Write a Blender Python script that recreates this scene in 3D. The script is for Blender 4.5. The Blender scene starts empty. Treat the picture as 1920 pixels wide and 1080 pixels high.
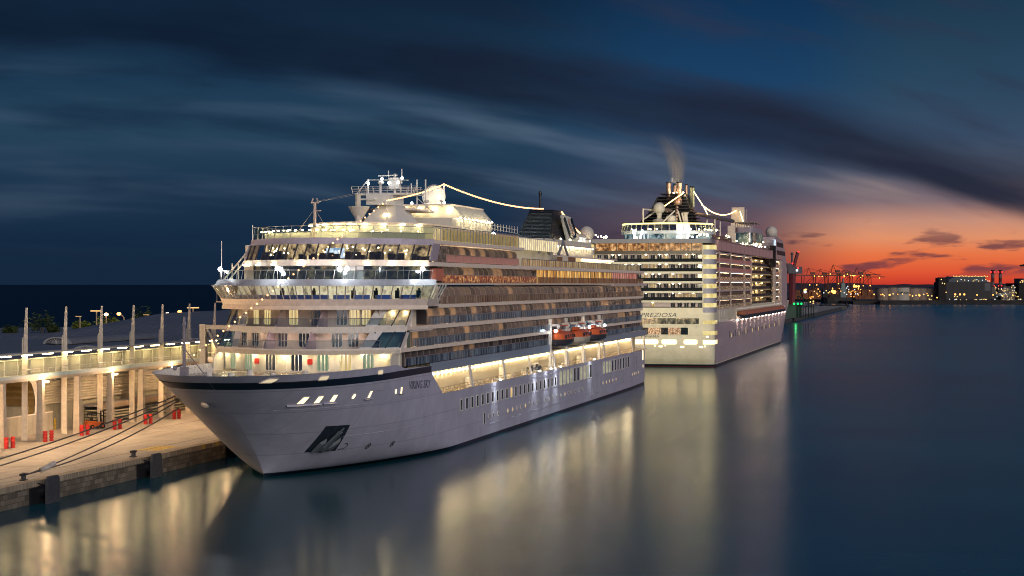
import bpy, math, random
from mathutils import Vector, Matrix
random.seed(7)
sc = bpy.context.scene
COL = sc.collection
rad = math.radians

# ------------------------------------------------------------------ camera, exposure
TH = math.atan(805 / 3500.0)                       # the ships lie along +Y; the lens looks 13 degrees to their left
EYE_Z = 23.7
cam_d = bpy.data.cameras.new("camera"); cam = bpy.data.objects.new("camera", cam_d); COL.objects.link(cam)
cam.location = (0, 0, EYE_Z)
cam.rotation_euler = (rad(90), 0, TH)
cam_d.sensor_width = 36.0
cam_d.lens = 36.0 * 3500 / 1920
cam_d.shift_y = -7 / 1920.0
cam_d.clip_start = 1.0; cam_d.clip_end = 120000
sc.camera = cam
sc.view_settings.view_transform = 'Standard'
sc.view_settings.look = 'None'
sc.view_settings.exposure = 0.0
sc.view_settings.gamma = 1.0
sc.cycles.use_denoising = True
sc.cycles.filter_width = 1.0
sc.cycles.denoising_input_passes = 'RGB_ALBEDO_NORMAL'
sc.cycles.denoising_prefilter = 'ACCURATE'
sc.cycles.max_bounces = 6
sc.cycles.diffuse_bounces = 2
sc.cycles.glossy_bounces = 3
sc.cycles.transmission_bounces = 2
sc.cycles.transparent_max_bounces = 20
sc.cycles.sample_clamp_indirect = 4.0
sc.cycles.sample_clamp_direct = 30.0
sc.cycles.caustics_reflective = False
sc.cycles.caustics_refractive = False

def lin(c, a=1.0):
    o = []
    for v in c[:3]:
        v = v / 255.0
        o.append(v / 12.92 if v <= 0.04045 else ((v + 0.055) / 1.055) ** 2.4)
    return (o[0], o[1], o[2], a)

class NT:
    """small helper around a node tree"""
    def __init__(s, tree): s.t = tree; s.n = tree.nodes; s.l = tree.links; s.n.clear()
    def node(s, typ, **kw):
        n = s.n.new(typ)
        for k, v in kw.items(): setattr(n, k, v)
        return n
    def put(s, sock, v):
        if v is None: return
        if hasattr(v, 'is_output'): s.l.new(v, sock)
        else: sock.default_value = v
    def m(s, op, a, b=None, c=None, clamp=False):
        n = s.node('ShaderNodeMath', operation=op, use_clamp=clamp)
        s.put(n.inputs[0], a); s.put(n.inputs[1], b); s.put(n.inputs[2], c)
        return n.outputs[0]
    def smooth(s, x, lo, hi):
        n = s.node('ShaderNodeMapRange', interpolation_type='SMOOTHSTEP')
        s.put(n.inputs[0], x); n.inputs[1].default_value = lo; n.inputs[2].default_value = hi
        n.inputs[3].default_value = 0; n.inputs[4].default_value = 1
        return n.outputs[0]
    def xyz(s, x=0.0, y=0.0, z=0.0):
        n = s.node('ShaderNodeCombineXYZ')
        s.put(n.inputs[0], x); s.put(n.inputs[1], y); s.put(n.inputs[2], z)
        return n.outputs[0]
    def noise(s, vec, scale=1.0, detail=3.0, rough=0.55):
        n = s.node('ShaderNodeTexNoise')
        s.put(n.inputs['Vector'], vec); n.inputs['Scale'].default_value = scale
        n.inputs['Detail'].default_value = detail; n.inputs['Roughness'].default_value = rough
        return n.outputs[0]
    def ramp(s, fac, stops, interp='LINEAR'):
        n = s.node('ShaderNodeValToRGB'); cr = n.color_ramp; cr.interpolation = interp
        while len(cr.elements) < len(stops): cr.elements.new(0.5)
        for e, (p, c) in zip(cr.elements, stops): e.position = p
        for e, (p, c) in zip(cr.elements, stops): e.position = p; e.color = c
        s.put(n.inputs[0], fac)
        return n.outputs[0]
    def mix(s, fac, a, b, mode='MIX'):
        n = s.node('ShaderNodeMix', data_type='RGBA', blend_type=mode)
        s.put(n.inputs[0], fac); s.put(n.inputs[6], a); s.put(n.inputs[7], b)
        return n.outputs[2]

# ------------------------------------------------------------------ sky: a dusk sky by direction (azimuth, elevation)
world = bpy.data.worlds.new("World"); sc.world = world; world.use_nodes = True
w = NT(world.node_tree)
tc = w.node('ShaderNodeTexCoord')
sep = w.node('ShaderNodeSeparateXYZ'); w.l.new(tc.outputs['Generated'], sep.inputs[0])
AZ = w.m('MULTIPLY', w.m('ARCTAN2', sep.outputs[0], sep.outputs[1]), 57.29578)
EL = w.m('MULTIPLY', w.m('ARCSINE', sep.outputs[2]), 57.29578)
e12 = w.m('DIVIDE', EL, 14.0, clamp=True)
def stops(lst): return [(e / 14.0, lin(c)) for e, c in lst]
left = w.ramp(e12, stops([(0, (21, 39, 60)), (1.2, (20, 41, 64)), (3.2, (30, 55, 79)), (4.6, (37, 66, 89)), (6.2, (28, 57, 82)), (8.6, (18, 38, 59)), (14, (36, 58, 92))]))
right = w.ramp(e12, stops([(0, (198, 58, 44)), (0.35, (223, 86, 52)), (0.9, (231, 117, 70)), (1.4, (228, 146, 104)), (1.9, (200, 143, 120)), (2.5, (126, 106, 113)), (3.3, (80, 87, 105)), (4.4, (56, 76, 101)), (6.2, (40, 70, 94)), (9, (27, 54, 77)), (14, (40, 66, 105))]))
mid = w.ramp(e12, stops([(0, (72, 44, 58)), (1.0, (88, 62, 72)), (2.0, (96, 80, 92)), (3.0, (68, 76, 98)), (4.3, (44, 68, 98)), (6.2, (27, 64, 100)), (9, (15, 48, 82)), (14, (38, 63, 102))]))
far_side = w.m('SUBTRACT', 1.0, w.smooth(AZ, 22, 60))
wm = w.m('MULTIPLY', w.smooth(AZ, -14, -7.2), far_side)
wr = w.m('MULTIPLY', w.smooth(w.m('ADD', AZ, w.m('MULTIPLY', EL, -.25)), -6.6, -2.2), far_side)
base = w.mix(wr, w.mix(wm, left, mid), right)
# the long dark cloud band that sinks to the right, and wind streaks along it
elc = w.m('ADD', w.m('ADD', 3.55, w.m('MULTIPLY', AZ, -0.288)), w.m('MULTIPLY', w.m('MULTIPLY', AZ, AZ), -0.0050))
V = w.m('SUBTRACT', EL, elc)
wob = w.noise(w.xyz(w.m('MULTIPLY', AZ, 0.10), w.m('MULTIPLY', V, 0.35), 3.0), 1.0, 3.0, 0.5)
Vw = w.m('ADD', V, w.m('MULTIPLY', w.m('SUBTRACT', wob, 0.5), 2.2))
band = w.m('MULTIPLY', w.smooth(Vw, -1.15, -0.35), w.m('SUBTRACT', 1.0, w.smooth(Vw, -0.1, 1.35)))
n1 = w.noise(w.xyz(w.m('MULTIPLY', AZ, 0.16), w.m('MULTIPLY', V, 0.95), 0.0), 1.0, 4.0, 0.5)
n2 = w.noise(w.xyz(w.m('MULTIPLY', AZ, 0.10), w.m('MULTIPLY', V, 0.85), 9.0), 1.0, 3.5, 0.5)
low = w.smooth(EL, 0.6, 2.6)
bright = w.m('MULTIPLY', w.m('MULTIPLY', w.smooth(n2, 0.44, 0.72), low), w.m('SUBTRACT', 1.0, w.smooth(EL, 5.5, 8.4)))
bright = w.m('MULTIPLY', bright, w.m('SUBTRACT', 1.0, w.smooth(V, -1.2, 0.2)))
bright = w.m('MULTIPLY', bright, w.m('ADD', 0.30, w.m('MULTIPLY', w.smooth(AZ, -22, -9), 0.55)))
s1 = w.mix(bright, base, w.mix(wr, lin((80, 98, 120)), lin((150, 132, 130))))
dark = w.m('MULTIPLY', w.smooth(n1, 0.46, 0.68), w.smooth(EL, 1.2, 3.0))
s2 = w.mix(w.m('MULTIPLY', dark, 0.5), s1, w.mix(wm, lin((21, 37, 59)), lin((46, 53, 73))))
bandm = w.m('MULTIPLY', band, w.m('ADD', 0.55, w.m('MULTIPLY', n1, 0.75)), clamp=True)
s3 = w.mix(w.m('MULTIPLY', bandm, 0.92), s2, w.mix(w.smooth(AZ, -24, 0), lin((15, 29, 49)), lin((33, 39, 57))))
# small dark clouds low over the afterglow
n3 = w.noise(w.xyz(w.m('MULTIPLY', AZ, 0.42), w.m('MULTIPLY', w.m('ADD', EL, w.m('MULTIPLY', AZ, -0.03)), 2.1), 21.3), 1.0, 4.0, 0.5)
lowc = w.m('MULTIPLY', w.m('MULTIPLY', w.smooth(n3, 0.53, 0.64), w.smooth(EL, 0.12, 0.5)), w.m('SUBTRACT', 1.0, w.smooth(EL, 1.1, 2.2)))
lowc = w.m('MULTIPLY', lowc, w.m('ADD', .15, w.m('MULTIPLY', wm, .85)))
s4 = w.mix(w.m('MULTIPLY', lowc, 0.8), s3, w.mix(wr, lin((24, 36, 58)), lin((84, 54, 70))))
# light from the far side of the dome (behind the lens) stays a dim, slightly mauve dusk
back = w.smooth(w.m('ABSOLUTE', AZ), 60, 120)
s5 = w.mix(back, s4, lin((58, 66, 96)))
bg = w.node('ShaderNodeBackground'); w.l.new(s5, bg.inputs[0]); bg.inputs[1].default_value = 1.0
wo = w.node('ShaderNodeOutputWorld'); w.l.new(bg.outputs[0], wo.inputs[0])

# ------------------------------------------------------------------ one soft, low lamp: the glow of the town and dusk from behind the lens
sun_d = bpy.data.lights.new("sun", 'SUN'); sun = bpy.data.objects.new("sun", sun_d); COL.objects.link(sun)
sun_d.energy = 1.65; sun_d.angle = rad(40); sun_d.color = (1.0, 0.90, 0.85)
SUN_DIR = Vector((-0.66, 0.70, -0.26)).normalized()
sun.rotation_euler = SUN_DIR.to_track_quat('-Z', 'Y').to_euler()

# ------------------------------------------------------------------ materials
MATS = {}
def mat(name, col, rough=0.55, metal=0.0, var=0.12, vscale=1.5, bump=0.0, spec=0.4, coat=0.0):
    if name in MATS: return MATS[name]
    m = bpy.data.materials.new(name); m.use_nodes = True; t = NT(m.node_tree)
    tcn = t.node('ShaderNodeTexCoord')
    n = t.noise(tcn.outputs['Object'], vscale, 5.0, 0.6)
    c = col if len(col) == 4 else (col[0], col[1], col[2], 1)
    lo = tuple(v * (1 - var) for v in c[:3]) + (1,); hi = tuple(min(1, v * (1 + var)) for v in c[:3]) + (1,)
    p = t.node('ShaderNodeBsdfPrincipled')
    t.l.new(t.ramp(n, [(0.3, lo), (0.7, hi)]), p.inputs['Base Color'])
    t.put(p.inputs['Roughness'], t.m('ADD', rough - 0.06, t.m('MULTIPLY', n, 0.12)))
    p.inputs['Metallic'].default_value = metal
    p.inputs['Specular IOR Level'].default_value = spec
    if bump:
        b = t.node('ShaderNodeBump'); b.inputs['Strength'].default_value = bump; b.inputs['Distance'].default_value = 0.05
        t.l.new(n, b.inputs['Height']); t.l.new(b.outputs[0], p.inputs['Normal'])
    o = t.node('ShaderNodeOutputMaterial'); t.l.new(p.outputs[0], o.inputs[0])
    MATS[name] = m
    return m

def emit(name, col, s, sample=True):
    if name in MATS: return MATS[name]
    m = bpy.data.materials.new(name); m.use_nodes = True; t = NT(m.node_tree)
    e = t.node('ShaderNodeEmission'); e.inputs[0].default_value = (col[0], col[1], col[2], 1); e.inputs[1].default_value = s
    o = t.node('ShaderNodeOutputMaterial'); t.l.new(e.outputs[0], o.inputs[0])
    if not sample: m.cycles.emission_sampling = 'NONE'
    MATS[name] = m
    return m

def litglass(name, stops_, scale=(1, 1, 1), s=1.0, gloss=0.12, detail=3.0, sample=False):
    """a pane with the lit room behind it: patchy interior light under a thin reflection"""
    if name in MATS: return MATS[name]
    m = bpy.data.materials.new(name); m.use_nodes = True; t = NT(m.node_tree)
    tcn = t.node('ShaderNodeTexCoord'); mp = t.node('ShaderNodeMapping'); t.l.new(tcn.outputs['Object'], mp.inputs[0])
    mp.inputs['Scale'].default_value = scale
    n = t.noise(mp.outputs[0], 1.0, detail, 0.6)
    c = t.ramp(n, [(p, (k[0], k[1], k[2], 1)) for p, k in stops_])
    e = t.node('ShaderNodeEmission'); t.l.new(c, e.inputs[0]); e.inputs[1].default_value = s
    g = t.node('ShaderNodeBsdfGlossy'); g.inputs['Roughness'].default_value = 0.08
    mx = t.node('ShaderNodeMixShader'); mx.inputs[0].default_value = gloss
    t.l.new(e.outputs[0], mx.inputs[1]); t.l.new(g.outputs[0], mx.inputs[2])
    o = t.node('ShaderNodeOutputMaterial'); t.l.new(mx.outputs[0], o.inputs[0])
    if not sample: m.cycles.emission_sampling = 'NONE'
    MATS[name] = m
    return m

def glass(name, tint, clear=0.7, rough=0.06, gcol=(0.9, 0.95, 1.0), fk=0.5, refl_streaks=None):
    if name in MATS: return MATS[name]
    m = bpy.data.materials.new(name); m.use_nodes = True; t = NT(m.node_tree)
    tr = t.node('ShaderNodeBsdfTransparent'); tr.inputs[0].default_value = (*tint, 1)
    g = t.node('ShaderNodeBsdfGlossy'); g.inputs[0].default_value = (*gcol, 1); g.inputs['Roughness'].default_value = rough
    lw = t.node('ShaderNodeLayerWeight'); lw.inputs[0].default_value = 0.25
    f = t.m('ADD', 1 - clear, t.m('MULTIPLY', lw.outputs['Fresnel'], fk), clamp=True)
    mx = t.node('ShaderNodeMixShader'); t.l.new(f, mx.inputs[0])
    t.l.new(tr.outputs[0], mx.inputs[1]); t.l.new(g.outputs[0], mx.inputs[2])
    if refl_streaks:                                            # streaked reflections painted on the pane as diffuse colour
        tcn = t.node('ShaderNodeTexCoord'); mp = t.node('ShaderNodeMapping'); t.l.new(tcn.outputs['Object'], mp.inputs[0]); mp.inputs['Scale'].default_value = (1, .55, .12)
        n = t.noise(mp.outputs[0], 1.0, 4.0, .65)
        df = t.node('ShaderNodeBsdfDiffuse'); df.inputs[0].default_value = (*refl_streaks[0], 1)
        m2 = t.node('ShaderNodeMixShader'); t.put(m2.inputs[0], t.m('MULTIPLY', t.smooth(n, .3, .75), refl_streaks[1]))
        t.l.new(mx.outputs[0], m2.inputs[1]); t.l.new(df.outputs[0], m2.inputs[2]); mx = m2
    o = t.node('ShaderNodeOutputMaterial'); t.l.new(mx.outputs[0], o.inputs[0])
    MATS[name] = m
    return m

def seamed(name, col, rough, scale, mortar=0.012, dark=0.75, bw=0.5, rh=0.25, var=0.10, bump=0.25, axes='yz', metal=0.0, spec=0.4, streak=0.0):
    """plated or coursed surface: seams of a brick pattern in the given object plane, plus mottling and run-off streaks"""
    if name in MATS: return MATS[name]
    m = bpy.data.materials.new(name); m.use_nodes = True; t = NT(m.node_tree)
    tcn = t.node('ShaderNodeTexCoord'); sp = t.node('ShaderNodeSeparateXYZ'); t.l.new(tcn.outputs['Object'], sp.inputs[0])
    ix = {'x': 0, 'y': 1, 'z': 2}
    vec = t.xyz(sp.outputs[ix[axes[0]]], sp.outputs[ix[axes[1]]], 0.0)
    b = t.node('ShaderNodeTexBrick'); t.l.new(vec, b.inputs['Vector'])
    b.inputs['Scale'].default_value = scale; b.inputs['Mortar Size'].default_value = mortar
    b.inputs['Brick Width'].default_value = bw; b.inputs['Row Height'].default_value = rh
    b.inputs['Mortar Smooth'].default_value = 0.3
    c = col
    b.inputs['Color1'].default_value = (*[v * (1 - var) for v in c], 1)
    b.inputs['Color2'].default_value = (*[min(1, v * (1 + var)) for v in c], 1)
    b.inputs['Mortar'].default_value = (*[v * dark for v in c], 1)
    n = t.noise(tcn.outputs['Object'], 0.35, 6.0, 0.65)
    k = t.mix(1.0, b.outputs[0], t.ramp(n, [(0.25, (0.82, 0.82, 0.82, 1)), (0.75, (1.1, 1.1, 1.1, 1))]), 'MULTIPLY')
    if streak:
        st = t.noise(t.xyz(t.m('MULTIPLY', sp.outputs[ix[axes[0]]], 1.3), t.m('MULTIPLY', sp.outputs[2], 0.09), 0.0), 1.0, 4.0, 0.7)
        k = t.mix(t.m('MULTIPLY', t.smooth(st, 0.55, 0.8), streak), k, (c[0] * .5, c[1] * .45, c[2] * .4, 1))
    p = t.node('ShaderNodeBsdfPrincipled'); t.l.new(k, p.inputs['Base Color'])
    t.put(p.inputs['Roughness'], t.m('ADD', rough - .08, t.m('MULTIPLY', n, .16)))
    p.inputs['Metallic'].default_value = metal; p.inputs['Specular IOR Level'].default_value = spec
    if bump:
        bm = t.node('ShaderNodeBump'); bm.inputs['Strength'].default_value = bump; bm.inputs['Distance'].default_value = 0.04
        bm.invert = True
        t.l.new(b.outputs['Fac'], bm.inputs['Height']); t.l.new(bm.outputs[0], p.inputs['Normal'])
    o = t.node('ShaderNodeOutputMaterial'); t.l.new(p.outputs[0], o.inputs[0])
    MATS[name] = m
    return m

def ribbed(name, col, per_m, axis='x', rough=0.5, metal=0.0, depth=0.35, rust=0.0):
    """corrugated sheet: sine ribs along one object axis"""
    if name in MATS: return MATS[name]
    m = bpy.data.materials.new(name); m.use_nodes = True; t = NT(m.node_tree)
    tcn = t.node('ShaderNodeTexCoord'); sp = t.node('ShaderNodeSeparateXYZ'); t.l.new(tcn.outputs['Object'], sp.inputs[0])
    a = sp.outputs[{'x': 0, 'y': 1, 'z': 2}[axis]]
    sn = t.m('SINE', t.m('MULTIPLY', a, per_m * 6.2832))
    n = t.noise(tcn.outputs['Object'], 0.6, 6.0, 0.65)
    lo = tuple(v * .8 for v in col) + (1,); hi = tuple(min(1, v * 1.15) for v in col) + (1,)
    c = t.ramp(n, [(0.3, lo), (0.7, hi)])
    c = t.mix(t.m('MULTIPLY', t.smooth(sn, 0.2, 0.95), 0.35), c, tuple(v * .55 for v in col) + (1,))
    p = t.node('ShaderNodeBsdfPrincipled'); t.l.new(c, p.inputs['Base Color'])
    p.inputs['Roughness'].default_value = rough; p.inputs['Metallic'].default_value = metal
    bm = t.node('ShaderNodeBump'); bm.inputs['Strength'].default_value = depth; bm.inputs['Distance'].default_value = 0.08
    t.l.new(sn, bm.inputs['Height']); t.l.new(bm.outputs[0], p.inputs['Normal'])
    o = t.node('ShaderNodeOutputMaterial'); t.l.new(p.outputs[0], o.inputs[0])
    MATS[name] = m
    return m

# ------------------------------------------------------------------ mesh builder and object helpers
class MB:
    def __init__(s): s.v = []; s.f = []; s.mi = []
    def add(s, vs, fs, mi=0):
        o = len(s.v); s.v += [tuple(p) for p in vs]
        s.f += [tuple(i + o for i in f) for f in fs]; s.mi += [mi] * len(fs)
        return s
    def box(s, x0, x1, y0, y1, z0, z1, mi=0):
        vs = [(x0, y0, z0), (x1, y0, z0), (x1, y1, z0), (x0, y1, z0), (x0, y0, z1), (x1, y0, z1), (x1, y1, z1), (x0, y1, z1)]
        return s.add(vs, [(0, 3, 2, 1), (4, 5, 6, 7), (0, 1, 5, 4), (1, 2, 6, 5), (2, 3, 7, 6), (3, 0, 4, 7)], mi)
    def cbox(s, c, sx, sy, sz, rz=0, mi=0):
        ca, sa = math.cos(rz), math.sin(rz); vs = []
        for dz in (-sz / 2, sz / 2):
            for dx, dy in ((-sx / 2, -sy / 2), (sx / 2, -sy / 2), (sx / 2, sy / 2), (-sx / 2, sy / 2)):
                vs.append((c[0] + dx * ca - dy * sa, c[1] + dx * sa + dy * ca, c[2] + dz))
        return s.add(vs, [(0, 3, 2, 1), (4, 5, 6, 7), (0, 1, 5, 4), (1, 2, 6, 5), (2, 3, 7, 6), (3, 0, 4, 7)], mi)
    def tube(s, pts, r, n=6, mi=0, r2=None):
        pts = [Vector(p) for p in pts]; rings = []
        for i, p in enumerate(pts):
            d = (pts[min(i + 1, len(pts) - 1)] - pts[max(i - 1, 0)])
            d = d.normalized() if d.length > 1e-9 else Vector((0, 0, 1))
            u = d.cross(Vector((0, 0, 1)) if abs(d.z) < 0.9 else Vector((1, 0, 0))).normalized(); q = d.cross(u)
            k = r if r2 is None else r + (r2 - r) * i / (len(pts) - 1)
            rings.append([p + (u * math.cos(2 * math.pi * j / n) + q * math.sin(2 * math.pi * j / n)) * k for j in range(n)])
        vs = [x for g in rings for x in g]; fs = []
        for i in range(len(pts) - 1):
            for j in range(n):
                fs.append((i * n + j, i * n + (j + 1) % n, (i + 1) * n + (j + 1) % n, (i + 1) * n + j))
        fs.append(tuple(range(n - 1, -1, -1))); fs.append(tuple((len(pts) - 1) * n + j for j in range(n)))
        return s.add(vs, fs, mi)
    def lathe(s, c, prof, n=20, mi=0):
        vs = [(c[0] + r * math.cos(2 * math.pi * j / n), c[1] + r * math.sin(2 * math.pi * j / n), c[2] + z) for r, z in prof for j in range(n)]
        fs = [(i * n + j, i * n + (j + 1) % n, (i + 1) * n + (j + 1) % n, (i + 1) * n + j) for i in range(len(prof) - 1) for j in range(n)]
        return s.add(vs, fs, mi)
    def sphere(s, c, r, n=16, k=10, mi=0, zs=1.0):
        return s.lathe(c, [(max(r * math.sin(math.pi * i / k), 1e-4), -r * zs * math.cos(math.pi * i / k)) for i in range(k + 1)], n, mi)
    def prism(s, poly, axis, a0, a1, mi=0):
        n = len(poly); P = {'x': lambda p, a: (a, p[0], p[1]), 'y': lambda p, a: (p[0], a, p[1]), 'z': lambda p, a: (p[0], p[1], a)}[axis]
        vs = [P(p, a0) for p in poly] + [P(p, a1) for p in poly]
        fs = [tuple(range(n - 1, -1, -1)), tuple(range(n, 2 * n))] + [(i, (i + 1) % n, n + (i + 1) % n, n + i) for i in range(n)]
        return s.add(vs, fs, mi)
    def grid(s, rows, mi=0, close=False):
        m = len(rows[0]); vs = [p for r in rows for p in r]
        fs = [(i * m + j, i * m + (j + 1) % m, (i + 1) * m + (j + 1) % m, (i + 1) * m + j) for i in range(len(rows) - 1) for j in range(m if close else m - 1)]
        return s.add(vs, fs, mi)
    def poly(s, pts, mi=0): return s.add(pts, [tuple(range(len(pts)))], mi)
    def build(s, name, mats, parent=None, smooth=False, fix=True, weld=False):
        me = bpy.data.meshes.new(name); me.from_pydata(s.v, [], s.f)
        for q in (mats if isinstance(mats, (list, tuple)) else [mats]): me.materials.append(q)
        me.polygons.foreach_set('material_index', s.mi)
        if fix:
            import bmesh
            bm = bmesh.new(); bm.from_mesh(me)
            if weld: bmesh.ops.remove_doubles(bm, verts=bm.verts, dist=1e-4)
            bmesh.ops.recalc_face_normals(bm, faces=bm.faces); bm.to_mesh(me); bm.free()
        if smooth:
            me.polygons.foreach_set('use_smooth', [True] * len(me.polygons))
            try: me.set_sharp_from_angle(angle=rad(38))
            except Exception: pass
        me.update()
        o = bpy.data.objects.new(name, me); COL.objects.link(o)
        if parent is not None: o.parent = parent
        return o

def tag(o, label=None, cat=None, group=None, kind=None):
    if label: o['label'] = label
    if cat: o['category'] = cat
    if group: o['group'] = group
    if kind: o['kind'] = kind
    return o
def thing(name, label, cat, loc=(0, 0, 0), rz=0, group=None):
    o = bpy.data.objects.new(name, None); COL.objects.link(o); o.location = loc; o.rotation_euler = (0, 0, rz)
    return tag(o, label, cat, group)
def copy_of(o, loc=None, parent=None, rz=None):
    c = o.copy(); COL.objects.link(c)
    if parent is not None: c.parent = parent
    if loc is not None: c.location = loc
    if rz is not None: c.rotation_euler = (0, 0, rz)
    return c
def dup(root, loc, label=None, rz=None):
    r = copy_of(root, loc, None, rz)
    if label: r['label'] = label
    for ch in list(root.children):
        c = copy_of(ch, None, r)
        for g in list(ch.children): copy_of(g, None, c)
    return r
def letters(name, text, size, m, parent, origin, ux, uy, depth=0.03, shear=0.0, width=None):
    """raised lettering: ux and uy are the reading and the up direction"""
    cu = bpy.data.curves.new(name, 'FONT'); cu.body = text; cu.size = size; cu.extrude = depth; cu.shear = shear; cu.resolution_u = 3
    tmp = bpy.data.objects.new(name, cu); COL.objects.link(tmp)
    dg = bpy.context.evaluated_depsgraph_get(); me = bpy.data.meshes.new_from_object(tmp.evaluated_get(dg))
    bpy.data.objects.remove(tmp)
    o = bpy.data.objects.new(name, me); COL.objects.link(o); me.materials.clear(); me.materials.append(m)
    ux = Vector(ux).normalized(); uy = Vector(uy).normalized(); uz = ux.cross(uy)
    k = 1.0
    if width:
        xs = [v.co.x for v in me.vertices]; k = width / (max(xs) - min(xs))
    for v in me.vertices: v.co = Vector(origin) + ux * v.co.x * k + uy * v.co.y + uz * v.co.z
    if parent is not None: o.parent = parent
    return o
def at(px, py, D):
    """world point seen at a pixel of the 1920-wide photograph, D metres ahead"""
    u = (px - 960) / 3500.0
    return Vector((D * (-math.sin(TH) + u * math.cos(TH)), D * (math.cos(TH) + u * math.sin(TH)), EYE_Z - (py - 533) * D / 3500.0))
# ------------------------------------------------------------------ shared materials
hull_shaded = seamed('hull_paint_shaded', (0.47, 0.465, 0.57), 0.36, 0.22, mortar=0.018, dark=0.84, bw=2.4, rh=0.62, var=0.03, bump=0.3, streak=0.24)  # white hull greyed so it reads less lit than the deck edges
white = mat('white_paint', (0.78, 0.73, 0.66), 0.45, var=0.07)
warm_white = mat('cream_paint', (0.72, 0.66, 0.55), 0.5, var=0.07)
steel = mat('grey_steel', (0.33, 0.33, 0.34), 0.45, 0.3)
dark_steel = mat('dark_steel', (0.035, 0.037, 0.042), 0.5, 0.2)
black = mat('black_paint', (0.012, 0.013, 0.016), 0.45)
navy = mat('navy_paint', (0.010, 0.018, 0.034), 0.4)
dark_glass = mat('dark_pane', (0.012, 0.020, 0.028), 0.08, spec=0.8, var=0.3)
LAMP_W = (1.0, 0.82, 0.48); LAMP_Y = (1.0, 0.70, 0.30); LAMP_C = (0.92, 0.97, 1.0); LAMP_O = (1.0, 0.45, 0.12)
lamp_warm = emit('warm_lamp', LAMP_W, 90)
lamp_strip = emit('strip_lamp', LAMP_W, 30)
lamp_cool = emit('cool_floodlamp', LAMP_C, 260)
lamp_sodium = emit('sodium_lamp', (1.0, .62, .32), 2900)
bulb = emit('festoon_bulb', (1.0, 0.50, 0.18), 5, sample=False)
rail_metal = mat('rail_metal', (0.42, 0.40, 0.38), 0.35, 0.6)

# ------------------------------------------------------------------ water
def water_material():
    m = bpy.data.materials.new('harbour_water'); m.use_nodes = True; t = NT(m.node_tree)
    tcn = t.node('ShaderNodeTexCoord')
    mp = t.node('ShaderNodeMapping'); t.l.new(tcn.outputs['Object'], mp.inputs[0])
    mp.inputs['Rotation'].default_value = (0, 0, rad(-14)); mp.inputs['Scale'].default_value = (0.006, 0.016, 1)
    big = t.noise(mp.outputs[0], 1.0, 4.0, 0.55)
    mp2 = t.node('ShaderNodeMapping'); t.l.new(tcn.outputs['Object'], mp2.inputs[0]); mp2.inputs['Scale'].default_value = (0.05, 0.09, 1)
    mid = t.noise(mp2.outputs[0], 1.0, 3.0, 0.5)
    fine = t.noise(tcn.outputs['Object'], 1.1, 4.0, 0.6)
    p = t.node('ShaderNodeBsdfPrincipled')
    p.inputs['Base Color'].default_value = (0.003, 0.052, 0.080, 1)
    p.inputs['IOR'].default_value = 1.16
    sx = t.node('ShaderNodeSeparateXYZ'); t.l.new(tcn.outputs['Object'], sx.inputs[0])
    open_ = t.m('MULTIPLY', t.smooth(sx.outputs[0], -66, 0), 0.070)        # sheltered basin calm, open water ruffled
    t.put(p.inputs['Roughness'], t.m('ADD', t.m('ADD', 0.10, open_), t.m('MULTIPLY', big, 0.12)))
    sea = t.m('SUBTRACT', 1.0, t.smooth(sx.outputs[0], -420, -200))           # open sea beyond the breakwater
    quayside = t.m('SUBTRACT', 1.0, t.smooth(sx.outputs[0], -92, -78))
    t.put(p.inputs['Roughness'], t.m('ADD', t.m('ADD', t.m('ADD', 0.150, open_), t.m('MULTIPLY', sea, .35)), t.m('ADD', t.m('MULTIPLY', big, 0.055), t.m('MULTIPLY', quayside, .03))))
    silt = t.mix(t.smooth(big, .35, .7), (0.003, 0.056, 0.078, 1), (0.010, 0.085, 0.105, 1))
    silt = t.mix(t.smooth(sx.outputs[0], -60, 10), silt, t.mix(t.smooth(big, .35, .7), (0.004, 0.082, 0.130, 1), (0.012, 0.135, 0.190, 1)))
    t.l.new(t.mix(sea, silt, (0.001, 0.016, 0.036, 1)), p.inputs['Base Color'])
    t.put(p.inputs['Specular IOR Level'], t.m('SUBTRACT', t.m('SUBTRACT', 0.5, t.m('MULTIPLY', sea, .2)), t.m('MULTIPLY', t.smooth(sx.outputs[0], -60, 10), .28)))
    h = t.m('ADD', t.m('MULTIPLY', mid, 0.06), t.m('MULTIPLY', fine, 0.004))
    b = t.node('ShaderNodeBump'); b.inputs['Strength'].default_value = 0.35; b.inputs['Distance'].default_value = 1.0
    t.l.new(h, b.inputs['Height']); t.l.new(b.outputs[0], p.inputs['Normal'])
    o = t.node('ShaderNodeOutputMaterial'); t.l.new(p.outputs[0], o.inputs[0])
    return m
wb = MB(); wb.add([(-50000, -3000, 0), (50000, -3000, 0), (50000, 80000, 0), (-50000, 80000, 0)], [(0, 1, 2, 3)])
tag(wb.build('water', water_material()), kind='structure')

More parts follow.
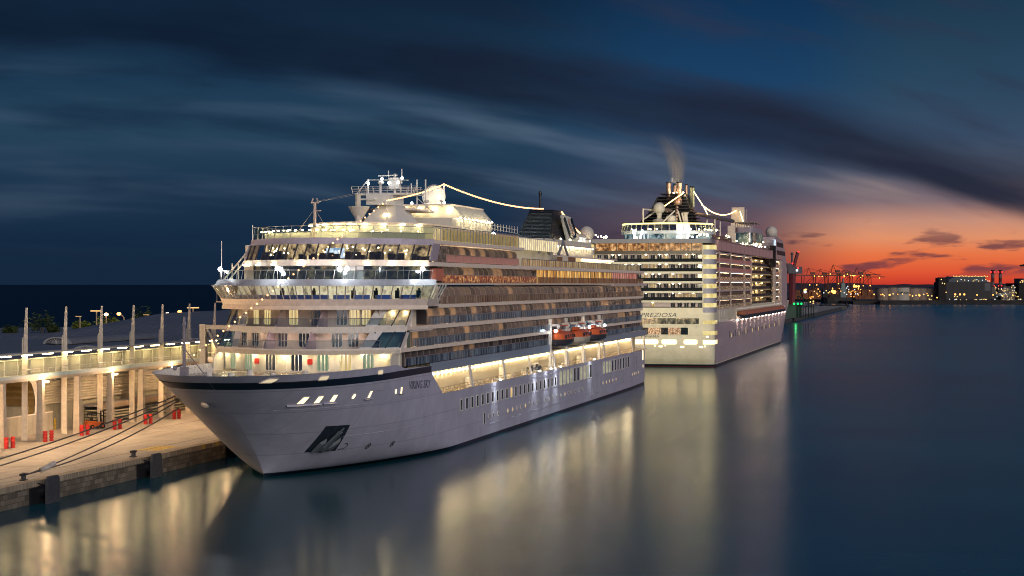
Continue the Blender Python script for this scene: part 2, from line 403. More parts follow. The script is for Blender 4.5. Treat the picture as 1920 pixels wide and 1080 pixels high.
# ------------------------------------------------------------------ quay
QX, QZ = -95.4, 2.4
def concrete_material():
    m = bpy.data.materials.new('quay_concrete'); m.use_nodes = True; t = NT(m.node_tree)
    tcn = t.node('ShaderNodeTexCoord')
    n = t.noise(tcn.outputs['Object'], 0.16, 6.0, 0.65); n2 = t.noise(tcn.outputs['Object'], 1.7, 4.0, 0.6)
    mp = t.node('ShaderNodeMapping'); t.l.new(tcn.outputs['Object'], mp.inputs[0]); mp.inputs['Scale'].default_value = (0.9, 0.05, 1)
    tyre = t.noise(mp.outputs[0], 1.0, 4.0, 0.6)
    br = t.node('ShaderNodeTexBrick'); t.l.new(tcn.outputs['Object'], br.inputs['Vector'])
    br.inputs['Scale'].default_value = 0.1; br.inputs['Mortar Size'].default_value = 0.006; br.inputs['Brick Width'].default_value = 1.4; br.inputs['Row Height'].default_value = 0.95
    br.inputs['Color1'].default_value = (0.43, 0.385, 0.32, 1); br.inputs['Color2'].default_value = (0.38, 0.34, 0.28, 1); br.inputs['Mortar'].default_value = (0.17, 0.15, 0.13, 1)
    c = t.mix(1.0, br.outputs[0], t.ramp(n, [(0.25, (0.66, 0.66, 0.66, 1)), (0.7, (1.12, 1.1, 1.06, 1))]), 'MULTIPLY')
    c = t.mix(1.0, c, t.ramp(n2, [(0.3, (0.86, 0.86, 0.86, 1)), (0.7, (1.05, 1.05, 1.05, 1))]), 'MULTIPLY')
    c = t.mix(t.m('MULTIPLY', t.smooth(tyre, 0.56, 0.7), 0.35), c, (0.12, 0.11, 0.10, 1))
    p = t.node('ShaderNodeBsdfPrincipled'); t.l.new(c, p.inputs['Base Color']); t.put(p.inputs['Roughness'], t.m('ADD', 0.55, t.m('MULTIPLY', n, 0.3)))
    o = t.node('ShaderNodeOutputMaterial'); t.l.new(p.outputs[0], o.inputs[0])
    return m
concrete = concrete_material()
quay_stone = seamed('quay_masonry', (0.16, 0.135, 0.105), 0.85, 0.9, mortar=0.02, dark=0.4, bw=0.95, rh=0.5, var=0.4, bump=0.6, streak=0.6)
q = MB()
pts = [(QX, 60), (QX, 470), (-102.2, 470), (-102.2, 900), (-330, 900), (-330, 60)]
q.poly([(x, y, QZ) for x, y in pts], 0)
for (x0, y0), (x1, y1) in zip(pts, pts[1:] + pts[:1]):
    q.poly([(x0, y0, -6), (x1, y1, -6), (x1, y1, QZ), (x0, y0, QZ)], 1)
tag(q.build('quay', [concrete, quay_stone]), kind='structure')
# stone coping along the edge, with worn yellow patches
cp = MB(); y = 60.0
while y < 470:
    L = random.uniform(2.4, 3.6); yy = min(y + L, 470)
    cp.box(QX - 1.15, QX + 0.14 + random.uniform(-.03, .03), y + .015, yy - .015, QZ - 0.55, QZ + 0.06 + random.uniform(0, .03)); y = yy
tag(cp.build('quay_kerb', seamed('coping_stone', (0.34, 0.28, 0.20), 0.8, 1.0, var=0.25, bump=0.2, axes='xy')), kind='structure')
mk = MB()
yellow_mark = mat('worn_yellow_marking', (0.62, 0.42, 0.05), 0.7, var=0.5, vscale=3)
for x, y, a, b in ((-99.2, 226, 1.6, 7.0),):
    mk.add([(x - a, y - b / 2, QZ + .006), (x + a, y - b / 2, QZ + .006), (x + a, y + b / 2, QZ + .006), (x - a, y + b / 2, QZ + .006)], [(0, 1, 2, 3)])
tag(mk.build('ground_marking', yellow_mark), kind='structure')
mk = MB()
for y in (231.8, 236.5): mk.box(QX + .15, QX + .17, y - .5, y + .5, QZ - .5, QZ + .04)
tag(mk.build('kerb_marking', yellow_mark), kind='structure')
# two crane rails let into the concrete
rl = MB()
for x in (-99.9, -113.2): rl.box(x - .06, x + .06, 60, 470, QZ + .003, QZ + .012)
tag(rl.build('ground_rail', dark_steel), kind='structure')

# fender piles: a rubber faced panel on a stub against the quay wall
rubber = mat('fender_panel', (0.055, 0.058, 0.066), 0.6, var=0.3)
def fender(y, label):
    r = thing('fender', label, 'fender', (QX, y, 0), group='panel fenders on the quay wall')
    f = MB(); f.prism([(-1.35, -1.0), (1.35, -1.0), (1.35, 2.55), (0.95, 2.95), (-0.95, 2.95), (-1.35, 2.55)], 'x', 1.25, 1.6); f.build('face_panel', rubber, r)
    f = MB(); f.tube([(0.05, 0, 1.2), (1.25, 0, 1.2)], 0.75, 14); f.tube([(0.05, -.9, 2.2), (1.25, -.9, 1.9)], 0.07); f.tube([(0.05, .9, 2.2), (1.25, .9, 1.9)], 0.07); f.build('rubber_cone', black, r)
    f = MB(); f.box(.01, .25, -2.6, 2.6, -0.8, 1.75); f.build('back_plate', black, r)
fender(186.2, 'grey panel fender nearest the camera, beside the bollard with the mooring lines')
fender(213.6, 'grey panel fender midway along the quay wall, next to the empty bollard')
fender(242.6, 'grey panel fender partly hidden under the bow of the white ship')

def bollard(x, y, label):
    r = thing('bollard', label, 'bollard', (x, y, QZ), group='cast bollards on the quay edge')
    b = MB(); b.lathe((0, 0, 0), [(0.5, 0), (0.5, .1), (.3, .16), (.26, .5), (.34, .62), (.36, .75), (.2, .84), (0.001, .86)], 16); b.build('post', dark_steel, r, True)
    b = MB(); b.prism([(-.62, .52), (-.2, .6), (.2, .6), (.62, .52), (.66, .78), (.2, .8), (-.2, .8), (-.66, .78)], 'x', -.17, .17); b.build('horn', dark_steel, r)
bollard(-97.1, 185.6, 'squat dark bollard holding the mooring lines, beside the nearest fender')
bollard(-97.1, 213.9, 'squat dark bollard without a rope on the quay edge')
bollard(-97.4, 245.6, 'squat dark bollard behind a rope bundle beneath the white bow')

# mooring lines from the bow to the shore
rope = mat('mooring_rope', (0.09, 0.085, 0.08), 0.8, var=0.3)
def line(p, q, sag, label, r=0.075, n=18):
    p = Vector(p); q = Vector(q); b = MB(); pts = []
    for i in range(n + 1):
        k = i / n; v = p.lerp(q, k); v.z -= sag * 4 * k * (1 - k); pts.append(v - p)
    b.tube(pts, r, 6); o = b.build('mooring_line', rope); o.location = p
    tag(o, label, 'mooring line', 'mooring lines from the bow')
# fairlead on the starboard bow
BX = (-88.9, 210.0)
line((-88.7, 208.6, 9.9), (-97.0, 185.9, 2.95), 0.5, 'upper of the two ropes made fast to the bollard by the nearest fender')
line((-88.2, 207.0, 9.0), (-97.2, 185.4, 2.95), 0.9, 'lower, slacker of the two ropes made fast to the bollard by the nearest fender')
line((-89.4, 209.6, 10.4), (-103.6, 150.0, 2.7), 1.2, 'upper of the paired ropes running past the red barriers out of the picture')
line((-89.2, 209.2, 10.0), (-103.3, 150.0, 2.6), 1.6, 'lower of the paired ropes running past the red barriers out of the picture')
# chafing sleeve where the ropes reach the bollard
b = MB(); b.tube([(-.3, -1.0, -.25), (0, 0, 0), (.35, 1.0, .42)], .3, 8); o = b.build('rope_sleeve', mat('canvas', (0.5, 0.46, 0.4), 0.9, var=.3)); o.location = (-95.9, 188.8, 3.55)
tag(o, 'pale canvas sleeve wrapped round the mooring ropes near their bollard', 'rope sleeve')
b = MB()
for k in range(14):
    a = k * 0.9; b.tube([(.5 * math.cos(a), .5 * math.sin(a), .12 * (k % 4)), (.6 * math.cos(a + 1), .6 * math.sin(a + 1), .1 + .15 * ((k + 1) % 4)), (.4 * math.cos(a + 2), .5 * math.sin(a + 2), .2 + .1 * (k % 3))], .09, 5)
b.tube([(0, 0, .2), (.2, .8, 1.4), (-.3, 1.4, 2.6)], .13, 6)
o = b.build('rope_bundle', rope); o.location = (-98.0, 247.5, QZ); tag(o, 'tangled rope bundle on the quay edge beneath the white bow', 'rope')

# ------------------------------------------------------------------ elevated walkway along the quay
wk = thing('elevated_walkway', 'long elevated passenger walkway with white panels and a row of strip lamps on concrete legs', 'walkway', (-120.4, 150, QZ))
def W(x, y, z): return (x + 120.4, y - 150, z - QZ)
Y_A, Y_B = 150.0, 332.0
pale = mat('walkway_paint', (0.60, 0.57, 0.47), 0.55)
panel_m = seamed('walkway_panel', (0.34, 0.32, 0.25), 0.5, 0.35, mortar=0.006, dark=0.7, bw=0.55, rh=3.0, var=0.12, bump=0.1)
b = MB(); b.box(-123.4 + 120.4, -118.9 + 120.4, Y_A - 150, Y_B - 150, 10.75 - QZ, 11.15 - QZ); b.build('floor', mat('walkway_slab', (0.40, 0.34, 0.26), 0.7), wk)
b = MB(); b.box(-118.9 + 120.4, -118.72 + 120.4, Y_A - 150, Y_B - 150, 11.12 - QZ, 11.6 - QZ); b.build('edge_band', mat('pale_blue_band', (0.28, 0.40, 0.44), 0.45), wk)
b = MB(); b.box(-122.9 + 120.4, -122.75 + 120.4, Y_A - 150, Y_B - 150, 11.15 - QZ, 13.5 - QZ); b.build('back_wall', panel_m, wk)
b = MB(); b.box(-123.6 + 120.4, -121.0 + 120.4, Y_A - 150, Y_B - 150, 14.12 - QZ, 14.3 - QZ); b.build('canopy', pale, wk)
b = MB(); b.box(-122.74 + 120.4, -122.55 + 120.4, Y_A - 150, Y_B - 150, 13.3 - QZ, 13.5 - QZ); b.build('top_rail', pale, wk)
b = MB(); y = Y_A + 1; b.box(-122.74 + 120.4, -122.6 + 120.4, 0, Y_B - 150, 11.16 - QZ, 11.3 - QZ)
while y < Y_B:
    b.box(-122.74 + 120.4, -122.6 + 120.4, y - .09 - 150, y + .09 - 150, 11.2 - QZ, 13.3 - QZ); y += 3.72
b.build('wall_frame', pale, wk)
b = MB(); y = Y_A + 1
while y < Y_B:
    b.tube([W(-118.85, y, 11.6), W(-118.85, y, 12.35)], .04, 5); y += 2.6
b.tube([W(-118.85, Y_A, 12.35), W(-118.85, Y_B, 12.35)], .045, 5); b.tube([W(-118.85, Y_A, 12.0), W(-118.85, Y_B, 12.0)], .025, 5)
b.build('railing', rail_metal, wk)
# strip lamps under the canopy edge
b = MB(); b.box(-.14, .14, -1.35, 1.35, -.12, .02); lampo = b.build('strip_lamp', emit('walkway_strip', (1.0, 0.78, 0.38), 58), wk); lampo.location = W(-121.15, 160, 14.1)
lamp_ys = [160 + 6.05 * k for k in range(29)]
for yy in lamp_ys[1:]: copy_of(lampo, W(-121.15, yy, 14.1), wk)
# white masts: tapered blades from the ground through the canopy
mast_y = [221.0 + 0.3] + [233.0, 244.8, 256.4, 267.6, 278.6, 289.6, 300.8, 312]
b = MB(); b.prism([(-.30, -11.8), (.26, -11.8), (.26, 6.3), (.06, 6.3), (-.06, 4.6), (-.22, 2.4), (-.22, .2), (-.30, .1)], 'y', -.12, .12)
b.prism([(-.50, -11.8), (-.3, -11.8), (-.3, 2.3), (-.44, 1.9)], 'y', -.2, .2)
msto = b.build('mast', mat('mast_paint', (0.66, 0.58, 0.46), 0.5), wk); msto.location = W(-121.6, mast_y[0], 14.2)
for yy in mast_y[1:]: copy_of(msto, W(-121.6, yy, 14.2), wk)
# thick concrete legs
leg_y = [221.8, 232.6, 243.6, 254.3, 265.2, 276.1, 287, 298, 309]
b = MB(); b.add([(-.5, -.48, 0), (.5, -.48, 0), (.5, .48, 0), (-.5, .48, 0), (-.36, -.32, 8.34), (.36, -.32, 8.34), (.36, .32, 8.34), (-.36, .32, 8.34)], [(0, 3, 2, 1), (4, 5, 6, 7), (0, 1, 5, 4), (1, 2, 6, 5), (2, 3, 7, 6), (3, 0, 4, 7)])
lego = b.build('leg', mat('leg_concrete', (0.46, 0.40, 0.31), 0.75, var=.2), wk); lego.location = W(-118.9 - .2, leg_y[0], QZ)
for yy in leg_y[1:]: copy_of(lego, W(-119.1, yy, QZ), wk)
b = MB(); b.box(-.2, .2, -.35, .35, -.22, .0); fl = b.build('floodlight', lamp_sodium, wk); fl.location = W(-118.3, leg_y[1] + .0, 10.6)
for yy in (leg_y[3], leg_y[5], leg_y[7], 210.8, 190): copy_of(fl, W(-118.3, yy, 10.6), wk)

# red plastic barriers stacked in pairs in front of the legs
redp = mat('red_plastic', (0.62, 0.035, 0.025), 0.45, var=.12)
b = MB(); b.lathe((0, 0, 0), [(.34, 0), (.36, .3), (.28, .36), (.28, .42), (.36, .48), (.36, .8), (.28, .86), (.28, .92), (.36, .98), (.36, 1.3), (.28, 1.36), (.28, 1.42), (.34, 1.48), (.33, 1.75), (.001, 1.78)], 12)
bar0 = b.build('barrier', redp, smooth=True)
words = ['at the pillar cut by the left picture edge', 'at the pillar with the first lit floodlight', 'at the pillar right of the forklift', 'at the second pillar with a lit floodlight', 'at the pillar crossed by the mooring ropes', 'at the pillar next to the white bow']
first = True
for yy, wd in zip(leg_y[:6], words):
    for k, side in ((-.42, 'nearer'), (.42, 'farther')):
        o = bar0 if first else copy_of(bar0); first = False
        o.scale = (.85, .85, .84); o.location = (-117.9 + (0.12 if k > 0 else -.12), yy + k * 1.6 - .2, QZ); o.rotation_euler = (0, 0, random.uniform(0, 6)); tag(o, '%s red plastic barrier %s' % (side, wd), 'barrier', 'red barriers at the walkway legs')

# forklift between two legs
fk = thing('forklift', 'orange and black forklift truck parked between the walkway legs', 'forklift', (-121.6, 254.6, QZ), rad(62))
org = mat('forklift_orange', (0.60, 0.14, 0.03), 0.4)
b = MB(); b.prism([(-1.5, .35), (1.0, .35), (1.0, .95), (.2, 1.0), (-.2, 1.15), (-1.45, 1.25), (-1.7, .9)], 'y', -.55, .55); b.build('body', org, fk)
b = MB()
for x, yy in ((-1.3, -.5), (-1.3, .5), (.7, -.5), (.7, .5)): b.tube([(x, yy, 1.0), (x * .8, yy, 2.25)], .05, 6)
b.box(-1.15, .7, -.56, .56, 2.22, 2.3); b.build('overhead_guard', black, fk)
b = MB()
for yy in (-.35, .35): b.box(1.12, 1.26, yy - .07, yy + .07, .1, 2.6)
for z in (.5, 1.2, 1.9, 2.5): b.box(1.14, 1.22, -.35, .35, z - .05, z + .05)
b.build('mast', black, fk)
b = MB(); b.box(1.27, 2.3, -.38, -.24, .1, .16); b.box(1.27, 2.3, .24, .38, .1, .16); b.box(1.27, 1.33, -.5, .5, .1, .7); b.build('fork', dark_steel, fk)
for x, r in ((-1.05, .33), (.75, .42)):
    for yy in (-.62, .62):
        b = MB(); b.tube([(x, yy - .13, r), (x, yy + .13, r)], r, 16); b.tube([(x, yy - .15, r), (x, yy + .15, r)], r * .45, 12, 1); b.build('wheel', [black, org], fk)
b = MB(); b.box(-.7, -.2, -.3, .3, 1.1, 1.3); b.box(-.85, -.7, -.3, .3, 1.2, 1.75); b.build('seat', black, fk)

# striped post and a parked car further along
sp = thing('striped_post', 'red and white striped warning post standing on the quay by the bow', 'post', (-113.2, 283.5, QZ))
b = MB(); b.box(-.9, .9, -.35, .35, 0, .35); b.build('base', dark_steel, sp)
b = MB()
for k in range(6): b.box(-.34, .34, -.14, .14, .35 + k * .42, .77 + k * .42 - .002, k % 2)
b.build('striped_board', [redp, white], sp)
b = MB(); b.tube([(-.6, 0, .35), (0, -.2, 1.6)], .06, 6); b.tube([(.6, 0, .35), (0, -.2, 1.6)], .06, 6); b.tube([(0, 0, 2.8), (0, 0, 3.1)], .12, 8); b.build('brace', steel, sp)
car = thing('parked_car', 'dark parked car half hidden behind the last white walkway leg', 'car', (-124.2, 309.0, QZ), rad(80))
b = MB(); b.prism([(-2.1, .35), (2.1, .35), (2.15, .75), (1.2, .95), (.5, 1.42), (-1.1, 1.45), (-1.8, .95), (-2.15, .9)], 'y', -.85, .85); b.build('body', mat('car_paint', (0.03, 0.032, 0.04), 0.3, .2), car)
b = MB(); b.prism([(1.05, .98), (.45, 1.36), (-1.05, 1.38), (-1.6, .98)], 'y', -.86, .86); b.build('window', dark_glass, car)
for x in (-1.35, 1.35):
    for yy in (-.8, .8): MB().tube([(x, yy - .1, .33), (x, yy + .1, .33)], .33, 14).build('wheel', black, car)

# ------------------------------------------------------------------ terminal building
tb = thing('terminal_building', 'low harbour terminal with beige corrugated walls and dark vaulted roofs', 'terminal', (-150, 300, QZ))
def T(x, y, z): return (x + 150, y - 300, z - QZ)
clad = ribbed('beige_cladding', (0.36, 0.34, 0.25), 2.2, 'y', 0.55, depth=.5)
clad_h = ribbed('louvre_cladding', (0.42, 0.38, 0.28), 2.6, 'z', 0.5, depth=.5)
roof_m = ribbed('dark_roof_sheet', (0.17, 0.18, 0.20), 0.55, 'x', 0.55, depth=.15)
def tbox(name, x0, x1, y0, y1, z0, z1, m): 
    bb = MB(); bb.box(x0 + 150, x1 + 150, y0 - 300, y1 - 300, z0 - QZ, z1 - QZ); return bb.build(name, m, tb)
tbox('wall', -175, -127.2, 244, 480, QZ, 6.2, clad)
tbox('louvre_wall', -175, -126.8, 247.5, 478, 6.2, 9.6, clad_h)
tbox('wall', -175, -127.2, 244, 480, 9.6, 12.6, clad)
tbox('ledge', -127.2, -124.6, 262, 478, 5.1, 5.5, mat('ledge_grey', (0.20, 0.19, 0.18), .7))
tbox('ledge_band', -124.6, -124.5, 262, 478, 4.7, 5.5, mat('ledge_brown', (0.22, 0.16, 0.11), .6))
bb = MB()
for k in range(5): bb.prism([(-126.9 + 150 - 0, 2.9 - QZ + .0), (-124.9 + 150 - .15 * k, 2.9 - QZ + .0), (-124.9 + 150 - .15 * k, 3.3 - QZ + 0)] and [(23.1, .3 + .42 * k), (25.3 - .12 * k, .3 + .42 * k), (25.3 - .12 * k, .5 + .42 * k), (23.1, .5 + .42 * k)], 'y', 262 - 300, 478 - 300)
bb.build('plinth', clad_h, tb)
tbox('door', -127.25, -127.05, 250.2, 251.3, QZ, 4.7, mat('door_grey', (0.13, 0.12, 0.10), .6))
tbox('door', -127.25, -127.05, 259.6, 260.8, QZ, 5.0, mat('door_grey', (0.13, 0.12, 0.10), .6))
tbox('door_post', -126.9, -126.7, 251.9, 252.1, QZ, 4.0, yellow_mark)
# ladder on the wall
bb = MB()
for yy in (258.2, 258.9): bb.tube([T(-126.6, yy, 3), T(-126.6, yy, 9.8)], .05, 5)
for k in range(16): bb.tube([T(-126.6, 258.2, 3.3 + .4 * k), T(-126.6, 258.9, 3.3 + .4 * k)], .03, 5)
bb.build('ladder', dark_steel, tb)
# ramp parapet and the golden tube mouth at the left
tbox('ramp_wall', -126.1, -125.9, 205, 249.5, QZ, 5.1, ribbed('parapet_sheet', (0.40, 0.37, 0.30), .42, 'y', .5, depth=.3))
tbox('ramp_rail', -126.15, -125.85, 205, 249.5, 5.1, 5.25, white)
bb = MB(); rows = []
for i in range(15):
    a = rad(-80 + 160 * i / 14); yy = 238.6 + 6.2 * math.cos(a) * 1.0 ; zz = 6.6 + 5.0 * math.sin(a)
    rows.append([T(-126.4, yy, zz), T(-150, yy, zz)])
bb.grid(rows); bb.build('boarding_tube', ribbed('gold_sheet', (0.42, 0.29, 0.10), 1.1, 'z', .35, .6, .6), tb)
bb = MB(); rows = []
for i in range(15):
    a = rad(-80 + 160 * i / 14)
    rows.append([T(-126.3, 238.6 + r * math.cos(a), 6.6 + r * .82 * math.sin(a)) for r in (6.3, 7.6)] + [T(-126.7, 238.6 + 7.6 * math.cos(a), 6.6 + 7.6 * .82 * math.sin(a))])
bb.grid(rows); bb.build('tube_collar', white, tb)
# vaulted roofs: sheet barrels with a pale arched gable to the south
def vault(x0, x1, y0, y1, zb, rise, gable=True):
    cx = (x0 + x1) / 2; r = (x1 - x0) / 2; bb = MB(); rows = []
    for i in range(25):
        a = math.pi * i / 24; rows.append([T(cx - r * math.cos(a), y0, zb + rise * math.sin(a)), T(cx - r * math.cos(a), y1, zb + rise * math.sin(a))])
    bb.grid(rows); o = bb.build('roof', roof_m, tb, True)
    if gable:
        gg = MB(); rows = []
        for i in range(25):
            a = math.pi * i / 24
            rows.append([T(cx - r * k * math.cos(a), y0 - .3, zb + rise * k * math.sin(a)) for k in (.84, 1.03)] + [T(cx - r * 1.03 * math.cos(a), y0 + .6, zb + rise * 1.03 * math.sin(a))])
        gg.grid(rows); gg.build('gable_arch', mat('gable_white', (0.36, 0.36, 0.35), .5), o)
        gg = MB(); gg.poly([T(cx - r * .98 * math.cos(math.pi * i / 24), y0 + .1, zb + rise * .98 * math.sin(math.pi * i / 24)) for i in range(25)]); gg.build('gable_panel', mat('gable_grey', (0.13, 0.135, 0.14), .6), o)
        gg = MB()
        for i in range(2, 23, 2):
            a = math.pi * i / 24; gg.tube([T(cx, y0 - .1, zb), T(cx - r * .86 * math.cos(a), y0 - .1, zb + rise * .86 * math.sin(a))], .09, 4)
        gg.build('gable_strut', steel, o)
def flat_roof(x0, x1, y0, y1, z0, z1):
    bb = MB(); bb.grid([[T(x0, y0, z1), T(x0, y1, z1)], [T((x0 + x1) / 2, y0, z1 + .4), T((x0 + x1) / 2, y1, z1 + .4)], [T(x1, y0, z0), T(x1, y1, z0)]]); bb.build('roof', roof_m, tb)
for px, py, D_, r_ in ((107, 632, 330, 2.5), (164, 648, 300, 3.1), (293, 621, 385, 2.2), (363, 634, 350, 2.0)):
    p = at(px, py, D_); vault(p.x - r_, p.x + r_, p.y, p.y + 40, p.z - r_ * .5, r_ * .5)
bb = MB(); bb.grid([[T(-330, y_, 10.2), T(-215, y_, 12.4), T(-175, y_, 12.9), T(-150, y_, 13.0), T(-138, y_, 13.0), T(-127.4, y_, 12.5)] for y_ in (240, 300, 470)]); bb.build('roof', roof_m, tb)
bb = MB(); bb.grid([[T(-182, y_, min(z_, 13.0)), T(-163, y_, z_), T(-146, y_, z_ + .2), T(-131, y_, z_ + .1)] for y_, z_ in ((338, 12.6), (352, 15.4), (374, 17.5), (500, 18.0))]); bb.build('roof', roof_m, tb)

# gangway gantry beside the bow
gy = thing('boarding_gantry', 'grey steel boarding gantry standing beside the ship behind the bow', 'gantry', (-113.6, 276.5, QZ))
bb = MB(); bb.box(-.5, .5, -.5, .5, 0, 15.0); bb.build('leg', steel, gy)
bb = MB(); bb.box(-.4, 9, -.4, .4, 14.2, 14.9); bb.build('beam', steel, gy)
bb = MB(); bb.tube([(.4, 0, 14.5), (4.5, 0, 8.0)], .28, 6); bb.build('brace', steel, gy)

# lamp posts and trees beyond the terminal
pole_m = mat('lamp_pole', (0.46, 0.36, 0.22), .5)
def lamp_post(px, ytop, D, label, kind, strength):
    p = at(px, ytop, D); h = p.z - QZ
    r = thing('lamp_post', label, 'lamp post', (p.x, p.y, QZ), TH, 'lamp posts beyond the terminal')
    bb = MB()
    if kind == 'curved':
        bb.tube([(1.8, 0, 0), (1.6, 0, h * .6), (1.1, 0, h * .93), (0, 0, h)], .16, 6)
    else: bb.tube([(0, 0, 0), (0, 0, h - .1)], .15, 6)
    bb.build('pole', pole_m, r)
    bb = MB()
    if kind == 'flat': bb.box(-1.3, 1.3, -.3, .3, h - .12, h + .12)
    elif kind == 'arm': bb.box(-1.0, .3, -.15, .15, h - .1, h + .05)
    else: bb.sphere((0, 0, h - .3), .5, 10, 6, zs=.7)
    bb.build('lamp_head', emit('street_lamp_%d' % strength, (1, .58, .22) if kind != 'curved' else (1, .36, .08), strength * .22, sample=False), r)
D0 = 420
for px, yt, kind, s, lab in ((150, 593, 'arm', 3, 'short lamp post with a side arm left of the bright green bush'), (181, 583, 'flat', 6, 'pale lamp post with a flat head between two walkway masts'), (199, 587, 'ball', 60, 'lamp post with a bright star-like lamp above the lit bush'), (223, 586, 'curved', 40, 'curved orange lamp post right of the lit bush'), (277, 590, 'arm', 3, 'dim lamp post with a side arm right of the palm'), (314, 586, 'ball', 60, 'lamp post with a glaring lamp above the tall roof'), (337, 582, 'curved', 30, 'curved orange lamp post just over the foremast'), (362, 577, 'flat', 6, 'pale flat-headed lamp post above the tall roof'), (385, 589, 'arm', 3, 'short dim lamp post above the tall roof'), (409, 589, 'ball', 60, 'lamp post with a glaring lamp closest to the superstructure')):
    lamp_post(px, yt, D0, lab, kind, s)
leaf_m = mat('palm_leaf', (0.05, 0.075, 0.02), .6, var=.4, vscale=.8); leaf_lit = mat('bush_leaf_lit', (0.16, 0.20, 0.03), .6, var=.4, vscale=.8)  # bush leaves brightened: lamp glow put into their colour
def tree(px, py, D, R, label, m, cat, lift):
    p = at(px, py, D); r = thing('palm_tree' if cat == 'tree' else 'leafy_bush', label, cat, (p.x, p.y, QZ), 0, 'planting beyond the terminal')
    h = p.z - QZ; rnd = random.Random(int(px))
    bb = MB(); bb.tube([(0, 0, 0), (.1, 0, h * .5), (0, .1, h)], .35, 7, r2=.22); bb.build('trunk', mat('palm_bark', (.10, .075, .05), .8), r)
    bb = MB()
    for k in range(420):
        th = rnd.uniform(0, 6.28); ph = math.acos(rnd.uniform(-.55, 1)); rr = R * rnd.uniform(.35, 1.05) * (1 + .25 * math.sin(3 * th + px))
        c = Vector((rr * math.sin(ph) * math.cos(th), rr * math.sin(ph) * math.sin(th), h + lift * rr * math.cos(ph)))
        d = Vector((math.cos(th), math.sin(th), rnd.uniform(-.6, .8))).normalized() * rnd.uniform(.35, .7)
        u = Vector((rnd.uniform(-1, 1), rnd.uniform(-1, 1), rnd.uniform(-1, 1))).normalized() * .16
        bb.poly([c - d - u * .3, c + u, c + d, c - u])
    bb.build('crown', m, r, fix=False)
for a in ((78, 613, 430, 3.8, 'dark round palm between the first two walkway masts', leaf_m, 'tree', .8), (18, 620, 430, 1.6, 'small dark palm at the far left', leaf_m, 'tree', .8), (151, 613, 425, 2.1, 'low green bush lit from above by a short lamp post', leaf_lit, 'bush', .6), (205, 610, 425, 2.8, 'bright yellow-green bush under the glaring lamp post', leaf_lit, 'bush', .8), (264, 604, 430, 2.9, 'dark shaggy palm beside the tall roof', leaf_m, 'tree', 1.1), (100, 619, 432, 1.4, 'little dark palm just right of the round palm', leaf_m, 'tree', .8)):
    tree(*a)
# ================================================================== the near white cruise ship
XC, Y0 = -81.2, 217.0
B = 12.7
ship = thing('cruise_ship', 'nearer white cruise ship with navy bow stripe, moored bow first to the quay', 'cruise ship', (XC, Y0, 0))
D3, D4, D5, D6, D7, D8, D9 = 12.35, 15.3, 18.1, 20.95, 23.75, 26.8, 29.8
def stem(z): z = max(z, 0); return -18.99 * (z / 13.2) ** 1.31
def hb(s, z):
    k = min(max(z / 13.2, 0), 1); u = (s - stem(z)) / (45.0 - 14.65 * k ** 0.624)
    if u <= 0: return 0.0
    e = k ** 0.518
    h = B if u >= 1 else B * (1 - (1 - u) ** (1.347 + 1.123 * e)) ** (1 / (0.994 + 1.46 * e))
    if s > 196: h *= 1 - 0.06 * ((s - 196) / 30) ** 2
    return h
def onhull(s, z, off=0.0):
    t = hb(s, z); e = .05
    ds = (hb(s + e, z) - hb(s - e, z)) / (2 * e); dz = (hb(s, z + e) - hb(s, z - e)) / (2 * e)
    n = Vector((1, -ds, -dz)).normalized()
    return Vector((t, s, z)) + n * off
TOP = 13.3
# hull plating: lower hull and closed bow
S_STERN = 226.0
h = MB()
zs = [-2.5, -1.2, -.5] + [8.3 * k / 18 for k in range(19)]
qs = [.42 * (k / 48.0) ** 1.7 for k in range(49)] + [.5, .58, .66, .74, .82, .9, .96, 1.0]
def s_end(z):
    e = S_STERN
    if z < 1.5: e -= (1.5 - z) ** 2 * 0.55
    return e
for sg in (1, -1):
    h.grid([[(sg * hb(stem(z) + qq * (s_end(z) - stem(z)), z), stem(z) + qq * (s_end(z) - stem(z)), z) for qq in qs] for z in zs])
    zu = [8.3 + .33 * k for k in range(11)]
    def se(z): return 37.4 - (z - 8.3) / 3.3 * 6.2
    qb = [(k / 60.0) ** 1.8 for k in range(61)]
    h.grid([[(sg * hb(stem(z) + qq * (se(z) - stem(z)), z), stem(z) + qq * (se(z) - stem(z)), z) for qq in qb] for z in zu])
    zt = [11.6, 11.85, 12.1, 12.45, 12.7, 12.95, TOP]
    def st(z): return 31.2 if z < 12.5 else 19.5 - (z - 12.45) * 5.5
    h.grid([[(sg * hb(stem(z) + qq * (st(z) - stem(z)), z), stem(z) + qq * (st(z) - stem(z)), z) for qq in qb] for z in zt])
tr = [(sg * hb(s_end(z), z), s_end(z), z) for sg, zz in ((1, zs), (-1, zs[::-1])) for z in zz]
h.poly(tr)
hull = h.build('hull', hull_shaded, ship, True)
# dark boot topping just proud of the plating at the waterline
b = MB()
for sg in (1, -1):
    b.grid([[(sg * (hb(stem(z) + qq * (s_end(z) - stem(z)), z) + .03), stem(z) + qq * (s_end(z) - stem(z)) - .03, z) for qq in qs] for z in (-1.0, -.5, 0.0, 8.3 / 18)])
b.build('boot_topping', navy, hull, True)
# navy stripe under the bow bulwark
b = MB()
for sg in (1, -1):
    b.grid([[(sg * (hb(stem(z) + qq * (31.2 - stem(z)), z) + .03), stem(z) + qq * (31.2 - stem(z)) - .03, z) for qq in qb] for z in zt[:4]])
b.build('bow_stripe', navy, hull, True)
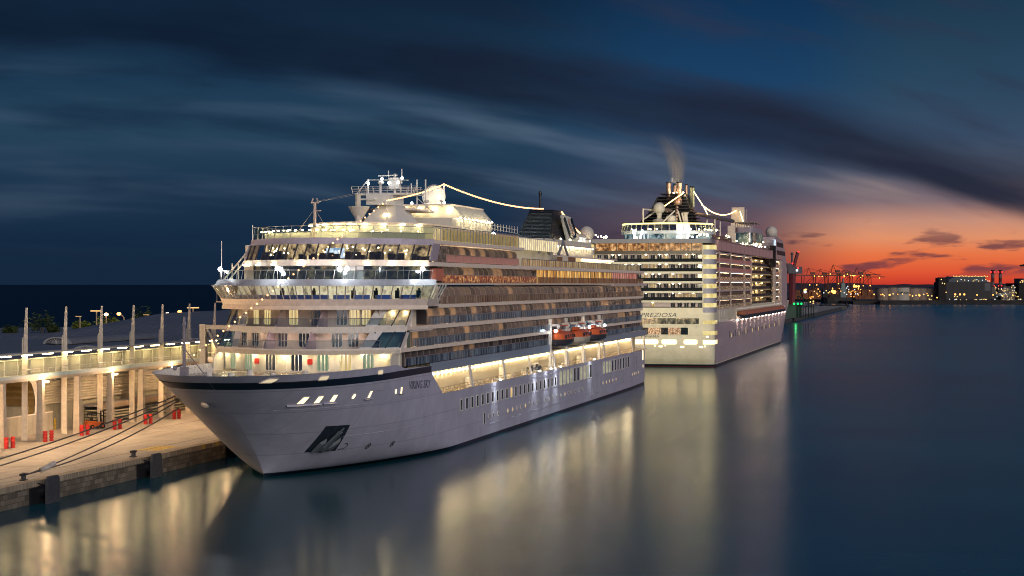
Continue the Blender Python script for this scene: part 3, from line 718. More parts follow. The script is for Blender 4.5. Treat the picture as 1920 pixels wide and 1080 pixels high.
# bulwark inner skin and cap rail
b = MB()
ss2 = [stem(TOP) + .02 + 34 * (k / 60) ** 1.8 for k in range(60)]; ss2 = [s for s in ss2 if s < 14]
for sg in (1, -1):
    b.grid([[(sg * max(hb(stem(z) + .3 + (13.7 - stem(z)) * (k / 60) ** 1.8, z) - .28, 0), stem(z) + .35 + (13.7 - stem(z)) * (k / 60) ** 1.8, z) for k in range(61)] for z in (D3, 12.8, TOP)], 0)
    b.grid([[(sg * max(hb(s, TOP) - .30, 0), s, TOP + .02) for s in ss2], [(sg * (hb(s, TOP) + .05), s - .06, TOP + .02) for s in ss2]], 0)
b.build('bulwark', white, ship)
b = MB()
for k, s in enumerate([-17 + 1.55 * j for j in range(20)]):
    for sg in (1, -1):
        t = hb(s, 12.9) - .3
        if t < 1.8: continue
        tb0 = hb(s, D3) - .35; b.prism([(sg * tb0, D3), (sg * t, TOP - .12), (sg * (t - .25), TOP - .12), (sg * (tb0 - .8), D3)], 'y', s - .07, s + .07)
b.grid([[(sg_ * max(hb(s, 12.9) - .36, .1), s, 13.0) for s in ss2] for sg_ in (1, -1)][:1]) if False else None
for sg in (1, -1): b.tube([(sg * max(hb(s, 12.9) - .42, .1), s, 13.05) for s in ss2[8:]], .08, 4)
b.build('bulwark_ribs', white, ship)
# foredeck
teak = seamed('deck_planks', (0.46, 0.37, 0.25), 0.22, 1.2, mortar=0.012, dark=0.6, bw=3.0, rh=0.2, axes='yx', var=.15, bump=.05, spec=.5)
b = MB(); pt = [(hb(s, 12.6) - .1, s, D3) for s in [-16 + k for k in range(0, 36)]]
b.poly(pt + [(-x, y, z) for x, y, z in pt[::-1]]); b.build('foredeck', teak, ship)
# --- things on the hull side
def decal(name, pts, m, off=.02, parent=hull, thick=0.0):
    bb = MB(); n = 10; (a, b_, c_, d_) = pts
    L2 = lambda p, q_, k: (p[0] + (q_[0] - p[0]) * k, p[1] + (q_[1] - p[1]) * k)
    bb.grid([[tuple(onhull(*L2(L2(a, d_, i / n), L2(b_, c_, i / n), j / n), off)) for j in range(n + 1)] for i in range(n + 1)]); return bb.build(name, m, parent, fix=False)
ap = decal('anchor_pocket', [(1.4, 3.0), (0.15, 6.37), (4.63, 6.26), (6.4, 2.81)], mat('pocket_shade', (.02, .03, .045), .5, var=.4), .03)  # dark patch on flush plating paints the shade of a recess
bb = MB(); P = [onhull(s, z, .22) for s, z in ((2.0, 3.15), (1.7, 4.35), (2.15, 4.85), (2.5, 4.2), (2.9, 4.0), (2.95, 5.7), (3.6, 5.75), (3.7, 4.0), (4.1, 4.15), (4.6, 4.8), (4.95, 4.2), (4.8, 3.1), (3.9, 3.35), (3.3, 3.0), (2.8, 3.35))]
Q_ = [onhull(s, z, .55) for s, z in ((2.2, 3.3), (1.95, 4.3), (2.2, 4.55), (2.5, 3.95), (3.0, 3.75), (3.05, 5.6), (3.5, 5.65), (3.6, 3.75), (4.1, 3.9), (4.55, 4.5), (4.75, 4.1), (4.6, 3.25), (3.9, 3.5), (3.3, 3.2), (2.8, 3.5))]
n = len(P); bb.add([tuple(v) for v in P + Q_], [tuple(range(n, 2 * n))] + [(i, (i + 1) % n, n + (i + 1) % n, n + i) for i in range(n)]); bb.tube([onhull(3.0, 5.3, .3), onhull(3.3, 6.1, .35), onhull(3.6, 5.3, .3)], .12, 6); bb.build('anchor', mat('anchor_grey', (.09, .11, .125), .55), ap, fix=False)
warm_port = emit('hawse_glow', (1.0, .78, .42), 2.2, sample=False)
def rounded(w, hh, r, n=4):
    P = []
    for cx, cy, a0 in ((w / 2 - r, hh / 2 - r, 0), (-w / 2 + r, hh / 2 - r, 90), (-w / 2 + r, -hh / 2 + r, 180), (w / 2 - r, -hh / 2 + r, 270)):
        for k in range(n + 1):
            a = rad(a0 + 90 * k / n); P.append((cx + r * math.cos(a), cy + r * math.sin(a)))
    return P
def hull_opening(name, s, z, w, hh, r, m, slant=0.0, frame=.12, fm=None):
    bb = MB(); P = rounded(w, hh, r); F_ = rounded(w + 2 * frame, hh + 2 * frame, r + frame)
    q = lambda p, off: tuple(onhull(s + p[0] + slant * p[1], z + p[1], off))
    vs = [q(p, .05) for p in F_] + [q(p, .05) for p in P] + [q(p, .02) for p in P] + [q(p, .0) for p in F_]
    n = len(P)
    bb.add(vs, [(i, (i + 1) % n, n + (i + 1) % n, n + i) for i in range(n)] + [(n + i, n + (i + 1) % n, 2 * n + (i + 1) % n, 2 * n + i) for i in range(n)] + [(i, 3 * n + i, 3 * n + (i + 1) % n, (i + 1) % n) for i in range(n)], 0)
    bb.poly([q(p, .022) for p in P], 1)
    return bb.build(name, [fm or white, m], hull, fix=False)
for s, z, sl in ((-7.9, 10.0, -.25), (-5.6, 9.98, -.25), (-3.0, 10.0, -.2), (5.5, 10.0, .3), (16.6, 9.9, .2)):
    hull_opening('mooring_port', s, z, .85 if s < 3 else .7, .8, .08, warm_port, sl, .06)
    bb = MB(); P = [onhull(s + a, 9.5, o) for a, o in ((-1.3, .02), (1.0, .02), (1.0, .28), (-1.3, .28))]; bb.poly(P); bb.build('port_sill', hull_shaded, hull, fix=False)
for s, z in ((1.24, 10.0), (14.3, 9.87)): hull_opening('mooring_port', s, z, .75, .6, .28, warm_port, 0, .08)
for s, w in ((-15.4, 1.1), (-8.0, 1.7), (7.5, 1.9)): hull_opening('fairlead', s, 12.68, w, .45, .2, emit('fairlead_glow', (1, .8, .5), .75, sample=False), 0, .1)
bb = MB(); P = [(-12.4, 9.55)]
b = MB(); b.lathe((0, 0, 0), [(.001, .18), (.5, .15), (.72, .05), (.8, 0)], 14); o = b.build('fairlead', white, hull); 
o.rotation_euler = Vector((-.55, -.6, -.55)).to_track_quat('Z', 'Y').to_euler(); o.location = (-hb(-11.6, 9.55) * .75 , -12.6, 9.55); o.scale = (1.3, .5, 1)
# loading door outline, draught marks
outl = mat('seam_grey', (.30, .30, .33), .6)
for s0, s1, z0, z1 in ((7.08, 9.27, 10.34, 11.37),):
    bb = MB()
    for a, c in (((s0, z0), (s1, z0)), ((s1, z0), (s1, z1)), ((s1, z1), (s0, z1)), ((s0, z1), (s0, z0))): bb.tube([onhull(*a, .02), onhull(*c, .02)], .035, 4)
    bb.build('shell_door', outl, hull)
markm = mat('mark_black', (.05, .05, .06), .6)
for s, z in ((12.74, 2.92), (18.96, 2.71)):
    bb = MB(); rr = [onhull(s + .42 * math.cos(a), z + .34 * math.sin(a), .03) for a in [rad(24 * k) for k in range(16)]]; bb.tube(rr, .05, 4)
    bb.tube([onhull(s - .25, z - .2, .03), onhull(s + .25, z + .2, .03)], .05, 4); bb.tube([onhull(s - .25, z + .2, .03), onhull(s + .25, z - .2, .03)], .05, 4); bb.build('thruster_mark', markm, hull)
bb = MB(); bb.tube([onhull(s, z, .03) for s, z in ((6.6, 3.0), (7.6, 3.0), (7.8, 3.4), (7.4, 3.7), (6.9, 3.7))], .05, 4); bb.build('bulb_mark', markm, hull)
for z, s0, s1 in ((8.85, -9.5, 30), (4.7, 4, 40), (2.0, 58, 150), (3.9, 150, 215), (5.0, 58, 205), (7.6, 60, 224), (2.0, 160, 215)):
    bb = MB(); n = 24; bb.tube([onhull(s0 + (s1 - s0) * k / n, z, .01) for k in range(n + 1)], .035, 4); bb.build('rubbing_strake', hull_shaded, hull)
# side windows
w_dark = litglass('hull_window', [(.2, (.006, .009, .014)), (.55, (.018, .024, .034)), (.8, (.08, .07, .05))], (1.2, .25, 1.0), 1.0, .25)
w_lit = litglass('hull_window_lit', [(.3, (.75, .45, .14)), (.7, (1.0, .72, .34))], (1, .4, 1), 1.0, .06)
w_pale = litglass('hull_window_pale', [(.3, (.20, .22, .16)), (.7, (.55, .52, .32))], (1, .4, 1), 1.0, .12)
s = 47.7; k = 0
while s < 119:
    r_ = .3 if k in (6, 7, 13, 14, 15, 16, 17, 18, 19, 20, 21) or k == 10 else .06
    hull_opening('window', s, 6.05, 1.25, 1.55, r_, w_lit if k == 10 else w_dark, 0, .14); s += 3.26; k += 1
s = 121.0; k = 0
while s < 153: hull_opening('window', s, 6.35, 1.9, 2.5, .2, w_pale if k in (0, 1, 2, 3, 6, 7, 8) else w_dark, 0, .16); s += 3.35; k += 1
s = 166.0; k = 0
while s < 200: hull_opening('window', s, 6.3, 1.8, 2.3, .12, w_pale if k < 3 else w_dark, 0, .16); s += 3.5; k += 1
hull_opening('shell_door', 61.9, 3.1, 1.0, 1.7, .1, w_dark, 0, .06)
for s, lit in [(64.9, 0), (67.8, 0), (71.0, 0), (77.7, 1), (81.2, 1), (84.4, 0), (87.6, 0), (90.9, 1), (94.1, 0), (97.2, 0), (100.6, 0), (107, 0), (110.3, 0), (113.6, 0), (117, 0), (121, 0), (124.8, 1), (128, 0), (131, 0), (135, 0), (139, 0), (143, 0), (165, 1), (169, 1), (173, 1), (177, 1), (181, 1), (203, 1), (206, 1), (209, 1), (213, 1)]:
    hull_opening('porthole', s, 3.2, .62, .62, .3, w_lit if lit else w_dark, 0, .12)
for s0, s1, z0, z1 in ((156, 160.5, 1.6, 5.2), (150.5, 153.5, 1.2, 4.6), (188, 191, 2.2, 4.4), (207, 210, 3.9, 7.0)):
    bb = MB()
    for a, c in (((s0, z0), (s1, z0)), ((s1, z0), (s1, z1)), ((s1, z1), (s0, z1)), ((s0, z1), (s0, z0))): bb.tube([onhull(*a, .02), onhull(*c, .02)], .06, 4)
    bb.build('shell_door', outl, hull)
hull_opening('mooring_port', 221.5, 6.9, 2.4, 2.3, .2, warm_port, 0, .12); hull_opening('mooring_port', 222, 4.3, .9, .7, .2, warm_port, 0, .1)
letters('ship_name', 'VIKING SKY', 1.55, mat('name_grey', (.13, .14, .18), .5), hull, (B + .03, 19.9, 9.85), (0, 1, -.03), (0, 0, 1), .02, .25, 10.6)

# --- promenade deck: lit gallery behind the long openings
prom_m = mat('gallery_paint', (0.74, 0.64, 0.44), .5, var=.06)
b = MB()
for sg in (1, -1):
    b.box(min(sg * 9.6, sg * 9.75), max(sg * 9.6, sg * 9.75), 30, S_STERN - 1, 7.5, 12.3)
b.box(-9.7, 9.7, S_STERN - 4, S_STERN - 3.8, 7.5, 12.3); b.box(9.7, B - .12, 30.2, 30.4, 7.5, 11.6)
b.build('gallery_wall', prom_m, ship)
b = MB(); b.poly([(-B + .1, 30, 7.5), (B - .1, 30, 7.5), (B - .1, 200, 7.5), (B * .93, S_STERN - .1, 7.5), (-B * .93, S_STERN - .1, 7.5)]); b.build('gallery_deck', mat('gallery_deck_paint', (.52, .36, .20), .4), ship)
b = MB()
for sg in (1, -1):
    x0, x1 = sorted((sg * 9.7, sg * (B - .02)))
    b.box(x0, x1, 30.5, S_STERN - 2, 11.62, 11.85)
b.build('gallery_ceiling', prom_m, ship)
for k in range(76):
    s = 33 + k * 2.48
    if k == 0:
        b = MB(); b.box(-.1, .1, -.22, .22, -.08, .06); gl = b.build('gallery_lamp', emit('gallery_lamp', (1.0, .79, .45), 300), ship); gl.location = (9.95, s, 10.75)
    else: copy_of(gl, (9.95, s, 10.75), ship)
# header band over the openings
band_m = mat('blue_grey_paint', (.24, .31, .40), .35, var=.08)
b = MB()
for s0, s1 in ((31.2, 111.5), (166, 224)):
    for x in (B - .18, -B): b = MB(); b.box(x, x + .192, s0, s1, 11.6, 12.85); b.build('header_band', band_m, ship)
post = [(53.5, 1.2), (75.2, 1.2), (94.4, .7), (114.5, 1.6), (128, .6), (145, .6), (166.5, 1.4), (184.5, .9), (203, .9), (220.5, 1.4)]
for s, ww in post: b = MB(); b.prism([(s - ww / 2 + 1.4, 8.2), (s + ww / 2 + 1.4, 8.2), (s + ww / 2 - .6, 11.65), (s - ww / 2 - .6, 11.65)], 'x', B - .25, B - .005); b.build('gallery_post', white, ship)
b = MB()
s = 38.0
while s < 218:
    b.tube([(B - .35, s, 8.2), (B - .55, s - .15, 9.05)], .05, 4); s += 1.55
b.tube([(B - .55, 37.5, 9.05), (B - .55, 218, 9.05)], .05, 5); b.tube([(B - .45, 37.5, 8.65), (B - .45, 218, 8.65)], .03, 4)
b.box(B - .25, B + .01, 37.4, S_STERN, 8.28, 8.34)
b.build('gallery_railing', mat('warm_rail', (.55, .42, .26), .4), ship)
b = MB()
for s, w_, h_ in ((60, 1.2, 2), (82, .8, 2.6), (88, 2.2, 1.2), (99, 1.5, 1.4), (103, 2.6, .9), (108, 1.2, 2.2), (118, 1.0, 1.0), (123, .7, 2.6), (150, 2.8, 1.9), (134, 2.0, 1.2)): b.box(10.3, 11.2, s - w_ / 2, s + w_ / 2, 7.5, 7.5 + h_)
b.build('deck_lockers', warm_white, ship)
# marina gear: boat cradle with a black rubber boat in the gallery
rb = thing('rubber_boat', 'grey rubber rescue boat stowed in the lit gallery below the first lifeboat', 'boat', (XC + 12.1, Y0 + 101, 8.9))
b = MB()
b.tube([(-.7, -2.2, .2), (-.75, 0, .15), (-.6, 1.6, .3), (0, 2.5, .5), (.6, 1.6, .3), (.75, 0, .15), (.7, -2.2, .2)], .32, 8); b.build('tube', mat('rubber_grey', (.07, .075, .08), .6), rb, True)
b = MB(); b.prism([(-2.3, 0), (1.9, .1), (1.9, .3), (-2.3, .2)], 'x', -.5, .5); b.box(-.25, .25, -.6, .1, .2, .8); b.build('floor', steel, rb)
b = MB(); b.box(-.2, .2, -2.75, -2.3, -.2, .75); b.build('outboard_motor', black, rb)

# --- superstructure decks ------------------------------------------------------------------
def fcurve(s0, k, wdt, n=24): return [(-wdt + 2 * wdt * i / n, s0 + k * (-wdt + 2 * wdt * i / n) ** 2) for i in range(n + 1)]
def slab(name, curve, s1, z0, z1, m, back=None):
    bb = MB(); wd = curve[-1][0]; wb_ = back or wd
    P = curve + ([(wb_, curve[-1][1] + 5)] if back else []) + [(wb_, s1), (-wb_, s1)] + ([(-wb_, curve[0][1] + 5)] if back else [])
    bb.prism(P, 'z', z0, z1); return bb.build(name, m, ship)
def cwall(bb, curve, z0, z1, lean=0.0, mi=0, out=0.0):
    bb.grid([[(x, y, z0) for x, y in curve], [(x * (1 + out), y + lean, z1) for x, y in curve]], mi)
slab_m = mat('deck_edge_lit', (.88, .75, .63), .45, var=.08)  # brightened and warmed: lamp light put into the paint colour
# deck 3: house wall behind the foredeck, doors, fire boxes, lamps
c3 = fcurve(10.4, .045, 12.3)
b = MB(); cwall(b, c3, D3, D4 - .5); b.grid([[(sg_, c3[-1][1], z) for z in (D3, D4 - .5)] + [] for sg_ in (12.3,)] and [[(12.3, c3[-1][1], D3), (12.3, 17.6, D3)], [(12.3, c3[-1][1], D4 - .5), (12.3, 17.6, D4 - .5)]])
fw = b.build('deck_house', mat('house_cream', (.72, .66, .54), .5, var=.05), ship)
win_green = litglass('curtained_pane', [(.35, (.10, .16, .09)), (.6, (.26, .36, .22))], (9, 9, .3), 1.0, .12)
win_dark = litglass('dark_room_pane', [(.35, (.012, .016, .022)), (.7, (.05, .055, .06))], (5, 5, .4), 1.0, .2)
win_warm = litglass('warm_room_pane', [(.3, (.42, .28, .10)), (.5, (.85, .62, .26)), (.7, (1.0, .86, .50))], (7, 7, .25), .95, .06, sample=True)
def fwin(curve_s0, k, t, z, wdt, hh, m, parent, name='window', lean=0.0, off=.05, panes=3, fm=None):
    sc_ = curve_s0 + k * t * t; nx, ny = 2 * k * t, -1.0; L_ = math.hypot(nx, ny); nx /= L_; ny /= L_
    ux, uy = -ny, nx                                                    # along the wall
    bb = MB(); q = lambda p, o_: (t + ux * p[0] + nx * o_, sc_ + uy * p[0] + ny * o_ + lean * p[1], z + p[1])
    rr_ = .22 if wdt > .8 else .05; P = rounded(wdt, hh, rr_); F_ = rounded(wdt + .16, hh + .16, rr_ + .06); n = len(P)
    bb.add([q(p, off) for p in F_] + [q(p, off) for p in P] + [q(p, .0) for p in F_], [(i, (i + 1) % n, n + (i + 1) % n, n + i) for i in range(n)] + [(i, 2 * n + i, 2 * n + (i + 1) % n, (i + 1) % n) for i in range(n)], 0)
    bb.poly([q(p, off - .02) for p in P], 1)
    for j in range(1, panes):
        xx = -wdt / 2 + wdt * j / panes
        bb.add([q((xx - .05, -hh / 2), off + .01), q((xx + .05, -hh / 2), off + .01), q((xx + .05, hh / 2), off + .01), q((xx - .05, hh / 2), off + .01)], [(0, 1, 2, 3)], 0)
    return bb.build(name, [fm or white, m], parent, fix=False)
for t, m_ in ((-12.0, win_dark), (-9.82, win_green), (-6.79, win_green), (-3.17, win_dark), (.54, win_dark), (3.84, win_green), (6.52, win_warm), (8.99, win_green)):
    fwin(10.4, .045, t, 13.62, 1.45, 2.05, m_, fw)
fwin(10.4, .045, -1.37, 13.5, 1.0, 1.95, mat('door_cream', (.62, .56, .45), .5), fw, 'door', panes=1)
for t in (-5.3, 2.26): fwin(10.4, .045, t, 13.75, .5, .55, redp, fw, 'fire_hose_box', panes=1, off=.22, fm=redp)
for i, t in enumerate((-11.47, -9.34, -6.1, -3.57, -1.21, 1.02, 4.02, 6.49, 8.89, 10.98)):
    if i == 0: b = MB(); b.box(-.32, .32, -.1, .1, -.1, 0); el = b.build('eave_lamp', emit('eave_lamp', LAMP_W, 130), ship); el.location = (t, 9.75 + .045 * t * t, D4 - .52)
    else: copy_of(el, (t, 9.75 + .045 * t * t, D4 - .52), ship)
for sg in (1, -1):                                                       # curved wing screens at the foredeck corners
    b = MB(); b.prism([(13.5, D3), (13.5, 13.9), (14.2, 14.5), (15.2, 14.75), (18.6, 14.75), (18.6, D3)], 'x', sg * 12.1 - .08, sg * 12.1 + .08); b.build('wing_screen', warm_white, ship)
# decks 4 and 5: raked balcony fronts
e4 = fcurve(9.2, .045, B); e5 = fcurve(12.0, .045, B)
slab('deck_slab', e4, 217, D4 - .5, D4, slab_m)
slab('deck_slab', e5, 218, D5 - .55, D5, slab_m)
b = MB(); cwall(b, fcurve(8.95, .045, B), D4 - .1, D4 + .12); cwall(b, fcurve(8.95, .045, B), D4 - .62, D4 - .1, -.35); cwall(b, fcurve(11.75, .045, B), D5 - .75, D5 + .1)
b.build('deck_fascia', mat('fascia_warmed', (.72, .66, .58), .4), ship)  # warm lamp light mixed into the fascia colour
fpaint = mat('balcony_warmed', (.76, .64, .56), .5, var=.08)  # creamier than the bare paint: lamp warmth is in the colour
b = MB(); cwall(b, fcurve(13.6, .045, 12.3), D4, D5 - .5); w4 = b.build('balcony_wall', fpaint, ship)
b = MB(); cwall(b, fcurve(16.2, .045, 12.3), D5, D6 - .3); w5 = b.build('balcony_wall', fpaint, ship)
for t, m_ in ((-9.32, win_dark), (-7.12, win_dark), (-2.61, win_dark), (.43, win_dark), (4.56, win_dark), (6.5, win_dark)): fwin(13.6, .045, t, D4 + 1.25, 1.35, 2.0, m_, w4)
for t, m_ in ((-10.6, win_warm), (-8.31, win_warm), (-6.21, win_warm), (-1.99, win_warm), (1.08, win_dark), (4.41, win_dark), (5.94, win_warm), (7.3, win_warm)): fwin(16.2, .045, t, D5 + 1.25, 1.35 if t < 6 else 1.2, 2.0, m_, w5)
part_m = mat('partition_mauve', (.50, .38, .42), .5, var=.12)
for (s0, zA, zB, lst) in ((9.3, D4, D5 - .55, (-3.91, 1.98)), (12.1, D5, D6 - .35, (-3.14, 2.59))):
    for t in lst:
        k = .045 * t * t; b = MB(); b.prism([(s0 + k, zA), (s0 + 2.6 + k, zB), (s0 + 4.4 + k, zB), (s0 + 4.4 + k, zA)], 'x', t - .06, t + .06)
        b.tube([(t, s0 + k - .05, zA), (t, s0 + 2.55 + k, zB)], .1, 5); b.build('partition', part_m, ship)
rail_glass = glass('rail_glass', (.66, .74, .76), .90, fk=.25)
side_glass = glass('side_rail_glass', (.50, .62, .74), .70, .12, (.50, .68, .86), .18, ((.48, .62, .74), .40))
def curved_rail(s0, k, wdt, z0, hh, lean=0.0, name='glass_rail', every=1, post_=True, mg=None, n=24, rr=.045):
    bb = MB(); c = fcurve(s0, k, wdt, n); cwall(bb, c, z0 + .08, z0 + hh - .05, lean)
    bb.tube([(x, y + lean, z0 + hh) for x, y in c], rr, 5, 1)
    if post_:
        for x, y in c[::every]: bb.tube([(x, y, z0), (x, y + lean, z0 + hh)], .035, 4, 1)
    return bb.build(name, [mg or rail_glass, rail_metal], ship)
for s0_, z_ in ((12.2, D5 - .62), (14.8, D6 - .42)):
    for t in (-9.6, -6.6, -2.2, 0.9, 4.6, 7.6):
        b = MB(); b.box(t - .12, t + .12, s0_ + .045 * t * t - .12, s0_ + .045 * t * t + .12, z_ - .06, z_); b.build('balcony_lamp', emit('front_balcony_lamp', (1.0, .72, .52), 95), ship)
curved_rail(9.35, .045, 10.4, D4, 1.15, .45, every=2); curved_rail(12.15, .045, 10.4, D5, 1.15, .45, every=2)
# white corner frames with slanting panes on the port and starboard side
for sg in (1, -1):
    for (s0, zA, zB) in ((9.1, D4, D5 - .5), (11.9, D5, D6 - .3)):
        b = MB(); ta, tb_ = 8.2, 9.5
        def cp_(t, k): return (sg * (t + .75 * k), s0 + 2.75 * k + .045 * (t + .75 * k) ** 2, zA + (zB - zA) * k)
        b.grid([[cp_(ta + (tb_ - ta) * i / 3, k) for i in range(4)] for k in (0, .5, 1)]); x = sg * (B + .0)
        b.grid([[cp_(9.5 + (B - 9.5) * i / 4 * (1 - .75 / 3.2 * k), k) for i in range(5)] for k in (0, .09)]); b.grid([[cp_(9.5 + (B - 9.5 - .75 * k) * i / 4, k) for i in range(5)] for k in (.93, 1)])
        sA, sB = s0 + .045 * B * B, s0 + 2.75 + .045 * B * B
        b.add([(x, sA, zA), (x, sA + 1.3, zA), (x, sB + 1.6, zB), (x, sB, zB)], [(0, 1, 2, 3)])
        b.add([(x, sB + .1, zB), (x, sB + 13, zB), (x, sB + 13, zB - .22), (x, sB - .1, zB - .22)], [(0, 1, 2, 3)])
        cf = b.build('corner_frame', mat('frame_white', (.76, .72, .68), .42), ship)
        b = MB(); b.grid([[cp_(9.5 + (B - 9.55 - .75 * k) * i / 6, k) for i in range(7)] for k in (.09, .5, .93)])
        b.tube([cp_(11.0, .05), cp_(10.8, .95)], .09, 4, 1); b.tube([cp_(12.5, .05), cp_(11.9, .95)], .09, 4, 1)
        b.build('corner_window', [glass('corner_glass', (.35, .55, .58), .72) if zA < D5 else glass('corner_clear', (.88, .90, .80), .9, fk=.3), mat('mullion_dark', (.05, .05, .055), .4)], cf)
# lit sunroom behind the deck 5 corner, dark one on deck 4
b = MB(); b.box(9.4, 9.5, 17.5, 23.9, D5, D6 - .62); b.box(9.5, 12.6, 23.9, 24.0, D5, D6 - .62); b.build('sunroom_wall', warm_white, ship)
for x, y in ((10.4, 20.75), (11.8, 22.15)): b = MB(); b.tube([(x, y, D5 + 1.65), (x, y, D5 + 1.85)], .09, 8); b.build('wall_lamp', emit('sunroom_lamp', (1.0, .85, .5), 110), ship)
for x in (10.5, 11.8): b = MB(); b.box(x - .4, x + .4, 19.2, 20.0, D5, D5 + .4); b.box(x - .4, x + .4, 19.9, 20.1, D5 + .4, D5 + .85); b.build('armchair', white, ship)
b = MB(); b.box(9.4, 9.5, 15.5, 20.9, D4, D5 - .6); b.box(9.5, 12.6, 20.9, 21.0, D4, D5 - .6); b.build('sunroom_wall', mat('dim_room', (.08, .12, .12), .6), ship)
# --- bridge
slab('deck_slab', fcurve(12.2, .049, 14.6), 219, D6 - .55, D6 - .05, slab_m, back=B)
b = MB(); cw = fcurve(12.4, .049, 14.4); cwall(b, cw, D6 - .1, 21.75, -.2, out=.02); cwall(b, fcurve(12.3, .049, 14.6), D6 - .6, D6 - .1)
for sg in (1, -1):
    b.poly([(sg * 14.4, cw[0][1], D6 - .1), (sg * 14.4, cw[0][1] + 6, D6 - .1), (sg * 14.7, cw[0][1] + 6, 21.75), (sg * 14.7, cw[0][1] - .2, 21.75)])
    b.box(min(sg * 12.6, sg * 14.4), max(sg * 12.6, sg * 14.4), cw[0][1] + 5.8, cw[0][1] + 6, D6 - .1, 23.6)
b.build('bridge_front', mat('bridge_warmed', (.74, .62, .54), .45), ship)  # bridge front tinted warm to carry lamp light in its colour
bg_mat = glass('bridge_glass', (.86, .92, .92), .9)
b = MB(); cA = fcurve(12.2, .049, 14.7, 30); cwall(b, cA, 21.75, 23.6, -1.0, out=.07)
for i, (x, y) in enumerate(cA): b.tube([(x, y, 21.75), (x * 1.07, y - 1.0, 23.6)], .075, 4, 1)
for sg in (1, -1):
    for i in range(5):
        ya, yb = cA[0][1] + i * 1.25, cA[0][1] - .8 + i * 1.5
        b.tube([(sg * 14.7, ya, 21.75), (sg * 15.7, yb, 23.6)], .09, 4, 1)
    b.poly([(sg * 14.7, cA[0][1], 21.75), (sg * 14.7, cA[0][1] + 5, 21.75), (sg * 15.7, cA[0][1] + 5.2, 23.6), (sg * 15.7, cA[0][1] - 1.0, 23.6)])
b.build('bridge_windows', [bg_mat, mat('mullion_pale', (.50, .47, .46), .4)], ship)
br_in = litglass('bridge_wall_glow', [(.30, (.10, .09, .07)), (.40, (.62, .50, .30)), (.55, (.92, .80, .54)), (.66, (.50, .40, .26)), (.75, (.25, .36, .5))], (1.1, .2, .6), 1.0, .0, 2.0, sample=True)
b = MB(); cwall(b, fcurve(17.5, .049, 14.2), D6 - .05, 23.6); b.build('bridge_back_wall', br_in, ship)  # wall glows in patches to stand in for the lit room
b = MB()
for i, t in enumerate([-12.5, -9.8, -7.2, -4.6, -2.4, 0, 2.4, 4.9, 7.2, 9.6, 12.2]):
    s = 14.2 + .049 * t * t; b.cbox((t, s, 21.75), 2.1, .7, 1.1, math.atan(.098 * t), 0)
b.build('bridge_console', mat('console_blue', (.06, .15, .55), .4), ship)
b = MB()
for i, t in enumerate([-13.2, -8.4, -3.3, 1.2, 6.1, 8.6, 10.9, 13.1]):
    s = 15 + .049 * t * t; b.cbox((t, s, 22.35), .55, .3, 1.1, 0); b.sphere((t + .1, s - .1, 23.05), .17, 8, 6)
b.build('bridge_chairs', black, ship)
# silver visor, terrace rail with slanting stanchions, floodlights
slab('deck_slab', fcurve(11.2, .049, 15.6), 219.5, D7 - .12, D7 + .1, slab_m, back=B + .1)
b = MB(); vA = fcurve(10.9, .049, 15.75); b.grid([[(x, y - .35, 23.5) for x, y in vA], [(x * .985, y + .5, 24.35) for x, y in vA], [(x * .985, y + .8, 24.35) for x, y in vA]])
b.build('visor', mat('silver_paint', (.56, .58, .62), .3, .25), ship)
curved_rail(11.9, .049, 15.0, 24.2, 1.35, .55, every=1, n=26)
b = MB()
for t in (-14.6, -2.66, 6.28, 14.2):
    s = 11.6 + .049 * t * t; b.tube([(t, s, 24.3), (t, s, 25.5)], .05, 5)
b.build('floodlight_poles', rail_metal, ship)
for i, t in enumerate((-14.6, -2.66, 6.28, 14.2)):
    if i == 0: b = MB(); b.sphere((0, 0, 0), .30, 10, 8); flo = b.build('floodlight', lamp_cool, ship); flo.location = (t, 11.6 + .049 * t * t, 25.75)
    else: copy_of(flo, (t, 11.6 + .049 * t * t, 25.75), ship)
# --- two storey lounge: lower and upper windows
lounge_lo = litglass('lounge_pane_low', [(.38, (.012, .018, .022)), (.55, (.06, .06, .045)), (.68, (.22, .19, .10)), (.8, (.9, .65, .3))], (.9, .3, .9), 1.0, .22)
lounge_up = litglass('lounge_pane', [(.36, (.02, .022, .024)), (.50, (.22, .15, .07)), (.62, (.70, .48, .20)), (.74, (1.3, 1.0, .55))], (.8, .3, 1.3), 1.0, .12, sample=False)
L0, LK, LW = 17.2, .0665, 13.3
b = MB(); cl = fcurve(L0 + 2.2, LK, LW - .6, 30); cwall(b, cl, 24.1, 26.2, 0)
for x, y in cl[::3]: b.tube([(x, y - .04, 24.1), (x, y - .04, 26.2)], .07, 4, 1)
b.build('lounge_window', [lounge_lo, mat('mullion_dark', (.05, .05, .055), .4)], ship)
slab('deck_slab', fcurve(L0 - 1.4, LK, LW + .1), 216, 26.2, 26.75, slab_m)
b = MB(); cwall(b, fcurve(L0 - 1.6, LK, LW + .1), 26.15, 26.95); b.build('deck_fascia', mat('bridge_warmed', (.74, .62, .54), .45), ship)
for i, t in enumerate((-12.4, -11.03, -8.44, -5.13, -.8, 4.03, 7.3, 9.9, 12.2, 13.0)):
    if i == 0: b = MB(); b.box(-.3, .3, -.08, .08, -.08, .05); ll = b.build('eave_lamp', emit('lounge_eave_lamp', LAMP_W, 170), ship); ll.location = (t, L0 - 1.75 + LK * t * t, 26.35)
    else: copy_of(ll, (t, L0 - 1.75 + LK * t * t, 26.35), ship)
b = MB(); cu = fcurve(L0 - .6, LK, LW - .3, 34); cwall(b, cu, 27.0, 29.1, 1.9)
for i, (x, y) in enumerate(cu):
    if i % 2 == 0: b.tube([(x, y - .05, 27.0), (x, y + 1.85, 29.1)], .12, 4, 1)
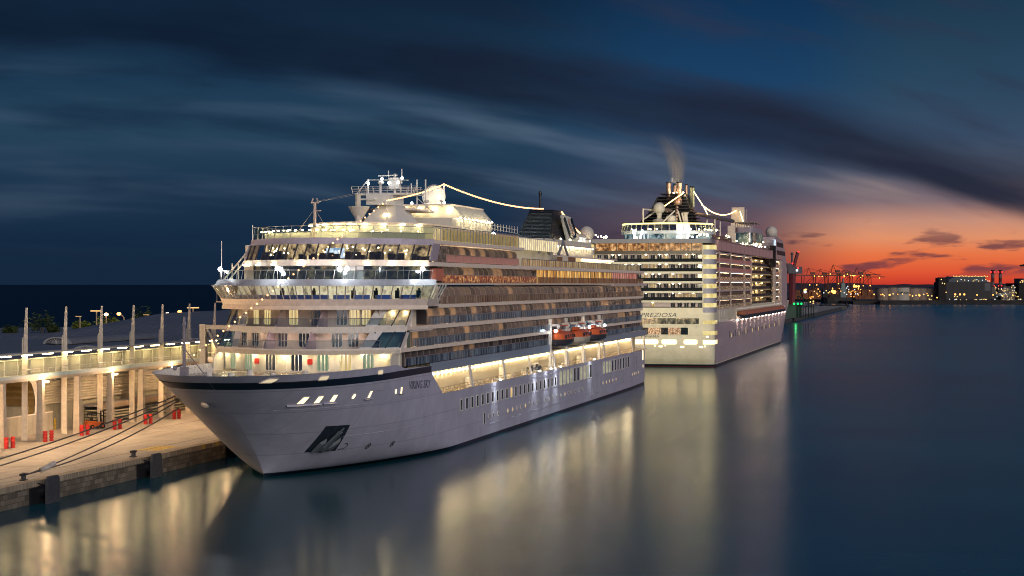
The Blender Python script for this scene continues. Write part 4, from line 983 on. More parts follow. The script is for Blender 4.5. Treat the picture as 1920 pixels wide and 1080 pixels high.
b.build('lounge_window', [glass('lounge_glass', (.80, .82, .80), .86), mat('mullion_dark', (.05, .05, .055), .4)], ship)
b = MB(); cwall(b, fcurve(L0 + 6.5, LK, LW - .6), 26.8, 29.25); b.build('lounge_back_wall', litglass('lounge_wall_glow', [(.34, (.02, .018, .016)), (.44, (.32, .22, .11)), (.56, (.80, .56, .28)), (.68, (1.3, 1.0, .55))], (1.0, .2, .9), 1.0, .02, 4.0, sample=True), ship)  # patchy emission on the wall stands in for the lounge lighting
rl_ = random.Random(9); b = MB()
for i in range(46):
    t = rl_.uniform(-12.2, 12.2); s = L0 + 2.0 + LK * t * t + rl_.uniform(0, 3.2); b.box(t - .35, t + .35, s - .3, s + .3, 26.8, 27.5 + rl_.uniform(0, .7))
tag(b.build('lounge_furniture', mat('furniture_dark', (.05, .04, .035), .6), ship), kind='stuff')
b = MB()
for i in range(30):
    t = rl_.gauss(0, 1) * 1.6 + rl_.choice([-8, -5, 3.2, 9.4, 6]); t = max(-12, min(12, t)); s = L0 + 3.0 + LK * t * t + rl_.uniform(0, 2.5); b.sphere((t, s, 28.1 + rl_.uniform(-.5, .8)), .12, 6, 4)
tag(b.build('lounge_lamps', emit('lounge_bulbs', (1, .76, .40), 14), ship), kind='stuff')
b = MB(); b.box(.3, 2.9, L0 + 5.6, L0 + 5.7, 27.2, 28.6); b.box(1.55, 1.65, L0 + 5.5, L0 + 5.6, 27.1, 28.7); b.build('lounge_screen', litglass('screen_blue', [(.4, (.2, .35, .55)), (.6, (.8, .9, 1.0))], (1, .5, .8), 1.4, 0), ship)
b = MB(); cwall(b, fcurve(L0 + 1.1, LK, LW), 29.05, D9 + .1, .4); b.build('roof_fascia', mat('mauve_grey_paint', (.38, .33, .38), .45), ship)
slab('deck_slab', fcurve(L0 + 1.6, LK, LW - .1), 88, D9 - .5, D9, slab_m)
for sg in (1, -1):
    b = MB(); e = L0 - .6 + LK * LW * LW; b.prism([(e - .3, 26.9), (e + 1.8, 29.3), (e + 5.2, 29.3), (e + 3.4, 26.9)], 'x', sg * LW - .1, sg * LW + .1); b.build('lounge_end_wall', mat('mauve_grey_paint', (.38, .33, .38), .45), ship)
# windscreen round the sports deck
scr = glass('screen_glass', (.80, .86, .72), .86)
curved_rail(L0 + 1.9, LK, LW - .2, D9 + .0, 1.75, .75, every=2, mg=scr, n=34)
b = MB(); b.tube([(x, y + .4, D9 + .85) for x, y in fcurve(L0 + 1.9, LK, LW - .2, 34)], .03, 4); b.build('screen_rail', rail_metal, ship)
b = MB()
e = L0 + 1.9 + LK * (LW - .2) ** 2
for sg in (1, -1):
    b.add([(sg * 13.1, e, D9), (sg * 13.1, 84, D9), (sg * 13.1, 84, D9 + 2.0), (sg * 13.1, e + .75, D9 + 1.75)], [(0, 1, 2, 3)], 0)
    s = e + 2
    while s < 84: b.tube([(sg * 13.1, s, D9), (sg * 13.1, s, D9 + 2.0)], .06, 4, 1); s += 1.9
    b.tube([(sg * 13.1, e, D9 + 1.9), (sg * 13.1, 84, D9 + 2.0)], .06, 4, 1)
b.build('screen', [scr, rail_metal], ship)
# --- sports deck: lit house, ladder rails, lamps
lit_wall = mat('lit_cream', (.72, .68, .56), .5, var=.05)
b = MB(); b.prism(fcurve(34, .11, 8.6) + [(8.6, 62), (-8.6, 62)], 'z', D9, 32.3); b.build('sports_house', lit_wall, ship)
b = MB(); b.prism(fcurve(33.2, .11, 9.0) + [(9.0, 62), (-9.0, 62)], 'z', 32.3, 32.5); b.build('house_roof', slab_m, ship)
for i, t in enumerate((-8, -6.2, -4.2, -2, 0.2, 2.4, 4.6, 6.6, 8.3)):
    if i == 0: b = MB(); b.box(-.28, .28, -.07, .07, -.1, .03); sl = b.build('eave_lamp', emit('sports_lamp', LAMP_W, 170), ship); sl.location = (t, 33.4 + .11 * t * t, 32.2)
    else: copy_of(sl, (t, 33.4 + .11 * t * t, 32.2), ship)
for i in range(34):
    t = random.uniform(-12, 11) if i < 20 else random.uniform(-12.4, -3); sl2 = copy_of(sl, (t, 24.5 + .06 * t * t + random.uniform(0, 3), 30.4 + random.uniform(0, .9)), ship); sl2.scale = (.3, .6, .6)
b = MB()
for i in range(16):
    t = -10.5 + 1.4 * i; s = 24 + .068 * t * t; b.tube([(t - .2, s, D9), (t + .3, s + .5, D9 + 1.0)], .05, 4); b.tube([(t + .3, s + .5, D9 + 1.0), (t + .6, s + .2, D9)], .05, 4); b.box(t - .5, t + .2, s + 1.2, s + 1.8, D9, D9 + .5)
b.build('deck_seats', mat('seat_cream', (.52, .42, .28), .6), ship)
# long lit house along the sports deck with ribs
b = MB(); b.box(-7.5, 7.5, 62, 88, D9, 34.0); b.prism([(-7.5, 34.0), (7.5, 34.0), (5.5, 36.2), (-5.5, 36.2)], 'y', 70, 90); b.build('funnel_house', lit_wall, ship)
for i in range(9):
    copy_of(sl, (7.9, 66 + 2.6 * i, 34.1), ship, rad(90)); 
for i in range(5): copy_of(sl, (-5 + 2.5 * i, 69.6, 35.6), ship)
b = MB(); b.box(-5.6, 5.6, 69, 90.4, 36.2, 36.45); b.box(-6, 3, 56, 69, 35.0, 35.3); b.build('house_roof', slab_m, ship)
b = MB()
for i in range(20):
    s = 62 + 2.1 * i; b.tube([(8.8, s, 32.6), (8.8, s, 33.8)], .05, 4)
b.tube([(8.8, 62, 33.8), (8.8, 102, 33.2)], .05, 4); b.tube([(8.8, 62, 33.2), (8.8, 102, 32.6)], .035, 4); b.build('railing', white, ship)
# aft part of the sports deck: lit windscreen gallery stepping down
b = MB(); b.box(-9, 9, 88, 132, D8, 31.0); b.build('pool_house', lit_wall, ship)
gal = litglass('gallery_screen', [(.3, (.40, .34, .20)), (.55, (.90, .74, .40)), (.75, (1.15, .98, .60))], (.5, .9, .6), 1.25, .1, sample=True)
b = MB(); b.box(12.9, 13.0, 36, 84, D9 + .1, D9 + 1.6); b.build('screen_glow', glass('screen_glass', (.80, .86, .72), .86), ship)
b = MB(); b.box(10.6, 10.7, 40, 128, D9 - .1, 31.7); o = b.build('gallery_screen', gal, ship)
b = MB(); s = 40.0
while s < 128: b.tube([(10.78, s, D9 - .1), (10.78, s, 31.75)], .09, 4); s += 1.7
b.tube([(10.78, 40, 31.75), (10.78, 128, 31.75)], .1, 4); b.build('gallery_frames', white, ship)
# --- side balconies on the port side
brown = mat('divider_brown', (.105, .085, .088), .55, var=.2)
brown_lit = mat('divider_lit', (.36, .25, .17), .5, var=.12)  # lit copy of the brown: cabin light put into the panel colour
cab_dark = litglass('cabin_pane', [(.4, (.008, .008, .010)), (.7, (.03, .025, .02))], (1, .5, .6), 1.0, .2)
cab_lit = emit('cabin_glow', (1.0, .68, .34), 1.7)
rows = [('d4', D4, 22, 217, 11.7), ('d5', D5, 29.5, 218, 11.7), ('d6', D6 - .05, 32, 219, 11.7), ('d3', 12.85, 18.5, 110, 11.7), ('d3b', 12.85, 168, 218, 11.7), ('d7', D7 + .1, 37, 100, 11.7), ('d8', D8 - .05, 38, 86, 11.9)]
PITCH = 3.12
allbays = []
for nm, z, s0, s1, tin in rows:
    allbays += [(s, z, nm) for s in [s0 + PITCH * i for i in range(int((s1 - s0) / PITCH) + 1)]]
allbays.sort(key=lambda q_: q_[0]); near = set(allbays[:98])
bal = {}
for nm, z, s0, s1, tin in rows:
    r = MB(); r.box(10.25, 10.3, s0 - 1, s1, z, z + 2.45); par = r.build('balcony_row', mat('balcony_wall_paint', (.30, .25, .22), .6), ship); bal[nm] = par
    g = MB(); g.add([(B + .02, s0, z + .10), (B + .02, s1, z + .10), (B + .02, s1, z + 1.12), (B + .02, s0, z + 1.12)], [(0, 1, 2, 3)], 0)
    g.box(B - .04, B + .06, s0, s1, z + 1.12, z + 1.2, 1)
    s = s0
    while s < s1: g.box(B - .02, B + .045, s - .03, s + .03, z, z + 1.12, 1); s += 1.56
    if nm in ('d8',):
        gm = mat('salmon_panel', (.74, .36, .28), .5, var=.12)
    elif nm in ('d7',): gm = litglass('rail_reflections', [(.42, (.02, .02, .025)), (.56, (.30, .13, .05)), (.66, (.8, .55, .2))], (1, 1.2, 2.2), 1.0, .25)  # golden reflections on the glass rail painted in as glow
    elif nm == 'd6': gm = glass('gold_reflection_glass', (.55, .55, .52), .70, .2, (.62, .60, .46), .2, ((.62, .52, .36), .5))  # gold tint and streaks paint reflections onto the glass
    else: gm = side_glass
    g.build('glass_rail', [gm, rail_metal], par)
for nm, z, s0, s1, tin in rows:
    b = MB(); s = s0 + 1.2
    while s < s1: b.box(11.5, 11.75, s, s + .28, z + 2.12, z + 2.2); s += PITCH
    tag(b.build('balcony_lamps', emit('balcony_dot', (1.0, .76, .52), 60), bal[nm]), kind='stuff')
dv = None; stuffm = {}
rnd = random.Random(11)
def divider_poly():
    x0, x1, hh, r = 10.35, 12.62, 2.42, .8
    return [(x0, 0.05), (x1, .05)] + [(x1 - r + r * math.cos(rad(a)), hh - r + r * math.sin(rad(a))) for a in (0, 22, 45, 67, 90)] + [(x0, hh)]
lit_at = {}
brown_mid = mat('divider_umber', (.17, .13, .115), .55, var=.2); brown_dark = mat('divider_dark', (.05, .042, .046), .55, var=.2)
trim_m = mat('divider_trim', (.22, .185, .17), .4)
def divider_mesh(bb, s, z, mi=0, mt=1):
    P = divider_poly(); bb.prism([(x, zz + z) for x, zz in P], 'y', s - .045, s + .045, mi)
    A = P[1:7]; n = len(A)                                     # pale metal edging round the outer corner
    In = [(A[0][0] - .13, A[0][1])] + [(11.82 + (x - 11.82) * .84, 1.62 + (zz - 1.62) * .84) for x, zz in A[1:]]
    for yy in (-.055, .055):
        bb.add([(x, s + yy, zz + z) for x, zz in A] + [(x, s + yy, zz + z) for x, zz in In], [(i, i + 1, n + i + 1, n + i) for i in range(n - 1)], mt)
for s, z, nm in allbays:
    lit = rnd.random() < {'d4': .2, 'd5': .2, 'd6': .16, 'd3': .13, 'd3b': .2, 'd7': .22, 'd8': .12}[nm]
    if lit:
        lit_at[(s, z)] = 1
        b = MB(); b.box(10.31, 10.34, s - 2.6, s - .5, z + .1, z + 2.15); b.build('cabin_window', cab_lit, bal[nm])
    m_ = brown_lit if lit else brown
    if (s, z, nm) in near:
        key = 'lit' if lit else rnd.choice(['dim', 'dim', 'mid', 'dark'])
        m_ = {'lit': brown_lit, 'dim': brown, 'mid': brown_mid, 'dark': brown_dark}[key]
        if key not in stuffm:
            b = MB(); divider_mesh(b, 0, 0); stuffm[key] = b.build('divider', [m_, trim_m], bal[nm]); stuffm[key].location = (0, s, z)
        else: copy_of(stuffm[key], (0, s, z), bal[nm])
    else:
        stuffm.setdefault('far', MB())
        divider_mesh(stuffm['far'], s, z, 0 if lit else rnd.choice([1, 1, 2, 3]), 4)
tag(stuffm['far'].build('divider', [brown_lit, brown, brown_mid, brown_dark, trim_m], ship), kind='stuff')
# aft of the balconies on decks 7 and 8: gilded restaurant glass, coral end
gold = litglass('gilded_pane', [(.34, (.05, .03, .015)), (.47, (.36, .16, .04)), (.58, (.75, .42, .10)), (.70, (1.0, .78, .35)), (.82, (.35, .50, .60))], (1, 1.1, .18), 1.35, .12, 4.0)
b = MB(); b.box(12.35, 12.4, 101, 178, D7 + .1, 26.15); s = 101.0
b.build('restaurant_window', gold, ship)
b = MB()
while s < 214: b.tube([(12.42, s, D7 + .1), (12.42, s, 26.2)], .06, 4); s += 2.9
b.build('window_frames', rail_metal, ship)
b = MB(); b.box(12.3, 12.36, 178, 212, D7 + .1, 26.15); b.build('restaurant_window', litglass('coral_pane', [(.35, (.22, .05, .04)), (.6, (.6, .24, .18)), (.75, (1.1, .8, .6))], (1, 1.4, .3), 1.0, .1), ship)
b = MB(); b.box(12.6, 12.68, 101, 219, D7 + .1, D7 + 1.2); b.build('glass_rail', glass('gold_reflection_glass', (.55, .55, .52), .70, .2, (.62, .60, .46), .2, ((.62, .52, .36), .5)), ship)
slab('deck_edge', [(-B - .2, 118), (B + .2, 118)], 214, 26.15, 26.8, mat('pinkish_paint', (.60, .50, .48), .45))
slab('deck_edge', [(-B - .4, 176), (B + .4, 176)], 222, D7 - .42, D7 + .05, mat('pinkish_paint', (.60, .50, .48), .45))
b = MB(); b.box(12.7, 12.76, 88, 213, 26.82, 27.95); b.build('screen', litglass('screen_painted_glow', [(.36, (.16, .10, .05)), (.55, (.46, .34, .16)), (.70, (.85, .72, .42))], (1, 1.6, .2), .75, .2), ship)  # golden light painted on the screen as patchy emission
b = MB(); s = 88.0
while s < 213: b.tube([(12.8, s, 26.8), (12.8, s, 27.98)], .06, 4); s += 2.0
b.tube([(12.8, 88, 27.98), (12.8, 213, 27.98)], .06, 4); b.build('railing', rail_metal, ship)
b = MB(); s = 37.0
while s < 176: b.box(12.75, 13.1, s - .28, s + .28, 26.32, 26.62); s += 1.15
tag(b.build('fender_blocks', black, ship), kind='stuff')
# aft houses with rows of lamps
b = MB(); b.box(-10.5, 10.5, 132, 152, 26.8, 29.1); b.box(-6, 6, 136, 190, 29.1, 31.6); b.box(-6, 6, 138, 188, 31.6, 32.7); b.box(-8, 8, 152, 204, 26.8, 29.0); b.build('deck_house', lit_wall, ship)
b = MB(); b.box(-8.9, 8.9, 134, 205, 29.0, 29.35); b.box(-6.9, 6.9, 137, 190, 31.5, 31.75); b.build('house_roof', mat('pinkish_paint', (.60, .50, .48), .45), ship)
for i in range(16): o = copy_of(sl, (6.5, 139 + 3.2 * i, 31.4), ship, rad(90))
for i in range(18): o = copy_of(sl, (8.5, 153 + 2.85 * i, 28.9), ship, rad(90))
for s0, s1, z0, z1, m_ in ((128, 133, 27.0, 28.9, mat('wood_screen', (.26, .13, .07), .6)), (139, 146, 26.9, 29.0, mat('wood_screen', (.26, .13, .07), .6)), (147, 151.5, 27.0, 28.9, win_warm)):
    b = MB(); b.box(10.52, 10.6, s0, s1, z0, z1); b.build('window', m_, ship)
b = MB()
for s in (112, 121, 130): b.prism([(s, 29.2), (s + 5, 32.2), (s + 10, 29.2), (s + 9.2, 29.2), (s + 5, 31.6), (s + .8, 29.2)], 'x', 10.2, 10.5)
b.build('roof_truss', steel, ship)
letters('house_sign', 'VIKING', 1.5, emit('sign_white', (1, .96, .9), 1.1, sample=False), ship, (4.75, 180.5, 32.9), (0, 1, 0), (0, 0, 1), .03, 0, 8)
b = MB(); b.box(-4, 4.7, 180, 189, 32.7, 34.5); b.build('deck_house', lit_wall, ship)
# --- funnel with dark louvres and the white tail fin emblem
funm = mat('funnel_dark', (.016, .030, .038), .45, var=.2)
b = MB()
NF = 22
for i in range(NF):
    k = i / (NF - 1); z = 32.7 + 6.2 * k
    s0 = 155 + 6.5 * k + 2 * k * k; s1 = 180 - 7 * k; ww = 3.7 - 1.3 * k
    b.box(-ww, ww, s0, s1, z, z + .20)
b.build('funnel_louvres', funm, ship)
b = MB()
b.add([(-3.4, 156, 32.6), (3.4, 156, 32.6), (3.4, 179, 32.6), (-3.4, 179, 32.6), (-2.5, 163.5, 39.2), (2.5, 163.5, 39.2), (2.5, 172, 39.2), (-2.5, 172, 39.2)], [(0, 3, 2, 1), (4, 5, 6, 7), (0, 1, 5, 4), (1, 2, 6, 5), (2, 3, 7, 6), (3, 0, 4, 7)])
fun = b.build('funnel', black, ship)
fin = MB(); fin.prism([(171, 32.2), (164, 37.8), (165, 38.3), (174.5, 38.0), (185, 32.6), (182, 32.2)], 'x', 3.85, 4.1); fino = fin.build('tail_fin', mat('fin_white', (.72, .72, .62), .5), ship)
b = MB(); b.tube([(4.22, s, z) for s, z in ((166.5, 37.5), (169.5, 35.8), (172.5, 34.2), (175.5, 33.6), (178.5, 34.0), (179.2, 35.0), (176.8, 35.9), (175, 36.8), (174, 37.6))], .32, 6); b.tube([(4.22, s, z) for s, z in ((176.5, 34.4), (174.6, 35.4), (172, 36.6), (171, 37.5))], .2, 6, 1)
b.build('emblem', [navy, mat('emblem_rose', (.52, .34, .28), .5)], fino)
b = MB(); b.tube([(-.6, 165, 39), (-.6, 165, 43.2)], .22, 8); b.tube([(-.6, 165, 42.3), (-.6, 165, 42.9)], .36, 8); b.build('exhaust_pipe', black, ship)
b = MB(); b.sphere((-5.0, 141.5, 33.6), .42, 10, 8); b.build('floodlight', lamp_cool, ship)
# --- radomes, masts
radm = seamed('radome_shell', (.62, .58, .50), .5, .4, mortar=.006, dark=.85, bw=.6, rh=.5, var=.04, bump=.05, axes='xz')
b = MB(); b.sphere((0.3, 77.7, 38.1), 1.95, 24, 16); b.lathe((0, 77.7, 36.2), [(1.6, 0), (1.3, .9)], 18); b.build('radome', radm, ship, True)
b = MB(); b.sphere((3, 198, 35.1), 1.75, 24, 16); b.lathe((3, 198, 31.8), [(1.2, 0), (1.0, 1.9)], 14); b.build('radome', radm, ship, True)
b = MB(); b.tube([(2.2, 77.0, 36.4), (2.2, 77.0, 40.1)], .13, 6); b.tube([(1.0, 76, 36.4), (2.2, 77, 39.6)], .09, 5); b.build('festoon_pole', white, ship)
b = MB(); b.tube([(2.0, 195.5, 32), (2.0, 195.5, 35.2)], .1, 6); b.build('festoon_pole', white, ship)
msm = mat('mast_white', (.80, .78, .72), .45, var=.06)
b = MB(); z0, z1 = 31.6, 35.6
b.add([(-3.4, 47, z0), (3.4, 47, z0), (3.4, 62, z0), (-3.4, 62, z0), (-1.3, 52.0, z1), (1.3, 52.0, z1), (1.3, 57.5, z1), (-1.3, 57.5, z1)], [(0, 3, 2, 1), (4, 5, 6, 7), (0, 1, 5, 4), (1, 2, 6, 5), (2, 3, 7, 6), (3, 0, 4, 7)])
b.box(-2.6, 1.2, 50, 57, 35.6, 37.1)
b.build('mast_base', msm, ship)
b = MB(); b.box(-4.6, 4.2, 51, 55.2, 37.1, 37.35); b.box(-4.0, -1.0, 49.5, 51, 36.3, 36.5); b.build('mast_platform', msm, ship)
b = MB()
for x0_, x1_, yy in ((-4.9, 4.7, 50.8), (-4.9, 4.2, 55.2)):
    b.tube([(x0_, 50.8, 38.4), (x0_, 55.2, 38.4)], .05, 4); b.tube([(x1_, 50.8, 38.4), (x1_, 55.2, 38.4)], .05, 4)
    for z in (37.9, 38.4, 39.0): b.tube([(x0_ - (z - 37.3) * .2, yy, z), (x1_ + (z - 37.3) * .25, yy, z)], .05, 4)
    for i in range(10):
        xx = x0_ + (x1_ - x0_) * i / 9; b.tube([(xx, yy, 37.3), (xx * 1.06, yy, 39.0)], .045, 4)
o = b.build('platform_railing', white, ship); o.scale = (1, 1, .62); o.location = (0, 0, 37.3 * .38)
b = MB()
for x, y, za, zb, r in ((-3.2, 53, 37.3, 41.0, .14), (-1.6, 54, 37.3, 40.6, .2), (.4, 55, 37.3, 42.4, .22), (1.5, 55, 40, 43.6, .09), (-.6, 55, 40.4, 43.2, .08), (3.6, 56, 33.6, 41.0, .12), (4.4, 58, 33.6, 41.2, .12), (3.0, 55, 37.3, 40, .1)): b.tube([(x, y, za), (x, y, zb)], r, 6)
b.tube([(-3.2, 53, 40.8), (2.6, 55, 40.8)], .1, 5); b.tube([(1.2, 52, 36.4), (4.4, 56, 37.2)], .14, 5); b.tube([(-1.8, 53.6, 41.8), (1.0, 54.4, 42.0)], .16, 5); b.box(-.4, 1.2, 54.4, 55.6, 38.6, 41.4)
b.tube([(3.6, 56, 36.5), (5.2, 60, 33)], .08, 5); b.tube([(3.6, 56, 36.5), (2.4, 60, 33)], .08, 5); b.tube([(-4.2, 50.6, 37.3), (-3.2, 53, 40.9)], .08, 5); b.sphere((-1.2, 53, 40.1), .5, 10, 8); b.sphere((4.6, 58, 35.8), .4, 8, 6)
o = b.build('mast', msm, ship); o.scale = (1, 1, .62); o.location = (0, 0, 37.3 * .38)
b = MB(); b.lathe((-3.4, 49, 33.2), [(.4, 0), (1.0, 1.0), (1.6, 2.0), (1.6, 2.1)], 16); b.tube([(-3.4, 48.6, 31), (-3.4, 48.6, 37.1)], .42, 8); b.build('mast_funnel', warm_white, ship)
for x, y, z in ((-3.0, 52.4, 39.9), (-.9, 52.6, 41.0), (0.2, 52.6, 40.0), (1.6, 52.8, 40.1), (2.2, 52.8, 41.1)):
    b = MB(); b.sphere((x, y, 37.3 + (z - 37.3) * .62), .22, 8, 6); b.build('floodlight', emit('mast_lamp', LAMP_C, 13), ship)
b = MB(); b.box(.2, 1.0, 49.6, 50, 34.0, 34.3); b.build('wall_lamp', emit('mast_wall_lamp', LAMP_Y, 14), ship)
# forward signal mast on the lounge roof
b = MB(); t_ = -1.0; b.tube([(t_, 22, D9), (t_, 22, 34.8)], .2, 7); b.tube([(t_ - .4, 22, 34.8), (t_ - .25, 22, 35.3)], .1, 5); b.tube([(t_ + .4, 22, 34.8), (t_ + .25, 22, 35.3)], .1, 5); b.box(t_ - .5, t_ + .5, 21.8, 22.2, 34.6, 34.8)
b.tube([(t_ - 1.0, 22.5, D9), (t_, 22, 32.2)], .1, 5); b.tube([(t_, 22, 33.6), (t_ + .9, 22, 33.6)], .07, 4); b.box(t_ - .4, t_ + .6, 21.7, 22.3, 31.2, 31.4)
for x in (-3.6, 1.9): b.tube([(t_, 22, 33.9), (t_ + x, 23.5, D9 + .2)], .025, 4)
b.build('signal_mast', mat('mast_tan', (.48, .38, .33), .5), ship)
b = MB(); b.tube([(t_ + .4, 22, 34.9), (-4.3, 51, 37.4)], .035, 4); b.tube([(t_ + .4, 22, 34.8), (-4.3, 51, 37.2)], .035, 4); b.build('mast_stay', steel, ship)
b = MB(); b.tube([(-14.6, 22.6, 24.4), (-14.6, 22.6, 29.6)], .04, 4); b.tube([(-11.6, 26.5, D9), (-11.6, 26.5, 31.9)], .06, 4); b.build('whip_antenna', white, ship)
b = MB(); b.tube([(6.4, 31, D9), (6.4, 31, 35.5)], .09, 5); b.build('festoon_pole', white, ship)
# starboard wing: stair and vent trunk beside the lounge
b = MB(); b.tube([(-15.2, 25, 24.4), (-13.4, 30, 28.6)], .12, 5); b.tube([(-14.4, 25, 24.4), (-12.6, 30, 28.6)], .12, 5); b.box(-14.2, -12.9, 30, 31.5, 24.3, 28.0); b.tube([(-14.0, 31, 28), (-14.0, 31, 29.2)], .4, 8); b.tube([(-13.9, 27, 24.3), (-13.9, 27, 26.6)], .1, 5); b.tube([(-14.8, 27, 24.3), (-14.8, 27, 26.6)], .1, 5); b.build('wing_stair', mat('cream_paint', (0.72, 0.66, 0.55), .5), ship)
b = MB(); b.box(-16.8, -15.4, 26, 28, 21.2, 21.35)
for x, y in ((-16.7, 26.1), (-16.7, 27.9), (-16.0, 26.1), (-15.5, 26.1)): b.tube([(x, y, 21.3), (x, y, 22.6)], .05, 4)
b.tube([(-16.7, 26.1, 22.6), (-15.5, 26.1, 22.6)], .05, 4); b.tube([(-16.7, 26.1, 22.6), (-16.7, 27.9, 22.6)], .05, 4); b.build('wing_platform', warm_white, ship)
# port corner gear at the lounge end
b = MB()
for i in range(26):
    x, y, z = random.uniform(12.2, 13.2), random.uniform(33, 37.5), random.uniform(26.9, 29); b.box(x - .3, x + .3, y - .4, y + .4, z - .3, z + .25)
tag(b.build('rigging_gear', mat('gear_brown', (.22, .17, .14), .6, var=.5), ship), kind='stuff')
b = MB(); b.box(12.0, 12.9, 33, 37, 24.2, 25.9); b.build('deck_locker', mat('coral_panel', (.62, .20, .13), .5), ship)
b = MB(); b.box(12.9, 13.9, 30.5, 31.5, 21.1, 22.2, 0); b.box(12.95, 13.95, 30.45, 31.4, 21.5, 21.8, 1); b.build('navigation_light_box', [black, white], ship)
# foremast on the bow
b = MB(); x, y = -5.2, -12.6
b.tube([(x, y, D3), (x, y, 19.9)], .24, 7, r2=.14); b.box(x - .4, x + .4, y - .4, y + .4, D3, 14.0); b.tube([(x - .45, y, 13.9), (x, y, 14.9)], .05, 4)
b.box(x - .35, x + .9, y - .3, y + .3, 17.2, 17.3); b.tube([(x + .5, y, 14.5), (x + .5, y, 18.8)], .03, 4); b.tube([(x + .85, y, 14.5), (x + .85, y, 18.6)], .03, 4)
for i in range(10): b.tube([(x + .5, y, 14.7 + .4 * i), (x + .85, y, 14.7 + .4 * i)], .025, 4)
b.sphere((x, y, 19.0), .28, 8, 6); b.tube([(x, y, 16.2), (x + 2.4, y + 1.8, D3)], .07, 5); b.sphere((x - 1.0, y - .4, 13.9), .3, 8, 6)
b.build('foremast', mat('foremast_grey', (.25, .23, .26), .5), ship)
b = MB()
for x, y in ((-2, -6), (3, -5), (-6, -3), (5, 1), (-3, 3)): b.lathe((x, y, D3), [(.5, 0), (.35, .2), (.4, .7), (.001, .75)], 10)
b.build('deck_winch', white, ship)
# spot lamps washing the hull below the gallery
for s, pw in ((68.5, 900), (98, 1500), (107.5, 1500), (116, 2200), (150, 1300)):
    ld = bpy.data.lights.new('hull_lamp', 'SPOT'); ld.energy = pw; ld.color = (.85, .95, 1.0); ld.spot_size = rad(70); ld.spot_blend = .8; ld.shadow_soft_size = .12
    lo = bpy.data.objects.new('hull_lamp', ld); COL.objects.link(lo); lo.parent = ship; lo.location = (B + 1.0, s, 8.6); lo.rotation_euler = Vector((-.10, .0, -1)).to_track_quat('-Z', 'Y').to_euler()
    b = MB(); b.box(B, B + 1.05, s - .08, s + .08, 8.75, 8.85); b.box(B + .85, B + 1.15, s - .2, s + .2, 8.66, 8.75, 1); b.build('hull_lamp_arm', [white, emit('hull_lamp_face', LAMP_C, 160)], ship)

# --- lifeboats hanging in the gallery side
lb_or = mat('lifeboat_orange', (.66, .13, .04), .4); lb_dk = mat('lifeboat_dark', (.06, .055, .065), .25, .1)
def lifeboat(s, L, label, kind):
    r = thing('lifeboat', label, 'lifeboat', (XC + B + .9, Y0 + s, 12.2), 0, 'lifeboats of the nearer ship')
    b = MB(); rws = []
    for i in range(13):
        u = -1 + 2 * i / 12; yy = u * L / 2; wv = 1.75 * (1 - abs(u) ** 3.2) ** .6 + .05; kz = .35 * u * u
        rws.append([(wv * c, yy, z + kz * (z < .6)) for c, z in ((0, 0), (.55, .15), (.92, .75), (1.0, 1.35), (1.0, 1.55))][::1] + [(-wv * c, yy, z + kz * (z < .6)) for c, z in ((1.0, 1.55), (1.0, 1.35), (.92, .75), (.55, .15), (0, 0))])
    b.grid(rws); b.build('hull', lb_dk if kind else mat('lifeboat_cream', (.55, .48, .38), .4), r, True)
    b = MB(); rws = []
    for i in range(13):
        u = -1 + 2 * i / 12; yy = u * L / 2 * .97; wv = 1.72 * (1 - abs(u) ** 3.2) ** .6 + .03
        rws.append([(wv * math.cos(a), yy, 1.55 + 1.45 * (1 - .35 * abs(u) ** 3) * math.sin(a) ** .8) for a in [math.pi * j / 10 for j in range(11)]])
    b.grid(rws); b.build('canopy', lb_or, r, True)
    for i in range(5):
        yy = -L * .3 + L * .15 * i; b = MB(); b.box(1.50, 1.72, yy - .35, yy + .35, 1.75, 2.35); b.build('window', lb_dk, r)
    b = MB(); b.box(-.5, .5, -L * .42, -L * .22, 2.8, 3.4); b.build('steering_hood', lb_or, r)
    for yy in (-L * .36, L * .36):
        b = MB(); b.prism([(-2.6, 4.3), (.4, 4.3), (.6, 3.9), (.3, 3.3), (.1, 3.3), (.1, 3.9), (-2.6, 3.9)], 'y', yy - .2, yy + .2); b.build('davit', white, r)
    b = MB(); b.box(-.3, .3, -L * .36, L * .36, 3.85, 4.05); b.build('davit_beam', lb_or, r)
lifeboat(117.5, 12.5, 'first and largest orange topped lifeboat, dark hull, hanging nearest the bow of the near ship', 1)
lifeboat(134.5, 11.0, 'middle lifeboat of the near ship, paler hull between two dark ones', 0)
lifeboat(152.5, 12.5, 'dark hulled lifeboat hanging farthest aft on the near ship', 1)
for s in (111.6, 126.2, 143.2, 160.6):
    b = MB(); b.box(B - .3, B + .25, s - .25, s + .25, 8.3, 17.4); b.build('davit_post', white, ship)
for s in (111.2, 144, 161):
    b = MB(); b.sphere((B + 1.2, s - .6, 15.3), .28, 8, 6); b.build('floodlight', emit('davit_lamp', LAMP_C, 35), ship)
b = MB(); b.box(10.3, 10.4, 110, 168, 11.6, 17.5); b.build('recess_wall', mat('recess_paint', (.42, .30, .24), .5), ship)

